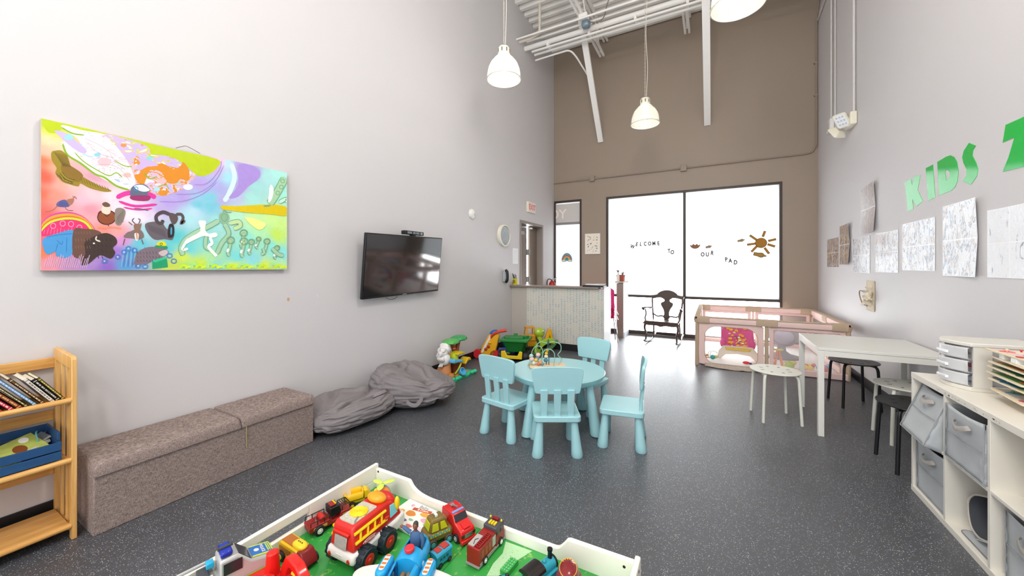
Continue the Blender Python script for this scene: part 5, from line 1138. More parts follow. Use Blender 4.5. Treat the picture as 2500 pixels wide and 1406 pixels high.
little('toy_plane', 'tiny tan toy near the playpen door', (-.1, 6.55, .03), [('body', 'e', (0, 0, .015), (.05, .02, .015), 'c8a060'), ('wing', 'b', (0, 0, .02), (.03, .09, .008), 'd8b878')])
little('toy_car', 'small red toy car on the playpen mat', (.42, 6.24, .03), [('body', 'e', (0, 0, .022), (.045, .025, .02), 'c8303c'), ('nose', 'e', (.05, 0, .015), (.02, .02, .013), '503c60')])
little('rattle_toy', 'white and pink rattle right of the red toy car', (.50, 6.27, .03), [('head', 'e', (0, 0, .02), (.025, .02, .02), 'e8d8dc'), ('handle', 'c', (.02, 0, .012), (.10, .02, .012, .006), 'c06c7c'), ('end', 'e', (.10, .02, .014), (.014, .014, .014), '70607c')])
little('toy_block', 'small yellow block by the middle post of the playpen', (.58, 6.22, .03), [('block', 'b', (0, 0, .02), (.03, .03, .04), 'd8b030'), ('knob', 'e', (0, 0, .045), (.01, .01, .01), 'c88020')])
little('activity_arch', 'orange legged baby gym toy behind the net', (.78, 6.22, .03), [('leg', 'c', (-.03, 0, 0), (.0, 0, .24, .014), 'e08c5c'), ('leg', 'c', (.06, 0, 0), (.02, 0, .24, .014), 'e08c5c'), ('bar', 'b', (.01, 0, .25), (.12, .03, .025), 'c8c868')])
for i, (x_, y_, h1, h2, lab) in enumerate([(.92, 6.25, 'a8c860', 'e0c058', 'green and yellow round baby toy behind the net, next to the orange legs'), (1.12, 6.22, 'e8d068', 'd87c8c', 'yellow baby toy with pink ball behind the desk legs'), (1.28, 6.25, 'd8788c', '8cb8d8', 'pink and blue baby toy near the right playpen post')]):
    little('baby_toy', lab, (x_, y_, .03), [('body', 'e', (0, 0, .05), (.06, .04, .05), h1), ('ball', 'e', (.05, -.02, .09), (.025, .025, .025), h2), ('ring', 'r', (-.04, -.03, .06), (.035, .006), h2), ('foot', 'b', (0, 0, .008), (.13, .07, .016), 'd0d4c0')], 'baby toys on the playpen mat')

# ================================================================ rocking chair and the stacked pink chairs
dkw = mat('dark brown varnished wood', '4a3a32', .35, var=.2, scale=8)
R = thing('rocking_chair', 'dark wooden rocking chair standing before the big window', 'rocking chair', (-.80, 7.42, 0), rad(-7))
def fl_(pts, y, tt, nm, M=None, k=5):
    P = smooth_path([(p[0], p[1], 0) for p in pts], k, True); b = B(); 
    if M is not None: b.X = M
    b.prism([(p.x, p.y) for p in P], y-tt/2, y+tt/2, 'xz'); return b.obj(nm, dkw, R, bevel=.003)
MB_ = TR(0, .20, .42) @ Matrix.Rotation(rad(-9), 4, 'X')        # back leans away
fl_([(-.30, .44), (-.25, .45), (-.18, .47), (-.17, .49), (-.10, .535), (0, .555), (.10, .535), (.17, .49), (.18, .47), (.25, .45), (.30, .44), (.27, .385), (.18, .405), (.10, .41), (.06, .38), (-.06, .38), (-.10, .41), (-.18, .405), (-.27, .385)], 0, .028, 'crest_rail', MB_, 3)
fl_([(-.05, .40), (.05, .40), (.05, .345), (.105, .31), (.105, .26), (.06, .18), (.045, .10), (.06, .045), (.03, .0), (-.03, .0), (-.06, .045), (-.045, .10), (-.06, .18), (-.105, .26), (-.105, .31), (-.05, .345)], 0, .016, 'back_splat', MB_, 4)
b = B(); b.X = MB_; b.tube(smooth_path([(-.25, 0, .10), (-.17, 0, .05), (-.08, 0, .06), (0, 0, .025), (.08, 0, .06), (.17, 0, .05), (.25, 0, .10)], 5), .014, 8); b.obj('lower_rail', dkw, R)
for sx in (-1, 1):
    b = B(); b.X = MB_; b.tube(smooth_path([(sx*.235, 0, -.02), (sx*.255, 0, .15), (sx*.27, 0, .3), (sx*.275, 0, .42)], 4), .016, 8); b.obj('back_post', dkw, R)
    b = B(); b.tube(smooth_path([(sx*.26, .185, .63), (sx*.30, .05, .635), (sx*.32, -.08, .64), (sx*.33, -.17, .635)], 5), lambda t: .015+.008*t, 10, flat=1.5); b.obj('armrest', dkw, R)
    B().tube(smooth_path([(sx*.31, -.10, .63), (sx*.285, -.13, .54), (sx*.30, -.15, .46), (sx*.27, -.17, .41)], 4), .014, 8).obj('arm_support', dkw, R)
    B().tube(smooth_path([(sx*.27, -.20, .385), (sx*.29, -.215, .30), (sx*.265, -.20, .18), (sx*.27, -.215, .065)], 5), lambda t: .024-.010*t, 10).obj('front_leg', dkw, R)
    B().tube(smooth_path([(sx*.23, .19, .39), (sx*.235, .21, .2), (sx*.24, .23, .05)], 4), .016, 8).obj('rear_leg', dkw, R)
    B().tube(smooth_path([(sx*.275, -.29, .07), (sx*.27, -.18, .035), (sx*.265, .0, .018), (sx*.255, .2, .035), (sx*.25, .42, .12)], 6), .019, 8, flat=.7).obj('rocker', dkw, R)
b = B(); b.prism([(-.30, -.24), (.30, -.24), (.26, .20), (-.26, .20)], .40, .425, 'xy'); b.obj('seat', dkw, R, bevel=.008)
fl_([(-.29, .40), (.29, .40), (.28, .36), (.2, .345), (.08, .35), (0, .33), (-.08, .35), (-.2, .345), (-.28, .36)], -.235, .02, 'front_apron', None, 3)
B().cyl((-.265, -.20, .17), (.265, -.20, .17), .009).obj('stretcher', dkw, R)
mg = mat('magenta plastic', 'dc2478', .35, var=.03)
def pink_chair(k):
    R = thing('stacking_chair', ['lowest', 'middle', 'topmost'][k]+' magenta chair of the stack behind the counter', 'chair', (-1.82, 7.16, .095*k), rad(20), 'magenta chairs stacked behind the counter')
    rows = []
    for j in range(15):
        v = j/14
        if v < .5: y, z = -.18+.40*v/.5, .45-.02*sin(pi*v/.5)
        else: w = (v-.5)/.5; y, z = .22+.05*w+.03*sin(pi*w/2), .45+.36*w
        ww = .20 if v < .9 else .20*math.sqrt(max(.05, 1-((v-.9)/.1)**2*.6))
        rows.append([(ww*(i/5-1), y-.02*(1-abs(i/5-1))*(v > .5), z+.02*abs(i/5-1)**2*(v < .5)) for i in range(11)])
    b = B(); b.loft(rows, False, False); o = b.obj('shell', mg, R); o.modifiers.new('thickness', 'SOLIDIFY').thickness = .008
    b = B(); b.ell((0, .262, .66), (.035, .008, .018), 12); b.obj('grip_hole', mat('bright grip', 'f0e4e8', .5), R)
    if k == 0:
        for sx in (-1, 1):
            for sy in (-1, 1): B().tube([(sx*.17, sy*.13, .43), (sx*.21, sy*.20, 0)], .010, 8).obj('leg', CHROME, R)
    else:
        for sx in (-1, 1): B().tube([(sx*.17, -.15, .43), (sx*.21, -.19, .33)], .010, 8).obj('leg', CHROME, R)
for k in range(3): pink_chair(k)

# ================================================================ right wall
def px_(px, py): return onX(px, py, XR)
green = mat('glossy green vinyl', '08c04c', .13, var=.05, scale=60, bump=.05, bscale=25, coat=.6)
def letter_poly(name, label, pts, holes=None, k=1):
    P = [px_(*p) for p in pts]
    if k > 1: P = smooth_path(P, k, True)
    b = B()
    if holes:
        Hh = [px_(*p) for p in holes]; n = len(P)
        # bridge outline and hole through one seam
        i0 = min(range(n), key=lambda i: (P[i]-Hh[0]).length)
        ring_ = P[i0:]+P[:i0+1]+[Hh[0]]+Hh[::-1]
        ring_ = [(p.y, p.z) for p in ring_]
        poly = ring_
    else: poly = [(p.y, p.z) for p in P]
    from mathutils.geometry import tessellate_polygon
    if holes:
        loops = [[Vector((p.y, p.z, 0)) for p in P], [Vector((p.y, p.z, 0)) for p in Hh]]; al = loops[0]+loops[1]
        tri = tessellate_polygon(loops); V = [b._v((XR-.0022, p.x, p.y)) for p in al]
        for t_ in tri: b._f([V[i] for i in t_])
        for lp, off in ((loops[0], 0), (loops[1], len(loops[0]))):
            W_ = [b._v((XR-.0002, p.x, p.y)) for p in lp]
            for i in range(len(lp)): j = (i+1) % len(lp); b._f([V[off+i], V[off+j], W_[j], W_[i]])
    else: b.prism(poly, XR-.0022, XR-.0002, 'yz')
    o = b.obj(name, green, smooth=False); tag(o, label, 'wall letter', 'green wall letters'); return o
def zz6(x, y): return (2200+x/5.623, 270+y/5.624)
letter_poly('wall_letter', 'green vinyl letter K starting the word KIDS', [zz6(*p) for p in [(55, 985), (140, 940), (152, 1020), (178, 905), (268, 885), (232, 1090), (303, 1240), (215, 1315), (160, 1215), (170, 1350), (95, 1388)]])
letter_poly('wall_letter', 'green vinyl letter I in the word KIDS', [zz6(*p) for p in [(342, 790), (440, 740), (472, 1190), (372, 1238)]])
letter_poly('wall_letter', 'green vinyl letter D in the word KIDS', [zz6(*p) for p in [(500, 705), (620, 632), (680, 612), (735, 640), (770, 700), (790, 820), (780, 960), (745, 1050), (690, 1100), (525, 1168)]], [zz6(*p) for p in [(608, 830), (640, 812), (672, 850), (672, 900), (625, 965)]])
letter_poly('wall_letter', 'green vinyl letter S ending the word KIDS', [zz6(*p) for p in [(935, 443), (1032, 483), (990, 545), (985, 620), (1030, 710), (1060, 800), (1045, 900), (965, 1015), (850, 965), (900, 890), (905, 810), (860, 720), (843, 640), (865, 550)]])
letter_poly('wall_letter', 'large green letter Z cut by the right edge of the picture', [zz6(*p) for p in [(1440, 195), (1700, 80), (1990, -60), (1940, 160), (1700, 700), (2010, 540), (1990, 560), (1975, 700), (1400, 840), (1480, 640), (1560, 370), (1400, 440)]])
def photo_mat(tones):
    nm = 'photo print '+tones[0]
    if nm in MATS: return MATS[nm]
    m = bpy.data.materials.new(nm); MATS[nm] = m; m.use_nodes = True; nt = m.node_tree; N = nt.nodes; L = nt.links; b = N['Principled BSDF']
    tc = N.new('ShaderNodeTexCoord'); oi = N.new('ShaderNodeObjectInfo'); ge = N.new('ShaderNodeNewGeometry'); mp = N.new('ShaderNodeMapping'); mp.inputs['Scale'].default_value = (14, 14, 7)
    L.new(ge.outputs['Position'], mp.inputs[0]); nz = N.new('ShaderNodeTexNoise'); nz.inputs['Scale'].default_value = 1.6; nz.inputs['Detail'].default_value = 5; nz.inputs['Distortion'].default_value = 1.2; L.new(mp.outputs[0], nz.inputs['Vector'])
    r = N.new('ShaderNodeValToRGB'); r.color_ramp.interpolation = 'EASE'
    while len(r.color_ramp.elements) < len(tones): r.color_ramp.elements.new(.5)
    for i, c in enumerate(tones): r.color_ramp.elements[i].position = .30+.40*i/len(tones); r.color_ramp.elements[i].color = (*lin(c), 1)
    L.new(nz.outputs['Fac'], r.inputs[0]); L.new(r.outputs[0], b.inputs['Base Color']); b.inputs['Roughness'].default_value = .2; b.inputs['Coat Weight'].default_value = .6; b.inputs['Coat Roughness'].default_value = .12
    return m
def poster(px4, label, tones, grid=(2, 2), curl=.0, rows_extra=0):
    P = [px_(*p) for p in px4]; y0_, y1_ = (P[1].y+P[2].y)/2, (P[0].y+P[3].y)/2; z0_, z1_ = (P[3].z+P[2].z)/2, (P[0].z+P[1].z)/2
    cy_, cz_ = (y0_+y1_)/2, (z0_+z1_)/2; w, h = (y1_-y0_), (z1_-z0_)
    R = thing('photo_poster', label, 'poster', (XR, cy_, cz_), 0, 'photo sheets taped to the right wall')
    glp = mat('glossy white photo paper', 'f2f1f3', .2, var=.01, coat=.6)
    n = 10
    def off(u, v): return -.003-curl*(1-u)**2*(.4+.6*abs(2*v-1))          # the near edge lifts off the wall
    b = B(); rows = [[(off(i/n, j/n), -w/2+w*i/n, -h/2+h*j/n) for i in range(n+1)] for j in range(n+1)]
    b.loft(rows, False, False); o = b.obj('sheet', glp, R, smooth=False); s = o.modifiers.new('thickness', 'SOLIDIFY'); s.thickness = .001; s.offset = 0
    gx, gz = grid; ms = photo_mat(tones)
    for a_ in range(gx):
        for c_ in range(gz):
            b = B(); m_ = .018; u0, u1 = (a_+m_*1.2)/gx, (a_+1-m_*1.2)/gx; v0, v1 = (c_+m_)/gz, (c_+1-m_)/gz; k = 6
            b.loft([[(off(u0+(u1-u0)*i/k, v0+(v1-v0)*j/k)-.0008, -w/2+w*(u0+(u1-u0)*i/k), -h/2+h*(v0+(v1-v0)*j/k)) for i in range(k+1)] for j in range(k+1)], False, False)
            b.obj('photograph', ms, o)
TN = ['8a5a3c', 'c8906c', '3c3a48', 'e0c8b0', '6c84a8', 'd8b860']
GLARE_TONES = ['dcdadc', 'e6e4e8', 'dee0e8', 'eeecee', 'dadde4', 'e8e6e2']  # window glare on the glossy sheets is put into these pale tones
poster([(2020, 585), (2048, 578), (2048, 652), (2020, 652)], 'photo sheet of four children pictures, nearest the far corner', TN)
poster([(2051, 550), (2079, 546), (2077, 647), (2050, 645)], 'curling photo sheet, second from the far corner', TN, curl=.03)
poster([(2101, 458), (2141, 443), (2142, 565), (2105, 570)], 'curling photo sheet hung above the others', ['8c98a0', 'd0b8a8', 'c8c0c0', 'b0a8b8', 'e0d4c8'], curl=.03)
poster([(2083, 582), (2125, 577), (2124, 669), (2082, 664)], 'photo sheet with a coloured left column, third in the lower row', GLARE_TONES[:2]+TN[3:5]+GLARE_TONES[2:])
poster([(2139, 570), (2194, 561), (2194, 669), (2138, 662)], 'photo sheet with glare in its pale tones, middle of the lower row', GLARE_TONES)
poster([(2205, 546), (2284, 531), (2284, 662), (2203, 660)], 'pale photo sheet below the letter K', GLARE_TONES)
poster([(2303, 503), (2394, 482), (2391, 678), (2303, 672)], 'tall pale photo sheet lifting off the wall below the letter S', GLARE_TONES, curl=.02)
poster([(2413, 513), (2530, 492), (2530, 682), (2411, 677)], 'pale photo sheet with a child, at the right edge of the picture', ['7c8494']+GLARE_TONES)
v = px_(2126, 722)
R = thing('craft_plaque', 'cream paper craft plaque hanging below the photo sheets', 'wall decoration', (XR, v.y, v.z))
cw_ = mat('parchment card', 'cdbfa2', .7, var=.3, scale=30)
B().bb(-.012, -.002, -.13, .10, -.17, .17).obj('board', cw_, R, bevel=.004)
b = B(); rng = random.Random(2)
for i in range(16): a = rng.uniform(0, 6.28); b.X = TR(-.03-.02*rng.random(), -.02+.12*cos(a)*rng.random(), -.02+.12*sin(a)*rng.random()) @ R3(rng.uniform(0, 3), rng.uniform(0, 3), 0); b.prism(circ(.035, 8, 0, 0, .018), -.002, .002, 'xy')
b.X = Matrix(); b.obj('paper_flowers', mat('cream paper petals', 'e2d8c4', .7, var=.2), R)
B().tube(smooth_path([(-.02, .06, .02), (-.05, .15, .05), (-.04, .22, .0), (-.03, .16, -.10), (-.02, .05, -.12)], 5), .006, 6).obj('twig', mat('tan twig', '9c8a6c', .7), R)
# emergency light and conduits
v = onX(2068, 298, XR-.08)
R = thing('emergency_light', 'white twin-head emergency light on the right wall', 'emergency light', (XR, 6.22, 3.27))
B().bb(-.07, -.002, -.12, .12, -.07, .09).obj('housing', capm, R, bevel=.01)
for dy, dz, a in ((-.02, .03, 42), (.20, -.06, -62)):
    hd = B(); M = TR(-.12, dy, dz) @ rotz(rad(a)) @ R3(0, rad(-128), 0); hd.X = M; hd.loft([[(x_*s_, y_*s_, z_) for x_, y_ in rrect(.2, .16, .03)] for z_, s_ in ((-.05, .45), (0, .9), (.025, 1))]); H_ = hd.obj('lamp_head', capm, R, bevel=.004)
    b = B(); b.X = M
    b.prism(rrect(.17, .13, .025), .0255, .029, 'xy'); b.obj('lens', mat('led lens', 'f4f6fa', .2), H_)
    b = B(); b.X = M
    for i in range(3):
        for j in range(3): b.cyl((-.05+.05*i, -.035+.035*j, .029), (-.05+.05*i, -.035+.035*j, .031), .012, n=10)
    b.obj('led_dots', mat('led dots', 'c0c8d0', .3), H_)
cw = mat('conduit painted grey', 'cfcbc8', .4)
def rp(name, label, pts, r): o = B().tube(pts, r, 10).obj(name, cw); tag(o, label, 'conduit', 'conduits on the right wall')
rp('wall_pipe', 'conduit dropping down to the emergency light', [(XR-.022, 6.15, 3.36), (XR-.022, 6.15, 6.3)], .014)
rp('wall_pipe', 'conduit dropping to the white box near the corner', [(XR-.022, 7.16, 3.58), (XR-.022, 7.16, 6.3)], .013)
rp('wall_pipe', 'thinner conduit just right of the one to the box', [(XR-.018, 6.98, 3.60), (XR-.018, 6.98, 5.4), (XR-.018, 7.1, 5.5)], .009)
rp('wall_pipe', 'slanting conduit rising from the corner to the roof', [(XR-.018, 8.0, 5.60), (XR-.018, 7.45, 5.66), (XR-.018, 6.6, 5.75), (XR-.018, 6.2, 6.2)], .012)
R = thing('junction_box', 'white box at the end of the far right-wall conduit', 'electrical box', (XR, 7.2, 3.53)); B().bb(-.05, -.002, -.10, .10, -.08, .09).obj('box', WHITE, R, bevel=.004); B().bb(-.056, -.05, -.06, .06, -.05, .07).obj('cover', mat('grey cover', 'c2c0be', .4), R)
# ================================================================ toy table
G0 = .368
cream = mat('cream white painted wood', 'efebdf', .42, var=.05, scale=9)
gm2 = bpy.data.materials.new('green play board'); gm2.use_nodes = True; nt = gm2.node_tree; N = nt.nodes; L = nt.links
tc = N.new('ShaderNodeTexCoord'); nz = N.new('ShaderNodeTexNoise'); nz.inputs['Scale'].default_value = 42; nz.inputs['Detail'].default_value = 8; L.new(tc.outputs['Object'], nz.inputs['Vector'])
rp_ = N.new('ShaderNodeValToRGB'); rp_.color_ramp.elements[0].position = .60; rp_.color_ramp.elements[0].color = (*lin('389a44'), 1); rp_.color_ramp.elements[1].position = .72; rp_.color_ramp.elements[1].color = (*lin('8fb85c'), 1)
L.new(nz.outputs['Fac'], rp_.inputs[0]); L.new(rp_.outputs[0], N['Principled BSDF'].inputs['Base Color']); N['Principled BSDF'].inputs['Roughness'].default_value = .22
R = thing('toy_table', 'low cream play table with a green board, full of toy vehicles', 'play table', (0, 0, 0))
TX0, TX1, TY0, TY1 = -1.425, -.205, .40, 1.262
B().bb(TX0+.018, TX1-.018, TY0+.018, TY1-.018, G0-.014, G0).obj('play_board', gm2, R, smooth=False)
B().bb((TX0+TX1)/2-.0008, (TX0+TX1)/2+.0008, TY0+.02, TY1-.02, G0, G0+.0004).obj('board_seam', mat('seam', '1c4a24', .6), R)
B().flat([(p.x, p.y, G0+.0006) for p in [onZ(1150+x/5.556, 1250+y/5.556, G0) for x, y in ((470, 400), (830, 530), (640, 650), (400, 867), (210, 867), (300, 700), (430, 560))]]).obj('pale_road', fleck_mat('pale speckled paint', 'a9cfa0', ['3c6c44', '5c8c5c', '7aa878'], 160, .4, .4, .1, .2), R, smooth=False)
def rimprof(a, c, zb=.30):
    A = a+.20; C = c-.235
    low = smooth_path([(A, .455, 0), (A+.012, .452, 0), (A+.035, .428, 0), (A+.075, .412, 0), (A+.13, .406, 0)], 4)+smooth_path([(C-.06, .406, 0), (C-.03, .409, 0), (C-.008, .430, 0), (C+.006, .448, 0), (C+.02, .452, 0)], 4)
    return [(a, zb), (a, .455)]+[(p.x, p.y) for p in low]+[(c, .455), (c, zb)]
B().prism(rimprof(TX0+.018, TX1-.018), TY1-.018, TY1, 'xz').obj('side_board', cream, R, bevel=.004)
B().prism(rimprof(TX0+.018, TX1-.018), TY0, TY0+.018, 'xz').obj('side_board', cream, R, bevel=.004)
b = B(); zs = .472
b.bb(TX0, TX0+.018, TY0, TY1, .30, .402); b.bb(TX0, TX0+.018, TY0, .55, .402, zs); b.bb(TX0, TX0+.018, .915, TY1, .402, zs); b.bb(TX0, TX0+.018, .55, .915, .438, zs)
bmesh.ops.remove_doubles(b.bm, verts=b.bm.verts, dist=.0004); b.obj('side_board', cream, R, bevel=.003)
B().bb(TX1-.018, TX1, TY0, TY1, .30, .470).obj('side_board', cream, R, bevel=.004)
for x in (TX0+.035, TX1-.035):
    for y in (TY0+.035, TY1-.035): B().box((x+(.018 if x < -1 else -.018), y+(.018 if y < .8 else -.018), .165), (.06, .06, .33)).obj('leg', cream, R, bevel=.004)
for x, z in ((TX0+.035, .445), (TX1-.05, .43)): B().cyl((x, TY1-.0185, z), (x, TY1-.0165, z), .005, n=12).obj('screw', mat('dark screw', '3a342e', .4, .6), R)
B().cyl((TX1-.001, TY1-.04, .45), (TX1+.001, TY1-.04, .45), .005, n=12).obj('screw', mat('dark screw', '3a342e', .4, .6), R)

TG = 'toy vehicles on the green board'
def toy(name, label, x, y, rz, z=G0+.0005, cat='toy', group=TG, rot=None): return thing(name, label, cat, (x, y, z), rad(rz), group, rot=rot)
def wheel(R, x, y, r, w, tyre='1c1d1f', hub='d8d8d4', nm='wheel', tread=False):
    s = 1 if y > 0 else -1
    b = B(); n = 24
    prof = [(r*.9, -w/2), (r, -w/2+w*.15), (r, w/2-w*.15), (r*.9, w/2)]
    M = TR(x, y, r) @ R3(pi/2, 0, 0)
    b.lathe(prof, n=n, M=M); o = b.obj(nm, mat('tyre '+tyre, tyre, .55), R)
    if tread:
        b = B()
        for i in range(12): a = 2*pi*i/12; b.box((x+r*cos(a), y, r+r*sin(a)), (r*.26, w*.8, r*.16), R3(0, -a+pi/2+.0, 0))
        b.obj('tread', mat('tyre '+tyre, tyre, .55), o, bevel=.001)
    b = B(); b.lathe([(r*.55, 0), (r*.5, .0015), (r*.2, .001), (r*.15, .004), (0, .004)], M=TR(x, y+s*w/2, r) @ R3(-s*pi/2, 0, 0), n=18); b.obj('hub', pl(hub), o)
def wheels(R, xs, hw, r, w, **k):
    for x in xs:
        for s in (-1, 1): wheel(R, x, s*hw, r, w, **k)
def shell(pts, y0, y1, inset=.0):   # side outline (x,z) swept across y, with narrower top
    b = B(); zmax = max(p[1] for p in pts); zmin = min(p[1] for p in pts)
    b.loft([[(p[0], s*((y1-y0)/2-inset*(p[1]-zmin)/(zmax-zmin)), p[1]) for p in pts] for s in (-1, 1)]); return b
# 1. big preschool fire truck
R = toy('toy_fire_truck', 'largest toy fire truck, red and white with a coiled yellow hose', -1.125, .955, 92); R.scale = (.86, 1.02, .88)
red_, wht, yel = pl('c8261e'), pl('dcdad4'), pl('eec414')
o = shell([(-.135, .04), (-.145, .06), (-.135, .085), (.10, .088), (.15, .10), (.155, .06), (.14, .035)], -.064, .064, -.0).obj('chassis', wht, R, bevel=.014, seg=3)
shell([(-.132, .085), (-.122, .165), (-.112, .178), (.055, .178), (.085, .172), (.125, .135), (.14, .088)], -.058, .058, .012).obj('body', red_, R, bevel=.010, seg=3)
B().prism(rrect(.125, .072, .008, 3, -.045, 0), .176, .181, 'xy').obj('roof_mat', fleck_mat('grey diamond plate', 'b9b4a6', ['dedacc', '8c887c', 'cac6b8'], 320, .8, .4, .4, .4), R)
b = B(); b.tube([(-.045+(.006+.0275*t/48)*cos(t*.65), (.006+.0275*t/48)*sin(t*.65), .184) for t in range(49)], .0034, 6); b.prism(circ(.033, 24, -.045, 0), .181, .184, 'xy'); b.obj('hose_coil', yel, R)
B().tube(smooth_path([(-.07, -.02, .183), (-.09, -.028, .183), (-.10, -.034, .182)], 4), .003).obj('hose_end', mat('grey hose', '8c8a80', .5), R)
B().ell((.055, 0, .187), (.034, .040, .022), 18, R3(0, .25, 0)).obj('siren_dome', pl('e6961c'), R)
B().ell((.10, 0, .160), (.035, .045, .028), 18, R3(0, .5, 0)).obj('cab_brow', red_, R)
for s in (-1, 1):
    b = B(); b.loft([[(x_, s*(.0475+(z_<.13)*.006+d), z_) for x_, z_ in ((.068, .108), (.112, .112), (.098, .155), (.072, .158))] for d in (0, .0035)]); b.obj('side_window', pl('7fd0dc', .2), R, bevel=.001)
    b = B()
    for z_, yy in ((.152, .0515), (.118, .0575)): b.tube([(-.118, s*yy, z_), (.045, s*yy, z_)], .0055, 8)
    for k in range(4): b.tube([(-.095+.037*k, s*.0578, .118), (-.088+.037*k, s*.0515, .152)], .0045, 8)
    b.obj('ladder', yel, R)
    b = B(); b.prism([(-.052+.034*cos(t_), .100+.0085*sin(t_)) for t_ in [i*pi/12 for i in range(24)]], s*.0605, s*.0622, 'xz'); b.obj('badge_rim', wht, R)
    b = B(); b.prism([(-.052+.0325*cos(t_), .100+.0073*sin(t_)) for t_ in [i*pi/12 for i in range(24)]], s*.0622, s*.0628, 'xz'); b.obj('badge', red_, R)
    if s < 0: text('badge_lettering', 'PLAYSKOOL', .0095, wht, R, TR(-.052, -.0630, .100) @ FACE_NY, .0003, .0003)
    b = B(); b.ell((.04, s*.063, .13), (.012, .004, .006), 10); b.ell((-.0, s*.063, .132), (.005, .004, .005), 10); b.obj('knobs', red_, R)
b = B(); b.box((-.1335, 0, .115), (.004, .058, .045), R3(0, .12, 0)); b.obj('rear_panel', mat('moulded grey panel', 'a8a29c', .4, var=.4, scale=120), R, bevel=.002)
b = B(); b.box((-.130, 0, .148), (.014, .075, .012), R3(0, .1, 0)); b.obj('rear_ledge', red_, R, bevel=.004)
b = B(); b.box((-.1395, 0, .062), (.006, .034, .022)); b.obj('number_plate', wht, R, bevel=.004)
for s in (-1, 1): B().ell((-.142, s*.045, .060), (.004, .008, .009), 12).obj('tail_lamp', pl('b8281c'), R)
wheels(R, (-.082, .030), .068, .044, .040, tyre='17252c', hub='c0241c', tread=True)
B().ell((.11, -.055, .15), (.012, .010, .03), 12).obj('mirror', yel, R); B().ell((.11, .055, .15), (.012, .010, .03), 12).obj('mirror', yel, R)
# 2. blue aeroplane with figure
cy = pl('1f9ad2'); 
R = toy('toy_plane', 'bright blue toy aeroplane with white wings and an open cockpit', -.873, .905, 111); R.scale = (.9, .9, .9)
def tubering(x, ry, zt, z0=.03, n=20): return [(x, ry*cos(2*pi*i/n), z0+(zt-z0)*(.5+.5*sin(2*pi*i/n))) for i in range(n)]
def openhull(x0, x1, ry0, ry1, zt, cut, n=8, name='hull'):
    b = B(); rows = []
    for k in range(n+1):
        t = k/n; x = x0+(x1-x0)*t; ry = ry0+(ry1-ry0)*t; row = []
        for i in range(17): a = pi*.5+cut+(2*pi-2*cut)*i/16; row.append((x, ry*cos(a), .028+(zt-.028)*(.5+.5*sin(a))))
        rows.append(row)
    b.loft(rows, False, False); o = b.obj(name, cy, R, ang=60); m_ = o.modifiers.new('thickness', 'SOLIDIFY'); m_.thickness = .004; m_.offset = 0; return o
openhull(-.125, -.015, .046, .052, .115, .75)
b = B(); b.loft([tubering(x, r, z) for x, r, z in ((-.018, .0525, .117), (.0, .053, .122), (.022, .052, .124), (.040, .052, .120))], True); b.obj('mid_deck', cy, R, ang=60)
openhull(.038, .105, .052, .044, .118, .8)
b = B(); b.loft([tubering(x, r, z) for x, r, z in ((.103, .0445, .117), (.125, .036, .108), (.142, .022, .09), (.150, .006, .07))], True); b.obj('nose', cy, R, ang=60)
b = B(); b.loft([tubering(x, r, z) for x, r, z in ((-.123, .046, .115), (-.15, .036, .105), (-.18, .02, .09), (-.20, .01, .085))], True); b.obj('tail', cy, R, ang=60)
B().cyl((.012, 0, .121), (.012, 0, .136), .0185, n=10).obj('button', pl('d0303a'), R, bevel=.003)
B().bb(-.115, -.02, -.034, .034, .034, .04).obj('cabin_floor', mat('grey white cabin', 'c6c8cc', .4, var=.1, scale=60), R)
B().bb(.042, .10, -.034, .034, .034, .045).obj('cockpit_floor', pl('1660a0'), R)
B().cyl((-.03, .035, .04), (-.03, .035, .10), .004, n=10).obj('strut', pl('1660a0'), R)
for s in (-1, 1):
    b = B(); P = [(-.035, s*.05), (-.06, s*.115), (-.075, s*.165), (-.055, s*.185), (-.025, s*.185), (.0, s*.15), (.02, s*.05)]; P = smooth_path([(p[0], p[1], 0) for p in P], 3, True); b.prism([(p.x, p.y) for p in P], .045, .066, 'xy'); b.obj('wing', wht, R, bevel=.006, seg=3)
    b = B(); b.prism([(p[0]-.02, p[1]+s*.080) for p in rrect(.095, .042, .02, 5)], .05, .095, 'xy'); b.obj('engine_pod', cy, R, bevel=.010, seg=3)
    b = B(); b.prism([(p[0]-.018, p[1]+s*.080) for p in rrect(.072, .020, .009, 4)], .0955, .0975, 'xy'); pd = b.obj('decal', wht, R)
    b = B()
    for k in range(4): b.box((-.043+.018*k, s*.080, .0979), (.008, .016, .001))
    b.obj('orange_stripes', pl('c8702c'), pd)
    b = B(); b.ell((.012, s*.0508, .07), (.014, .004, .018), 12); b.obj('porthole', mat('pale blue porthole', 'b8dce8', .3), R)
    b = B(); b.ell((-.16, s*.06, .085), (.022, .045, .006), 14); b.obj('tailplane', cy, R)
# figure
R = thing('toy_figure', 'toy pilot figure in blue overalls with one arm raised, standing in the plane', 'toy figure', (-.873, .905, G0+.0005), rad(111)); R.scale = (.9, .9, .9)
skin, jean = mat('brown toy skin', '7c4c34', .45), mat('blue overalls', '3c5c84', .6, var=.12, scale=60)
def limb(name, m_, pts, rs, par=R, n=10):
    P = [Vector(p) for p in pts]; return B().tube(smooth_path(P, 4), lambda t: rs[0]+(rs[1]-rs[0])*t, n).obj(name, m_, par)
b = B(); b.loft([[(.07+dx+rx*cos(a), ry*sin(a), z) for a in [2*pi*i/14 for i in range(14)]] for dx, rx, ry, z in ((0, .010, .016, .075), (0, .0125, .020, .10), (-.001, .0135, .022, .125), (-.001, .011, .021, .145), (-.001, .006, .010, .155))]); b.obj('torso', jean, R)
limb('arm', jean, [(.069, -.021, .147), (.064, -.030, .125), (.060, -.030, .105)], (.0085, .0065)); B().ell((.060, -.030, .099), (.006, .006, .008), 10).obj('hand', skin, R)
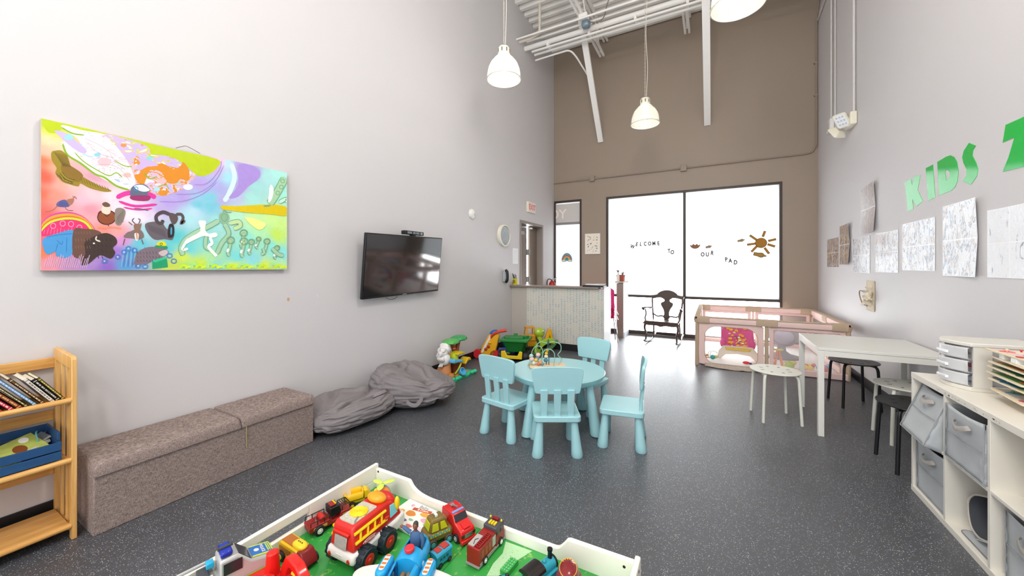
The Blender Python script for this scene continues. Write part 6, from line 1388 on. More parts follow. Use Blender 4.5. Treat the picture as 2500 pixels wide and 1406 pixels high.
limb('arm', jean, [(.069, .020, .147), (.070, .034, .155), (.078, .052, .158)], (.0085, .0065)); B().ell((.081, .060, .158), (.006, .008, .006), 10).obj('hand', skin, R)
b = B(); b.cyl((.070, 0, .152), (.069, 0, .163), .006, n=10); b.ell((.068, 0, .174), (.0115, .0095, .014), 14); b.ell((.057, 0, .172), (.003, .0025, .003), 8); b.ell((.068, .0098, .174), (.003, .0015, .004), 8); b.ell((.068, -.0098, .174), (.003, .0015, .004), 8); hd_ = b.obj('head', skin, R)
B().ell((.0705, 0, .179), (.0115, .0102, .0115), 14).obj('hair', mat('toy dark hair', '3a3834', .6), hd_)
b = B(); [b.ell((.0578, s*.004, .177), (.0012, .0014, .001), 6) for s in (-1, 1)]; b.obj('eyes', BLK, hd_)
for s in (-1, 1): limb('leg', mat('tan trousers', '9c7450', .6), [(.045, s*.009, .07), (.0, s*.010, .062), (-.045, s*.012, .058)], (.010, .0085)); B().ell((-.055, s*.0125, .056), (.011, .0085, .009), 10).obj('boot', mat('grey boot', '9a9284', .5), R)
# 3. small pick-up jeep in dark red and black
R = toy('toy_pickup', 'dark red fire pickup with a black roof rack, by the slotted side board', -1.365, .972, 76)
dr = pl('8c1c1c')
shell([(-.085, .018), (-.085, .040), (-.005, .042), (.0, .03), (.03, .03), (.035, .05), (.078, .046), (.085, .03), (.085, .016)], -.031, .031).obj('body', dr, R, bevel=.003)
b = B(); b.bb(-.078, -.012, -.026, .026, .030, .034); b.obj('bed_floor', mat('toy grey', '6c6c6c', .5), R)
b = B()
for s in (-1, 1): b.tube([(-.080, s*.029, .056), (-.010, s*.029, .056)], .0018, 6); [b.tube([(x_, s*.029, .040), (x_, s*.029, .056)], .0015, 6) for x_ in (-.080, -.055, -.03, -.010)]
b.obj('bed_rail', BLK, R)
B().cyl((-.030, -.022, .047), (-.030, .022, .047), .011).obj('tank', pl('b82820'), R); B().cyl((-.055, -.015, .040), (-.045, .018, .040), .004).obj('nozzle', CHROME, R)
shell([(-.004, .045), (-.006, .078), (.030, .078), (.038, .05)], -.029, .029, .002).obj('cab', BLK, R, bevel=.003); B().bb(-.002, .022, -.016, .016, .078, .083).obj('roof_box', dr, R, bevel=.002)
b = B(); [b.bb(.016+.0*i, .021, -.015+.011*i, -.008+.011*i, .083, .086) for i in range(3)]; b.obj('roof_lamps', yel, R)
b = B(); b.tube([(p[0]+.056, p[1], .068) for p in rrect(.035, .05, .004, 2)], .0016, 5, closed=True); [b.tube([(.04+.008*i, -.024, .068), (.04+.008*i, .024, .068)], .0012, 5) for i in range(5)]; [b.tube([(x_, s*.024, .045), (x_, s*.024, .068)], .0015, 5) for x_ in (.042, .072) for s in (-1, 1)]; b.obj('hood_rack', BLK, R)
b = B(); [b.bb(-.07, -.02, s*.0312-.0003, s*.0312+.0003, .024, .034) for s in (-1, 1)]; [b.bb(.04, .06, s*.0312-.0003, s*.0312+.0003, .028, .04) for s in (-1, 1)]; b.obj('gold_decals', mat('gold print', 'c8a050', .4, var=.4, scale=200), R)
wheels(R, (-.05, .052), .034, .019, .014)
# 4. yellow dumper
R = toy('toy_dump_truck', 'small all-yellow toy dump truck next to the cream side board', -1.374, 1.118, 60)
yd = pl('e4b818'); shell([(-.045, .018), (-.045, .028), (.045, .028), (.048, .016)], -.018, .018).obj('chassis', yd, R, bevel=.002)
b = B(); rows = []
for x_, w_ in ((-.052, .020), (-.04, .026), (.015, .026), (.02, .024)): rows.append([(x_, s*w_, z_) for s, z_ in ((-1, .062), (-1, .036), (1, .036), (1, .062))])
b.loft(rows, False, False); b._f([b._v(p) for p in rows[-1]]); b._f([b._v(p) for p in rows[0]]); o = b.obj('tipper', yd, R); o.modifiers.new('thickness', 'SOLIDIFY').thickness = .004
shell([(.022, .028), (.022, .064), (.036, .062), (.050, .045), (.052, .026)], -.022, .022, .002).obj('cab', yd, R, bevel=.004); wheels(R, (-.028, .034), .024, .014, .013, hub='e4b818')
# 5. propeller helicopter
R = toy('toy_helicopter', 'round blue and orange toy helicopter with lime propeller in the corner', -1.275, 1.165, -30)
B().ell((0, 0, .045), (.042, .034, .036), 18).obj('body', pl('2f7cb8'), R); B().ell((.012, 0, .052), (.036, .030, .030), 16).obj('cockpit', pl('e08428'), R); B().ell((.026, .0, .056), (.022, .022, .02), 12).obj('windshield', mat('milky dome', 'b8c4d0', .2), R)
B().cyl((0, 0, .08), (0, 0, .092), .006).obj('mast', pl('a4c028'), R)
for k in range(3):
    a = rad(90+120*k); B().ell((.028*cos(a), .028*sin(a), .094), (.026, .014, .003), 16, rotz(a)).obj('rotor_blade', pl('c8dc58'), R)
wheels(R, (-.015, .02), .03, .012, .01, hub='e08428')
# 6. board book on baby colours
R = thing('board_book', 'white picture book about colours lying open among the toy cars', 'book', (-1.085, 1.160, G0+.0006), rad(-3))
B().box((0, 0, .005), (.215, .155, .009)).obj('pages', mat('white page', 'ebe6de', .4, var=.02), R, bevel=.0015)
b = B(); b.box((.0, .045, .0099), (.09, .016, .0008), rotz(rad(12))); b.obj('ribbon_title', paint('b84c30'), R)
text('title', 'Baby', .024, mat('pencil script', '6c6c6c', .6), R, TR(-.005, .063, .0098) @ rotz(rad(10)), .0002)
text('subtitle', '& Colors', .014, mat('white print', 'f4f0ea', .6), R, TR(.004, .0458, .0104) @ rotz(rad(12)), .0002, .0003)
b = B(); cs = ['d88430', 'e0a040', 'd8a0b8', '8cb8a0', '6a5c80', 'c86a60', 'b0c080', 'e4c8d0']; ms = [paint(h) for h in cs]
for i, (x_, y_, rx, ry) in enumerate([(-.03, .008, .024, .016), (.028, .03, .022, .012), (.055, .005, .02, .014), (.082, -.012, .018, .012), (-.03, -.035, .02, .008), (.02, -.05, .016, .008), (.07, .045, .006, .006), (.06, -.045, .022, .014), (.095, .03, .006, .005), (-.075, .0, .015, .012), (-.06, .05, .008, .008), (.0, -.02, .012, .006)]): b.m = i % 8; b.prism([(x_+rx*cos(t_)*(1+.12*cos(3*t_+i)), y_+ry*sin(t_)) for t_ in [k*pi/9 for k in range(18)]], .0096, .0102, 'xy')
b.obj('fruit_pictures', ms, R, smooth=False)
# 7. taxi
R = toy('toy_taxi', 'olive brown rounded toy taxi with lime windows', -.925, 1.112, 62); R.scale = (.9, .9, .9)
ob = pl('75602c')
shell([(-.06, .02), (-.064, .04), (-.055, .062), (.05, .062), (.062, .045), (.058, .02)], -.036, .036, .0).obj('body', ob, R, bevel=.012, seg=3)
shell([(-.048, .055), (-.036, .108), (.022, .108), (.042, .06)], -.034, .034, .008).obj('cabin', ob, R, bevel=.009, seg=3)
lw = pl('b8b81c', .25)
for s in (-1, 1):
    for x0_, x1_, x2_, x3_ in ((-.038, -.006, -.008, -.031), (.002, .034, .020, .002)): b = B(); b.loft([[(x_, s*((.0335 if z_ < .08 else .0285)+d), z_) for x_, z_ in ((x0_, .065), (x1_, .065), (x2_, .094), (x3_, .094))] for d in (0, .0022)]); b.obj('side_window', lw, R, bevel=.001)
b = B(); b.loft([[(x_-d, y_, z_) for x_, y_, z_ in ((-.046, -.026, .068), (-.046, .026, .068), (-.0385, .021, .096), (-.0385, -.021, .096))] for d in (0, .003)]); b.obj('rear_window', lw, R, bevel=.001)
B().box((-.008, 0, .113), (.012, .026, .010)).obj('roof_sign', pl('e0dcd0'), R, bevel=.0015)
text('sign_lettering', 'TAXI', .0085, BLK, R, TR(-.0143, 0, .113) @ Matrix.Rotation(-pi/2, 4, 'Z') @ FACE_NY, .0003)
ck = [pl('d8c040'), pl('58b4b4')]
for s in (-1, 1):
    b = B()
    for i in range(9):
        for j in range(2): b.m = (i+j) % 2; b.bb(-.045+.010*i, -.037+.010*i, s*.0362-.0006, s*.0362+.0006, .044+.007*j, .050+.007*j)
    b.obj('chequer_band', ck, R)
B().box((-.062, 0, .018), (.012, .064, .018)).obj('bumper', pl('d8d0b4'), R, bevel=.004); wheels(R, (-.034, .036), .037, .018, .014, tyre='4a4438', hub='4ca8b4')
# 8. bright red rescue truck facing us
R = toy('toy_rescue_truck', 'bright red rescue truck with a chrome grille, its nose towards us', -.880, 1.182, -20)
rr_ = pl('cc2422', .2)
shell([(-.07, .012), (-.07, .082), (-.062, .086), (.008, .086), (.026, .062), (.066, .050), (.072, .040), (.072, .010)], -.033, .033, .003).obj('body', rr_, R, bevel=.004)
b = B(); b.loft([[(x_+d*.6, y_, z_+d) for x_, y_, z_ in ((.012, -.026, .0835), (.012, .026, .0835), (.026, .028, .063), (.026, -.028, .063))] for d in (0, .0012)]); b.obj('windshield', mat('toy windscreen', '2a2c30', .15), R)
B().box((.0, 0, .0885), (.010, .052, .006)).obj('light_bar', mat('blue lamp', '7c94c8', .2), R, bevel=.0015); b = B(); b.tube([(-.04, 0, .090), (-.012, .004, .096)], .004, 8); b.box((-.04, 0, .089), (.016, .016, .008)); b.obj('water_cannon', CHROME, R)
b = B(); [b.box((-.035, s*.028, .0872), (.06, .004, .002)) for s in (-1, 1)]; b.box((.05, 0, .0575), (.03, .028, .005), R3(0, .28, 0)); b.obj('trim', rr_, R, bevel=.001)
b = B(); b.box((.0725, 0, .032), (.004, .036, .016)); [b.box((.0748, 0, .026+.004*i), (.001, .034, .0015)) for i in range(4)]; b.obj('grille', CHROME, R); B().box((.073, 0, .013), (.014, .068, .014)).obj('bumper', rr_, R, bevel=.003)
b = B(); [b.box((.0725, s*.026, .034), (.003, .010, .010)) for s in (-1, 1)]; b.obj('headlamps', mat('dark lamp', '40302c', .2), R)
b = B(); [b.bb(-.06, -.03, s*.0318-.0004, s*.0318+.0004, .045, .06) for s in (-1, 1)]; b.obj('gold_crest', mat('gold print', 'c8a050', .4, var=.4, scale=200), R); wheels(R, (-.045, .042), .033, .017, .012, hub='a8a8a8')
# 9. long fire engine with ladder
R = toy('toy_fire_engine', 'dark red fire engine with grey cab roof and yellow lights', -.728, 1.150, 88)
de = pl('8e1f1c', .25)
shell([(-.082, .012), (-.082, .070), (.022, .070), (.022, .012)], -.027, .027, .0).obj('body', de, R, bevel=.002)
shell([(.026, .012), (.026, .080), (.078, .080), (.084, .050), (.084, .012)], -.027, .027, .001).obj('cab', de, R, bevel=.003)
B().bb(.022, .080, -.0285, .0285, .066, .082).obj('cab_roof', mat('dark grey cab roof', '46464a', .4), R, bevel=.003)
b = B(); [b.bb(.034+.0*i, .052, -.015+.011*i, -.008+.011*i, .082, .086) for i in range(3)]; [b.ell((.066, s*.024, .086), (.004, .004, .005), 8) for s in (-1, 1)]; b.obj('yellow_lamps', yel, R); B().bb(.060, .072, -.013, .013, .082, .090).obj('red_beacon', pl('7c1414'), R, bevel=.001)
b = B()
for s in (-1, 1): b.bb(-.075, -.0, s*.008-.013-.0015, s*.008-.013+.0015, .072, .075)
[b.bb(-.073+.009*i, -.070+.009*i, -.021, -.005, .072, .0745) for i in range(9)]; b.obj('ladder', de, R)
B().bb(-.078, -.02, .0, .024, .0702, .073).obj('hose_tray', mat('silver print', 'b8b4b0', .35, .3), R); b = B(); b.tube([(-.07, .006, .074), (-.05, .014, .074), (-.04, .006, .074)], .001, 5); b.obj('hook', BLK, R)
b = B(); [b.bb(-.078, .020, s*.0274-.0004, s*.0274+.0004, .016, .020) for s in (-1, 1)]; [b.bb(-.0+.0*i, .02, s*.0276-.0005, s*.0276+.0005, .030, .064) for s in (-1, 1) for i in (0,)]; b.obj('side_panels', mat('silver print', 'b8b4b0', .35, .3), R)
b = B(); [b.bb(-.070+.022*i, -.052+.022*i, s*.0275-.0004, s*.0275+.0004, .030, .060) for s in (-1, 1) for i in range(3)]; b.obj('lockers', pl('a0381c'), R)
b = B(); [b.bb(x0_, x0_+.018, s*.0270-.0008, s*.0270+.0008, .052, .072) for s in (-1, 1) for x0_ in (.030, .054)]; b.obj('cab_windows', mat('toy windscreen', '2a2c30', .15), R)
B().bb(-.086, .088, -.028, .028, .008, .014).obj('chassis', mat('toy silver', 'a4a09c', .35, .2), R); wheels(R, (-.048, .056), .025, .015, .012)
# 10. small blue wagon
R = toy('toy_wagon', 'small sky-blue toy wagon with a red hatch on its roof', -.845, 1.036, 80)
bw = pl('2c94b4'); B().bb(-.034, .034, -.020, .020, .010, .042).obj('body', bw, R, bevel=.001)
b = B(); b.prism([(.022*cos(a), .042+.010*sin(a)) for a in [pi*i/8 for i in range(9)]], -.036, .036, 'yz'); b.obj('roof', bw, R); B().bb(-.026, -.004, -.012, .012, .050, .0535).obj('hatch', pl('b43430'), R, bevel=.001); B().bb(.002, .028, -.014, .014, .0495, .054).obj('hatch', pl('b43430'), R, bevel=.001)
b = B(); [b.bb(-.02+.014*i, -.011+.014*i, s*.0202-.0004, s*.0202+.0004, .024, .032) for s in (-1, 1) for i in range(3)]; b.obj('window_print', mat('dark blue print', '1c5870', .5), R); wheels(R, (-.02, .022), .020, .009, .006, hub='3c3c3c')
# 11. green stud brick
R = toy('toy_brick', 'green stud brick on the pale patch of the board', -.617, 1.122, 84); gb = pl('3a9c48')
B().bb(-.034, .034, -.015, .015, 0, .017).obj('brick', gb, R, bevel=.0006); b = B(); [b.cyl((-.0275+.011*i, -.0095+.0095*j, .017), (-.0275+.011*i, -.0095+.0095*j, .0195), .003, n=10) for i in range(6) for j in range(3)]; b.obj('studs', pl('6cc07c'), R)
# 12. steam engine without a face
R = toy('toy_steam_engine', 'teal toy steam engine with black roof and funnel, seen from behind', -.496, 1.118, 72); tl_ = pl('2c98ac')
B().bb(-.066, -.012, -.026, .026, .012, .066).obj('cab', tl_, R, bevel=.002); b = B(); b.prism([(.032*cos(a), .066+.018*sin(a)) for a in [pi*i/10 for i in range(11)]], -.072, -.008, 'yz'); b.obj('cab_roof', mat('glossy black roof', '221c1c', .18), R, bevel=.001)
b = B(); b.prism([(-.019, .040), (.019, .040), (.019, .058), (.012, .066), (-.012, .066), (-.019, .058)], -.0672, -.066, 'yz'); b.obj('coal', fleck_mat('coal', '1c1a1a', ['4c4642', '302c2a'], 400, .6, .6, .6, .4), R)
B().cyl((-.012, 0, .046), (.060, 0, .046), .021, n=20).obj('boiler', tl_, R); B().cyl((.055, 0, .046), (.062, 0, .046), .0225, n=20).obj('smokebox', BLK, R); b = B(); b.lathe([(.008, 0), (.007, .022), (.0095, .026), (.009, .032), (.006, .032)], (.045, 0, .064), 16); b.obj('funnel', BLK, R)
B().ell((.016, 0, .066), (.008, .008, .009), 12).obj('dome', tl_, R); [B().bb(-.0, .055, s*.024-.006, s*.024+.006, .014, .040).obj('side_tank', tl_, R, bevel=.001) for s in (-1, 1)]
B().bb(-.072, .070, -.029, .029, .010, .015).obj('running_board', pl('b03424'), R); B().bb(.066, .072, -.030, .030, .008, .022).obj('buffer_beam', pl('b03424'), R, bevel=.001); wheels(R, (-.045, -.005, .035), .024, .012, .005, tyre='2c88a0', hub='2c88a0')
# 13. dark red rounded car at the picture edge
R = toy('toy_race_car', 'maroon rounded toy with yellow flames at the bottom picture edge', -.402, 1.118, 105); mr_ = pl('7c2226', .2)
B().ell((.0, 0, .052), (.055, .036, .048), 20, e=.8).obj('body', mr_, R); B().ell((.01, .0, .030), (.07, .046, .028), 18, e=.8).obj('skirt', mr_, R)
b = B(); b.tube([(.040*cos(a), .027*sin(a), .0915) for a in [i*pi/16 for i in range(32)]], .0012, 6, closed=True); b.obj('rim_line', pl('e0a84c'), R)
b = B(); [b.flat([(.038*cos(a-.12), .026*sin(a-.12), .0925), (.038*cos(a+.12), .026*sin(a+.12), .0925), (.024*cos(a+.08), .017*sin(a+.08), .0985)]) for a in [-.9+i*.36 for i in range(6)]]; b.obj('flame_print', pl('e8a42c'), R); wheels(R, (-.035, .04), .04, .018, .012)
# 14. blue and black toy just inside the frame
R = toy('toy_motorbike', 'tiny blue and black toy at the bottom edge beside the green brick', -.598, 1.066, 10); B().ell((0, 0, .018), (.02, .008, .009), 12).obj('body', pl('2c8cb4'), R); wheels(R, (-.018, .018), .001, .011, .006); B().ell((.004, 0, .030), (.007, .006, .007), 10).obj('rider', BLK, R)
# 15. big red vehicle in front
R = toy('toy_red_boat', 'glossy plain red toy truck with knobs, at the bottom edge', -1.118, .628, -8); rd = pl('d4201a', .16)
shell([(-.155, .02), (-.155, .085), (-.06, .095), (.10, .115), (.130, .09), (.138, .05), (.13, .018)], -.06, .06, .006).obj('body', rd, R, bevel=.016, seg=3)
b = B(); P0_ = [(-.055, .10), (-.03, .165), (.0, .178), (.045, .178), (.075, .165), (.11, .11)]; I0 = [(-.03, .112), (-.012, .150), (.008, .158), (.04, .158), (.058, .148), (.085, .112)]
oo = [(-.065, .09), (-.045, .135), (-.025, .165), (.0, .172), (.045, .168), (.075, .15), (.105, .115), (.125, .09)]; ii = [(-.030, .10), (-.022, .12), (-.008, .138), (.008, .145), (.038, .143), (.058, .13), (.072, .112), (.08, .10)]
b.holed(oo, ii, .030, .058, 'xz'); b.obj('cabin_wall', rd, R, bevel=.007, seg=3)
B().tube([(-.006, .046, .118), (.050, .046, .126)], .006, 8).obj('yellow_bar', pl('e8c828'), R)
b = B(); b.cyl((-.085, .02, .085), (-.082, .02, .160), .022, .017, n=20); b.ell((-.082, .02, .160), (.017, .017, .006), 16); b.obj('chimney', rd, R)
for x_, y_ in ((-.045, -.01), (-.02, -.028), (.045, .0)): B().lathe([(.020, .09), (.019, .118), (.012, .124), (0, .125)], (x_, y_, 0), 18).obj('knob', rd, R)
wheels(R, (-.10, .10), .060, .026, .022, tyre='6c6c70', hub='d8d8dc')
R = toy('toy_wheel_part', 'pair of white toy wheels peeking beside the red toy truck', -.945, .70, 20); wheels(R, (-.012, .014), .004, .016, .012, tyre='b8b8bc', hub='e0e0e0')
# 16. yellow crane truck with maroon cab
R = toy('toy_crane_truck', 'yellow construction truck with a maroon cab near the slotted side board', -1.298, .800, -2); R.scale = (1.25, 1.05, 1)
shell([(-.065, .016), (-.065, .048), (-.055, .058), (.022, .058), (.03, .05), (.03, .016)], -.025, .025, .002).obj('body', pl('dcb01c'), R, bevel=.003)
shell([(.028, .014), (.026, .058), (.045, .060), (.060, .040), (.066, .016)], -.026, .026, .003).obj('cab', pl('7c1c1c'), R, bevel=.004)
B().ell((.012, 0, .060), (.026, .018, .012), 14, e=.8).obj('turret', pl('ecc828'), R); b = B(); [b.bb(-.055, .0, s*.0252-.0006, s*.0252+.0006, .028, .048) for s in (-1, 1)]; b.bb(-.055, .0, -.016, .016, .0585, .061); b.obj('grating', pl('a86020'), R)
b = B(); [b.cyl((.006+.008*i, 0, .0715), (.006+.008*i, 0, .073), .0022, n=8) for i in range(3)]; b.obj('vents', BLK, R); wheels(R, (-.04, .042), .027, .017, .013, hub='d8b430')
# 17. silver police pickup
R = thing('toy_police_truck', 'large silver toy police truck with blue decals at the bottom left', 'toy', (-1.322, .585, G0+.0005), rad(76), TG); R.scale = (.85, .92, 1.2); sv = mat('silver toy paint', 'b9bab8', .32, .25)
shell([(-.165, .03), (-.165, .095), (-.02, .095), (-.02, .135), (.035, .135), (.075, .105), (.150, .095), (.160, .07), (.16, .03)], -.046, .046, .006).obj('body', sv, R, bevel=.006)
b = B(); b.bb(-.155, -.03, -.036, .036, .0955, .098); b.obj('bed_mat', mat('grey moulding', '8c8c88', .5, var=.2, scale=90), R)
for s in (-1, 1): B().tube([(-.155, s*.043, .108), (-.04, s*.043, .112)], .0045, 8).obj('side_rail', sv, R)
B().bb(-.075, -.045, -.030, .030, .098, .110).obj('bed_box', mat('dark grey plastic', '3c3e42', .5), R, bevel=.003)
b = B(); b.bb(-.015, .020, -.032, .032, .136, .150); b.obj('blue_beacon', pl('1c2c9c', .15), R, bevel=.005); B().bb(-.02, .025, -.006, .006, .149, .153).obj('beacon_strap', mat('dark grey plastic', '3c3e42', .5), R)
B().bb(-.05, -.028, .002, .028, .110, .124).obj('cyan_button', pl('2ca4cc', .2), R, bevel=.002)
b = B(); b.loft([[(x_, y_, z_+d) for x_, y_, z_ in ((.036, -.033, .1345), (.036, .033, .1345), (.074, .036, .1065), (.074, -.036, .1065))] for d in (0, .0012)]); b.obj('windshield', mat('toy windscreen', '2a2c30', .15), R)
b = B(); b.box((.112, 0, .1015), (.066, .056, .002), R3(0, .13, 0)); hd = b.obj('hood_decal', pl('2468b8'), R); b = B(); [b.box((.112, s*.030, .1017), (.066, .005, .002), R3(0, .13, 0)) for s in (-1, 1)]; [b.box((.132+.006*i, 0, .1005-.0008*i), (.003, .045, .002), R3(0, .13, 0)) for i in range(3)]; b.obj('decal_stripes', pl('c4d440'), hd)
b = B(); b.lathe([(.0, 0), (.009, 0), (.009, .001), (0, .001)], (.098, 0, .1045), 8, M=R3(0, .13, 0)); b.obj('emblem', wht, hd)
text('decal_lettering', 'POLICE', .014, wht, hd, TR(.117, 0, .1028) @ R3(0, .13, 0) @ rotz(-pi/2), .0004, .0003)
[B().bb(-.01, .045, s*.0445-.001, s*.0445+.001, .098, .126).obj('side_window', mat('toy windscreen', '2a2c30', .15), R) for s in (-1, 1)]
b = B(); [b.bb(-.155, .15, s*.0468-.0006, s*.0468+.0006, .066, .073) for s in (-1, 1)]; b.obj('yellow_stripe', pl('a8a828'), R); b = B(); [b.bb(-.155, .15, s*.0468-.0006, s*.0468+.0006, .050, .066) for s in (-1, 1)]; b.obj('blue_stripe', pl('1c4c88'), R)
wheels(R, (-.10, .10), .044, .030, .024)

# ================================================================ big toys in the far left corner (local x runs right, local y away from the room view)
def ctoy(name, label, x, y, dz=0, turn=0, cat='toy'): return thing(name, label, cat, (x, y, dz), YAW+rad(turn), 'large toys in the far left corner')
def pr2(R, nm, h, pts, y0, y1, k=1, bevel=.006):
    if k > 1: pts = [(p.x, p.y) for p in smooth_path([(p[0], p[1], 0) for p in pts], k, True)]
    return B().prism(pts, y0, y1, 'xz').obj(nm, pl(h), R, bevel=bevel)
# treehouse playset, stands parallel to the wall
R = thing('toy_playhouse', 'toy playset with palm trees, white rocks and a green base', 'toy', (-2.96, 3.90, 0), rad(90), 'large toys in the far left corner'); R.scale = (1.0, 1.25, .9)
b = B(); P = smooth_path([(x_, y_, 0) for x_, y_ in [(-.27, .05), (-.28, -.05), (-.24, -.12), (-.14, -.15), (-.05, -.13), (.03, -.15), (.13, -.13), (.20, -.14), (.25, -.08), (.24, .04), (.16, .12), (0, .14), (-.15, .13)]], 4, True)
b.loft([[(p.x*s, p.y*s, z_) for p in P] for z_, s in ((0, 1), (.02, 1.0), (.04, .93))]); b.obj('base', pl('1fb07c'), R)
b = B(); [b.ell((-.27+.055*i, -.125+.012*sin(i*2), .03), (.035, .025, .03), 10) for i in range(10)]; b.obj('grass_edge', pl('2ec48e'), R)
b = B(); b.loft([[(x_+.075*cos(2*pi*i/12)*s, .02+.08*sin(2*pi*i/12)*s, z_) for i in range(12)] for x_, s, z_ in ((-.18, .95, .03), (-.18, 1, .12), (-.16, .8, .19), (-.17, .95, .24))]); b.obj('rock_base', pl('d8905c', .5), R)
b = B(); b.ell((-.20, -.08, .06), (.05, .04, .05), 12); b.ell((-.12, -.09, .05), (.05, .04, .045), 12); b.obj('steps', pl('c07c38', .5), R)
b = B()
for i, (x_, y_, z_, r_) in enumerate([(-.20, .0, .28, .065), (-.22, .02, .35, .055), (-.16, .03, .40, .06), (-.13, .04, .45, .045), (-.27, .0, .30, .035), (-.28, 0, .38, .025), (-.24, .0, .42, .035), (-.10, .04, .38, .05)]): b.ell((x_, y_, z_), (r_, r_*.9, r_*1.2), 10, R3(.4*i, .3*i, 0), e=.7)
b.obj('white_rocks', pl('e9e6e4', .5), R); B().cyl((-.31, -.01, .36), (-.20, 0, .37), .013).obj('branch', pl('e9e6e4', .5), R); b = B(); b.loft([[(-.30+.02*k_, -.02, .21-.02*k_), (-.24, -.02, .25), (-.24, .02, .25), (-.30, .02, .2)] for k_ in (0, 1)]); b.obj('spout', pl('dcdad8', .5), R)
b = B(); b.bb(-.13, -.06, .0, .08, .20, .42); b.obj('tower', pl('ecc0a0', .5), R, bevel=.012); B().ell((-.10, -.06, .42), (.03, .01, .012), 10).obj('perch', pl('a86040'), R)
pr2(R, 'slide_top', '5cb4e0', [(-.20, .27), (-.18, .30), (-.10, .265), (-.01, .255), (0, .235), (-.02, .225), (-.20, .245)], -.12, -.06)
b = B(); b.lathe([(.0, 0), (.045, .01), (.055, .05), (.045, .055), (.035, .02), (0, .015)], (-.06, -.10, .09), 20, M=R3(rad(70), 0, 0)); b.obj('water_wheel', pl('5cb4e0'), R)
B().tube(smooth_path([(-.17, -.11, .09), (-.11, -.12, .15), (-.05, -.11, .20)], 4), .022, 8, flat=.5).obj('ramp', pl('b8c040'), R)
b = B(); b.lathe([(.055, .03), (.05, .15), (.045, .22), (.05, .25)], (.02, .01, 0), 16); b.obj('tree_hut', pl('8c3c1c', .5), R); b = B(); b.lathe([(.05, .03), (.045, .12), (.05, .17)], (.12, -.02, 0), 16); b.obj('tree_hut', pl('9c4420', .5), R)
b = B(); b.ell((-.055, -.03, .27), (.045, .045, .085), 14, e=.8); b.obj('yellow_tent', pl('b4c424'), R)
pr2(R, 'awning', 'dcc424', [(-.09, .335), (-.05, .355), (0, .36), (.045, .35), (.07, .31), (.04, .325), (0, .33), (-.05, .325)], -.10, .0, 2); pr2(R, 'awning', 'dcb41c', [(.04, .19), (.07, .225), (.12, .255), (.16, .24), (.17, .20), (.14, .215), (.08, .20), (.05, .17)], -.12, -.03, 2)
b = B(); b.tube(smooth_path([(.06, .02, .2), (.045, .02, .32), (.0, .02, .43), (-.03, .02, .50)], 5), lambda t: .03-.006*t, 10); b.obj('trunk', pl('9c4c28', .5), R); b = B(); b.tube(smooth_path([(.07, .02, .2), (.08, .02, .33), (.11, .02, .44), (.14, .02, .51)], 5), lambda t: .028-.006*t, 10); b.obj('trunk', pl('8c4424', .5), R)
for cx_, cz_ in ((-.035, .505), (.135, .525)):
    b = B(); n = 20; rings = []
    for r_, z_ in ((.02, .03), (.06, .028), (.10, .005), (.105, -.02), (.09, -.035)): rings.append([(cx_+(r_+(.012 if i % 2 else 0)*(r_ > .05))*cos(2*pi*i/n), .02+(r_+(.012 if i % 2 else 0)*(r_ > .05))*.75*sin(2*pi*i/n), cz_+z_) for i in range(n)])
    b.loft(rings); b.obj('palm_crown', pl('5cb45c' if cx_ < 0 else '3fa05c'), R)
b = B(); b.ell((.11, -.08, .045), (.06, .04, .012), 14); b.obj('patio', pl('d8944c'), R); b = B(); b.box((-.06, -.12, .045), (.06, .03, .012)); b.box((.0, -.115, .045), (.05, .03, .012)); b.obj('path_stones', pl('c83c34'), R, bevel=.004)
# push walker: leaning yellow panel, red handle
R = ctoy('toy_walker', 'yellow and red baby push walker leaning by the left wall', -3.06, 4.86, 0, -8)
pr2(R, 'panel', 'e6a91c', [(-.09, .05), (.10, .05), (.18, .30), (.19, .38), (.12, .40), (.03, .37), (-.02, .28), (-.08, .17)], -.05, .05, 3, .012); pr2(R, 'white_strip', 'e8dfd0', [(-.09, .10), (-.05, .10), (.08, .35), (.05, .37), (-.0, .28)], -.062, -.05)
B().tube(smooth_path([(.06, -.04, .33), (.12, -.06, .40), (.22, -.06, .44), (.31, -.05, .455)], 5), lambda t: .020+.006*t, 10).obj('handle', pl('d0402c'), R); B().ell((.10, .0, .41), (.07, .06, .035), 14, R3(0, -.5, 0)).obj('blue_cap', pl('2c6cb0'), R)
for x_, z_, h in ((.05, .26, 'e6b41c'), (.03, .20, 'b43020'), (-.01, .16, 'b43020')): B().ell((x_, -.06, z_), (.025, .02, .022), 12).obj('button', pl(h), R)
for s, x_ in ((-1, -.14), (1, .12)): b = B(); b.lathe([(.065, -.02), (.075, 0), (.065, .02)], (x_, -.03, .078), 20, M=R3(pi/2, 0, 0)); b.obj('wheel', pl('c8282c'), R)
R = ctoy('toy_trolley', 'royal blue low toy tray with a lime wheel beside the push walker', -2.86, 5.06, 0, 0); B().bb(-.10, .16, -.08, .08, .07, .14).obj('tray', pl('1c4cb4'), R, bevel=.012); B().bb(-.14, .02, -.11, .02, .02, .05).obj('step', pl('2c60a0'), R, bevel=.008)
b = B(); b.lathe([(.045, -.02), (.055, 0), (.045, .02)], (.05, -.10, .056), 20, M=R3(pi/2, 0, 0)); b.obj('wheel', pl('9cc424'), R)
R = ctoy('toy_bin', 'dark blue tub with a light blue rim behind the green dump truck', -2.93, 5.50, 0, 0)
b = B(); b.loft([[(p[0]*s, p[1]*s, z_) for p in rrect(.40, .26, .06)] for s, z_ in ((.8, 0), (1, .20))]); b.obj('tub', pl('17568c'), R); b = B(); b.loft([[(p[0], p[1], z_) for p in rrect(.43, .29, .07)] for z_ in (.20, .222)]); b.obj('rim', pl('2c84b4'), R, bevel=.006)
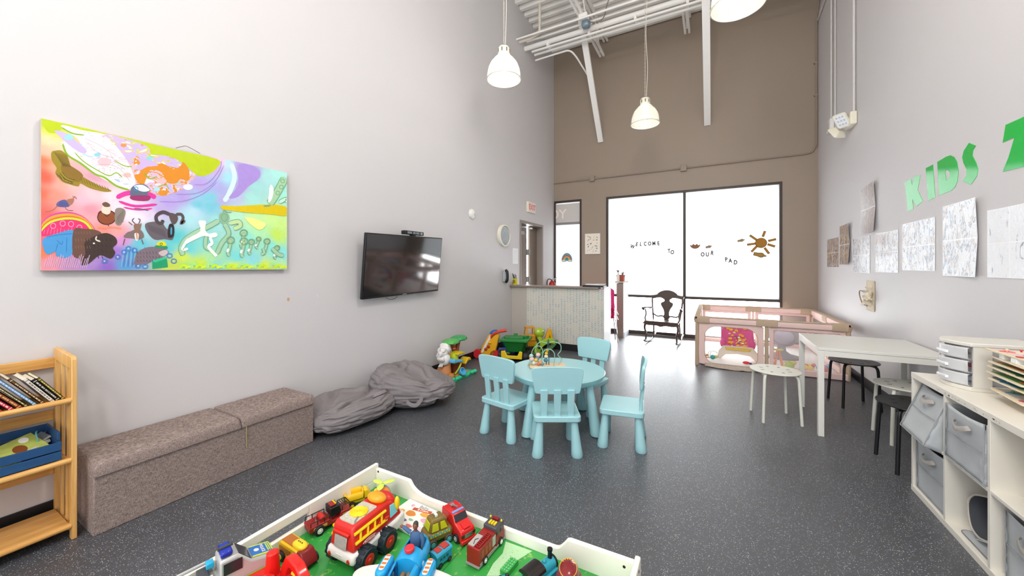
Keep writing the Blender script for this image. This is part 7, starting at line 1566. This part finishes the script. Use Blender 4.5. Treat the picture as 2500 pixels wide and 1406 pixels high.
# green dump truck
R = ctoy('toy_dumper', 'large green dump truck with yellow mudguards and black wheels', -2.66, 5.06, 0, -14); dg = '1f7a34'
b = B(); b.loft([[(p[0]*sx, p[1]*sy, z_) for p in rrect(1, 1, .08)] for sx, sy, z_ in ((.22, .22, .13), (.34, .34, .28), (.41, .38, .30))]); b.obj('tipper', pl(dg), R, bevel=.006)
b = B(); b.loft([[(p[0]*sx, p[1]*sy, z_) for p in rrect(1, 1, .06)] for sx, sy, z_ in ((.43, .40, .295), (.44, .41, .325))]); b.obj('tipper_rim', pl('2a8a40'), R, bevel=.004)
b = B(); [b.box((x_, y_, z_), d_, rotz(a_)) for x_, y_, z_, d_, a_ in ((.0, .0, .335, (.22, .16, .03), .2), (-.12, -.05, .33, (.10, .08, .03), .6), (.13, .04, .34, (.09, .1, .04), -.4), (-.03, .1, .35, (.06, .05, .05), 0))]; b.obj('load', pl('24803a'), R, bevel=.008)
B().bb(-.10, .12, .1, .32, .07, .25).obj('cab', pl('20803a'), R, bevel=.012); B().bb(-.13, .15, -.20, .25, .055, .09).obj('chassis', pl('1a1c1c'), R)
b = B(); b.prism([(-.18, .05), (.14, .05), (.145, .16), (.10, .17), (.07, .10), (-.09, .10), (-.12, .17), (-.18, .16)], -.225, -.20, 'xz'); b.obj('mudguard', pl('e8c41c'), R, bevel=.008)
for x_, y_ in ((-.19, -.14), (.19, -.14), (.17, .16), (-.17, .16)):
    b = B(); b.lathe([(.065, -.045), (.078, -.03), (.078, .03), (.065, .045)], (x_, y_, .08), 22, M=R3(0, pi/2, 0)); o = b.obj('wheel', mat('toy tyre', '161616', .5), R); s = 1 if x_ > 0 else -1; b = B(); b.cyl((x_+s*.044, y_, .08), (x_+s*.052, y_, .08), .026); b.obj('hub', pl('e0cc1c'), o)
# yellow loader behind
R = ctoy('toy_loader', 'yellow toy loader with an open cab behind the green dump truck', -2.72, 5.62, 0, 10); ly_ = 'd9961a'
B().bb(-.05, .14, -.12, .14, .10, .27).obj('body', pl(ly_), R, bevel=.012)
b = B(); [b.tube([(x_, y_, .26), (x_*.8+.01, y_*.8, .40)], .011, 8) for x_ in (-.06, .09) for y_ in (-.09, .09)]; b.box((.015, 0, .405), (.15, .17, .02)); b.obj('cab_frame', pl(ly_), R)
b = B(); [b.tube([(x_, -.12, .27), (x_+.02, -.20, .18), (x_+.02, -.26, .10)], .02, 8) for x_ in (-.12, .10)]; b.obj('lift_arm', mat('dark brown plastic', '2e2420', .5), R); B().bb(-.16, .16, -.14, -.08, .20, .30).obj('front_plate', pl(ly_), R, bevel=.01)
for x_, y_ in ((.17, -.06), (.17, .16), (-.14, -.06), (-.14, .16)): b = B(); b.lathe([(.075, -.04), (.09, -.025), (.09, .025), (.075, .04)], (x_, y_, .09), 22, M=R3(0, pi/2, 0)); o = b.obj('wheel', mat('dark brown plastic', '2e2420', .5), R); b = B(); b.cyl((x_+.04*(1 if x_ > 0 else -1), y_, .09), (x_+.046*(1 if x_ > 0 else -1), y_, .09), .04); b.obj('hub', pl('c88c1c'), o)
# lime ride-on dinosaur and the yellow seat tower
R = ctoy('toy_dinosaur', 'lime green plastic dinosaur ride-on in front of the papered counter', -2.47, 5.63, 0, 6); lm = 'a5c234'
B().ell((-.05, 0, .335), (.085, .065, .08), 18).obj('head', pl(lm), R); b = B(); b.ell((-.085, -.05, .36), (.014, .01, .02), 10); b.ell((.0, -.055, .36), (.014, .01, .02), 10); b.obj('eyes', pl('e8ecd8'), R)
b = B(); b.ell((-.002, -.066, .355), (.006, .004, .012), 8); b.obj('pupil', BLK, R); B().tube(smooth_path([(-.06, 0, .28), (-.05, 0, .21), (-.08, 0, .13), (-.10, 0, .03)], 5), lambda t: .04+.02*t, 12).obj('neck', pl(lm), R)
pr2(R, 'arched_body', '9cbc30', [(-.15, .0), (-.13, .14), (-.04, .20), (.07, .24), (.17, .24), (.20, .14), (.15, .16), (.06, .15), (-.02, .09), (-.06, .0)], -.06, .06, 2, .01); pr2(R, 'leg_brace', '5c9c44', [(-.17, .02), (-.02, .03), (.0, .0), (-.17, .0)], -.10, .10)
pr2(R, 'tail_runner', '5c8c54', [(.0, .01), (.10, .02), (.20, .09), (.27, .19), (.24, .19), (.16, .12), (.08, .06), (.0, .04)], .0, .09, 2, .008)
pr2(R, 'seat_tower', 'dfa412', [(.02, .16), (.085, .37), (.10, .395), (.135, .395), (.15, .37), (.18, .18), (.14, .21), (.12, .28), (.095, .21)], -.02, .05, 1, .012)
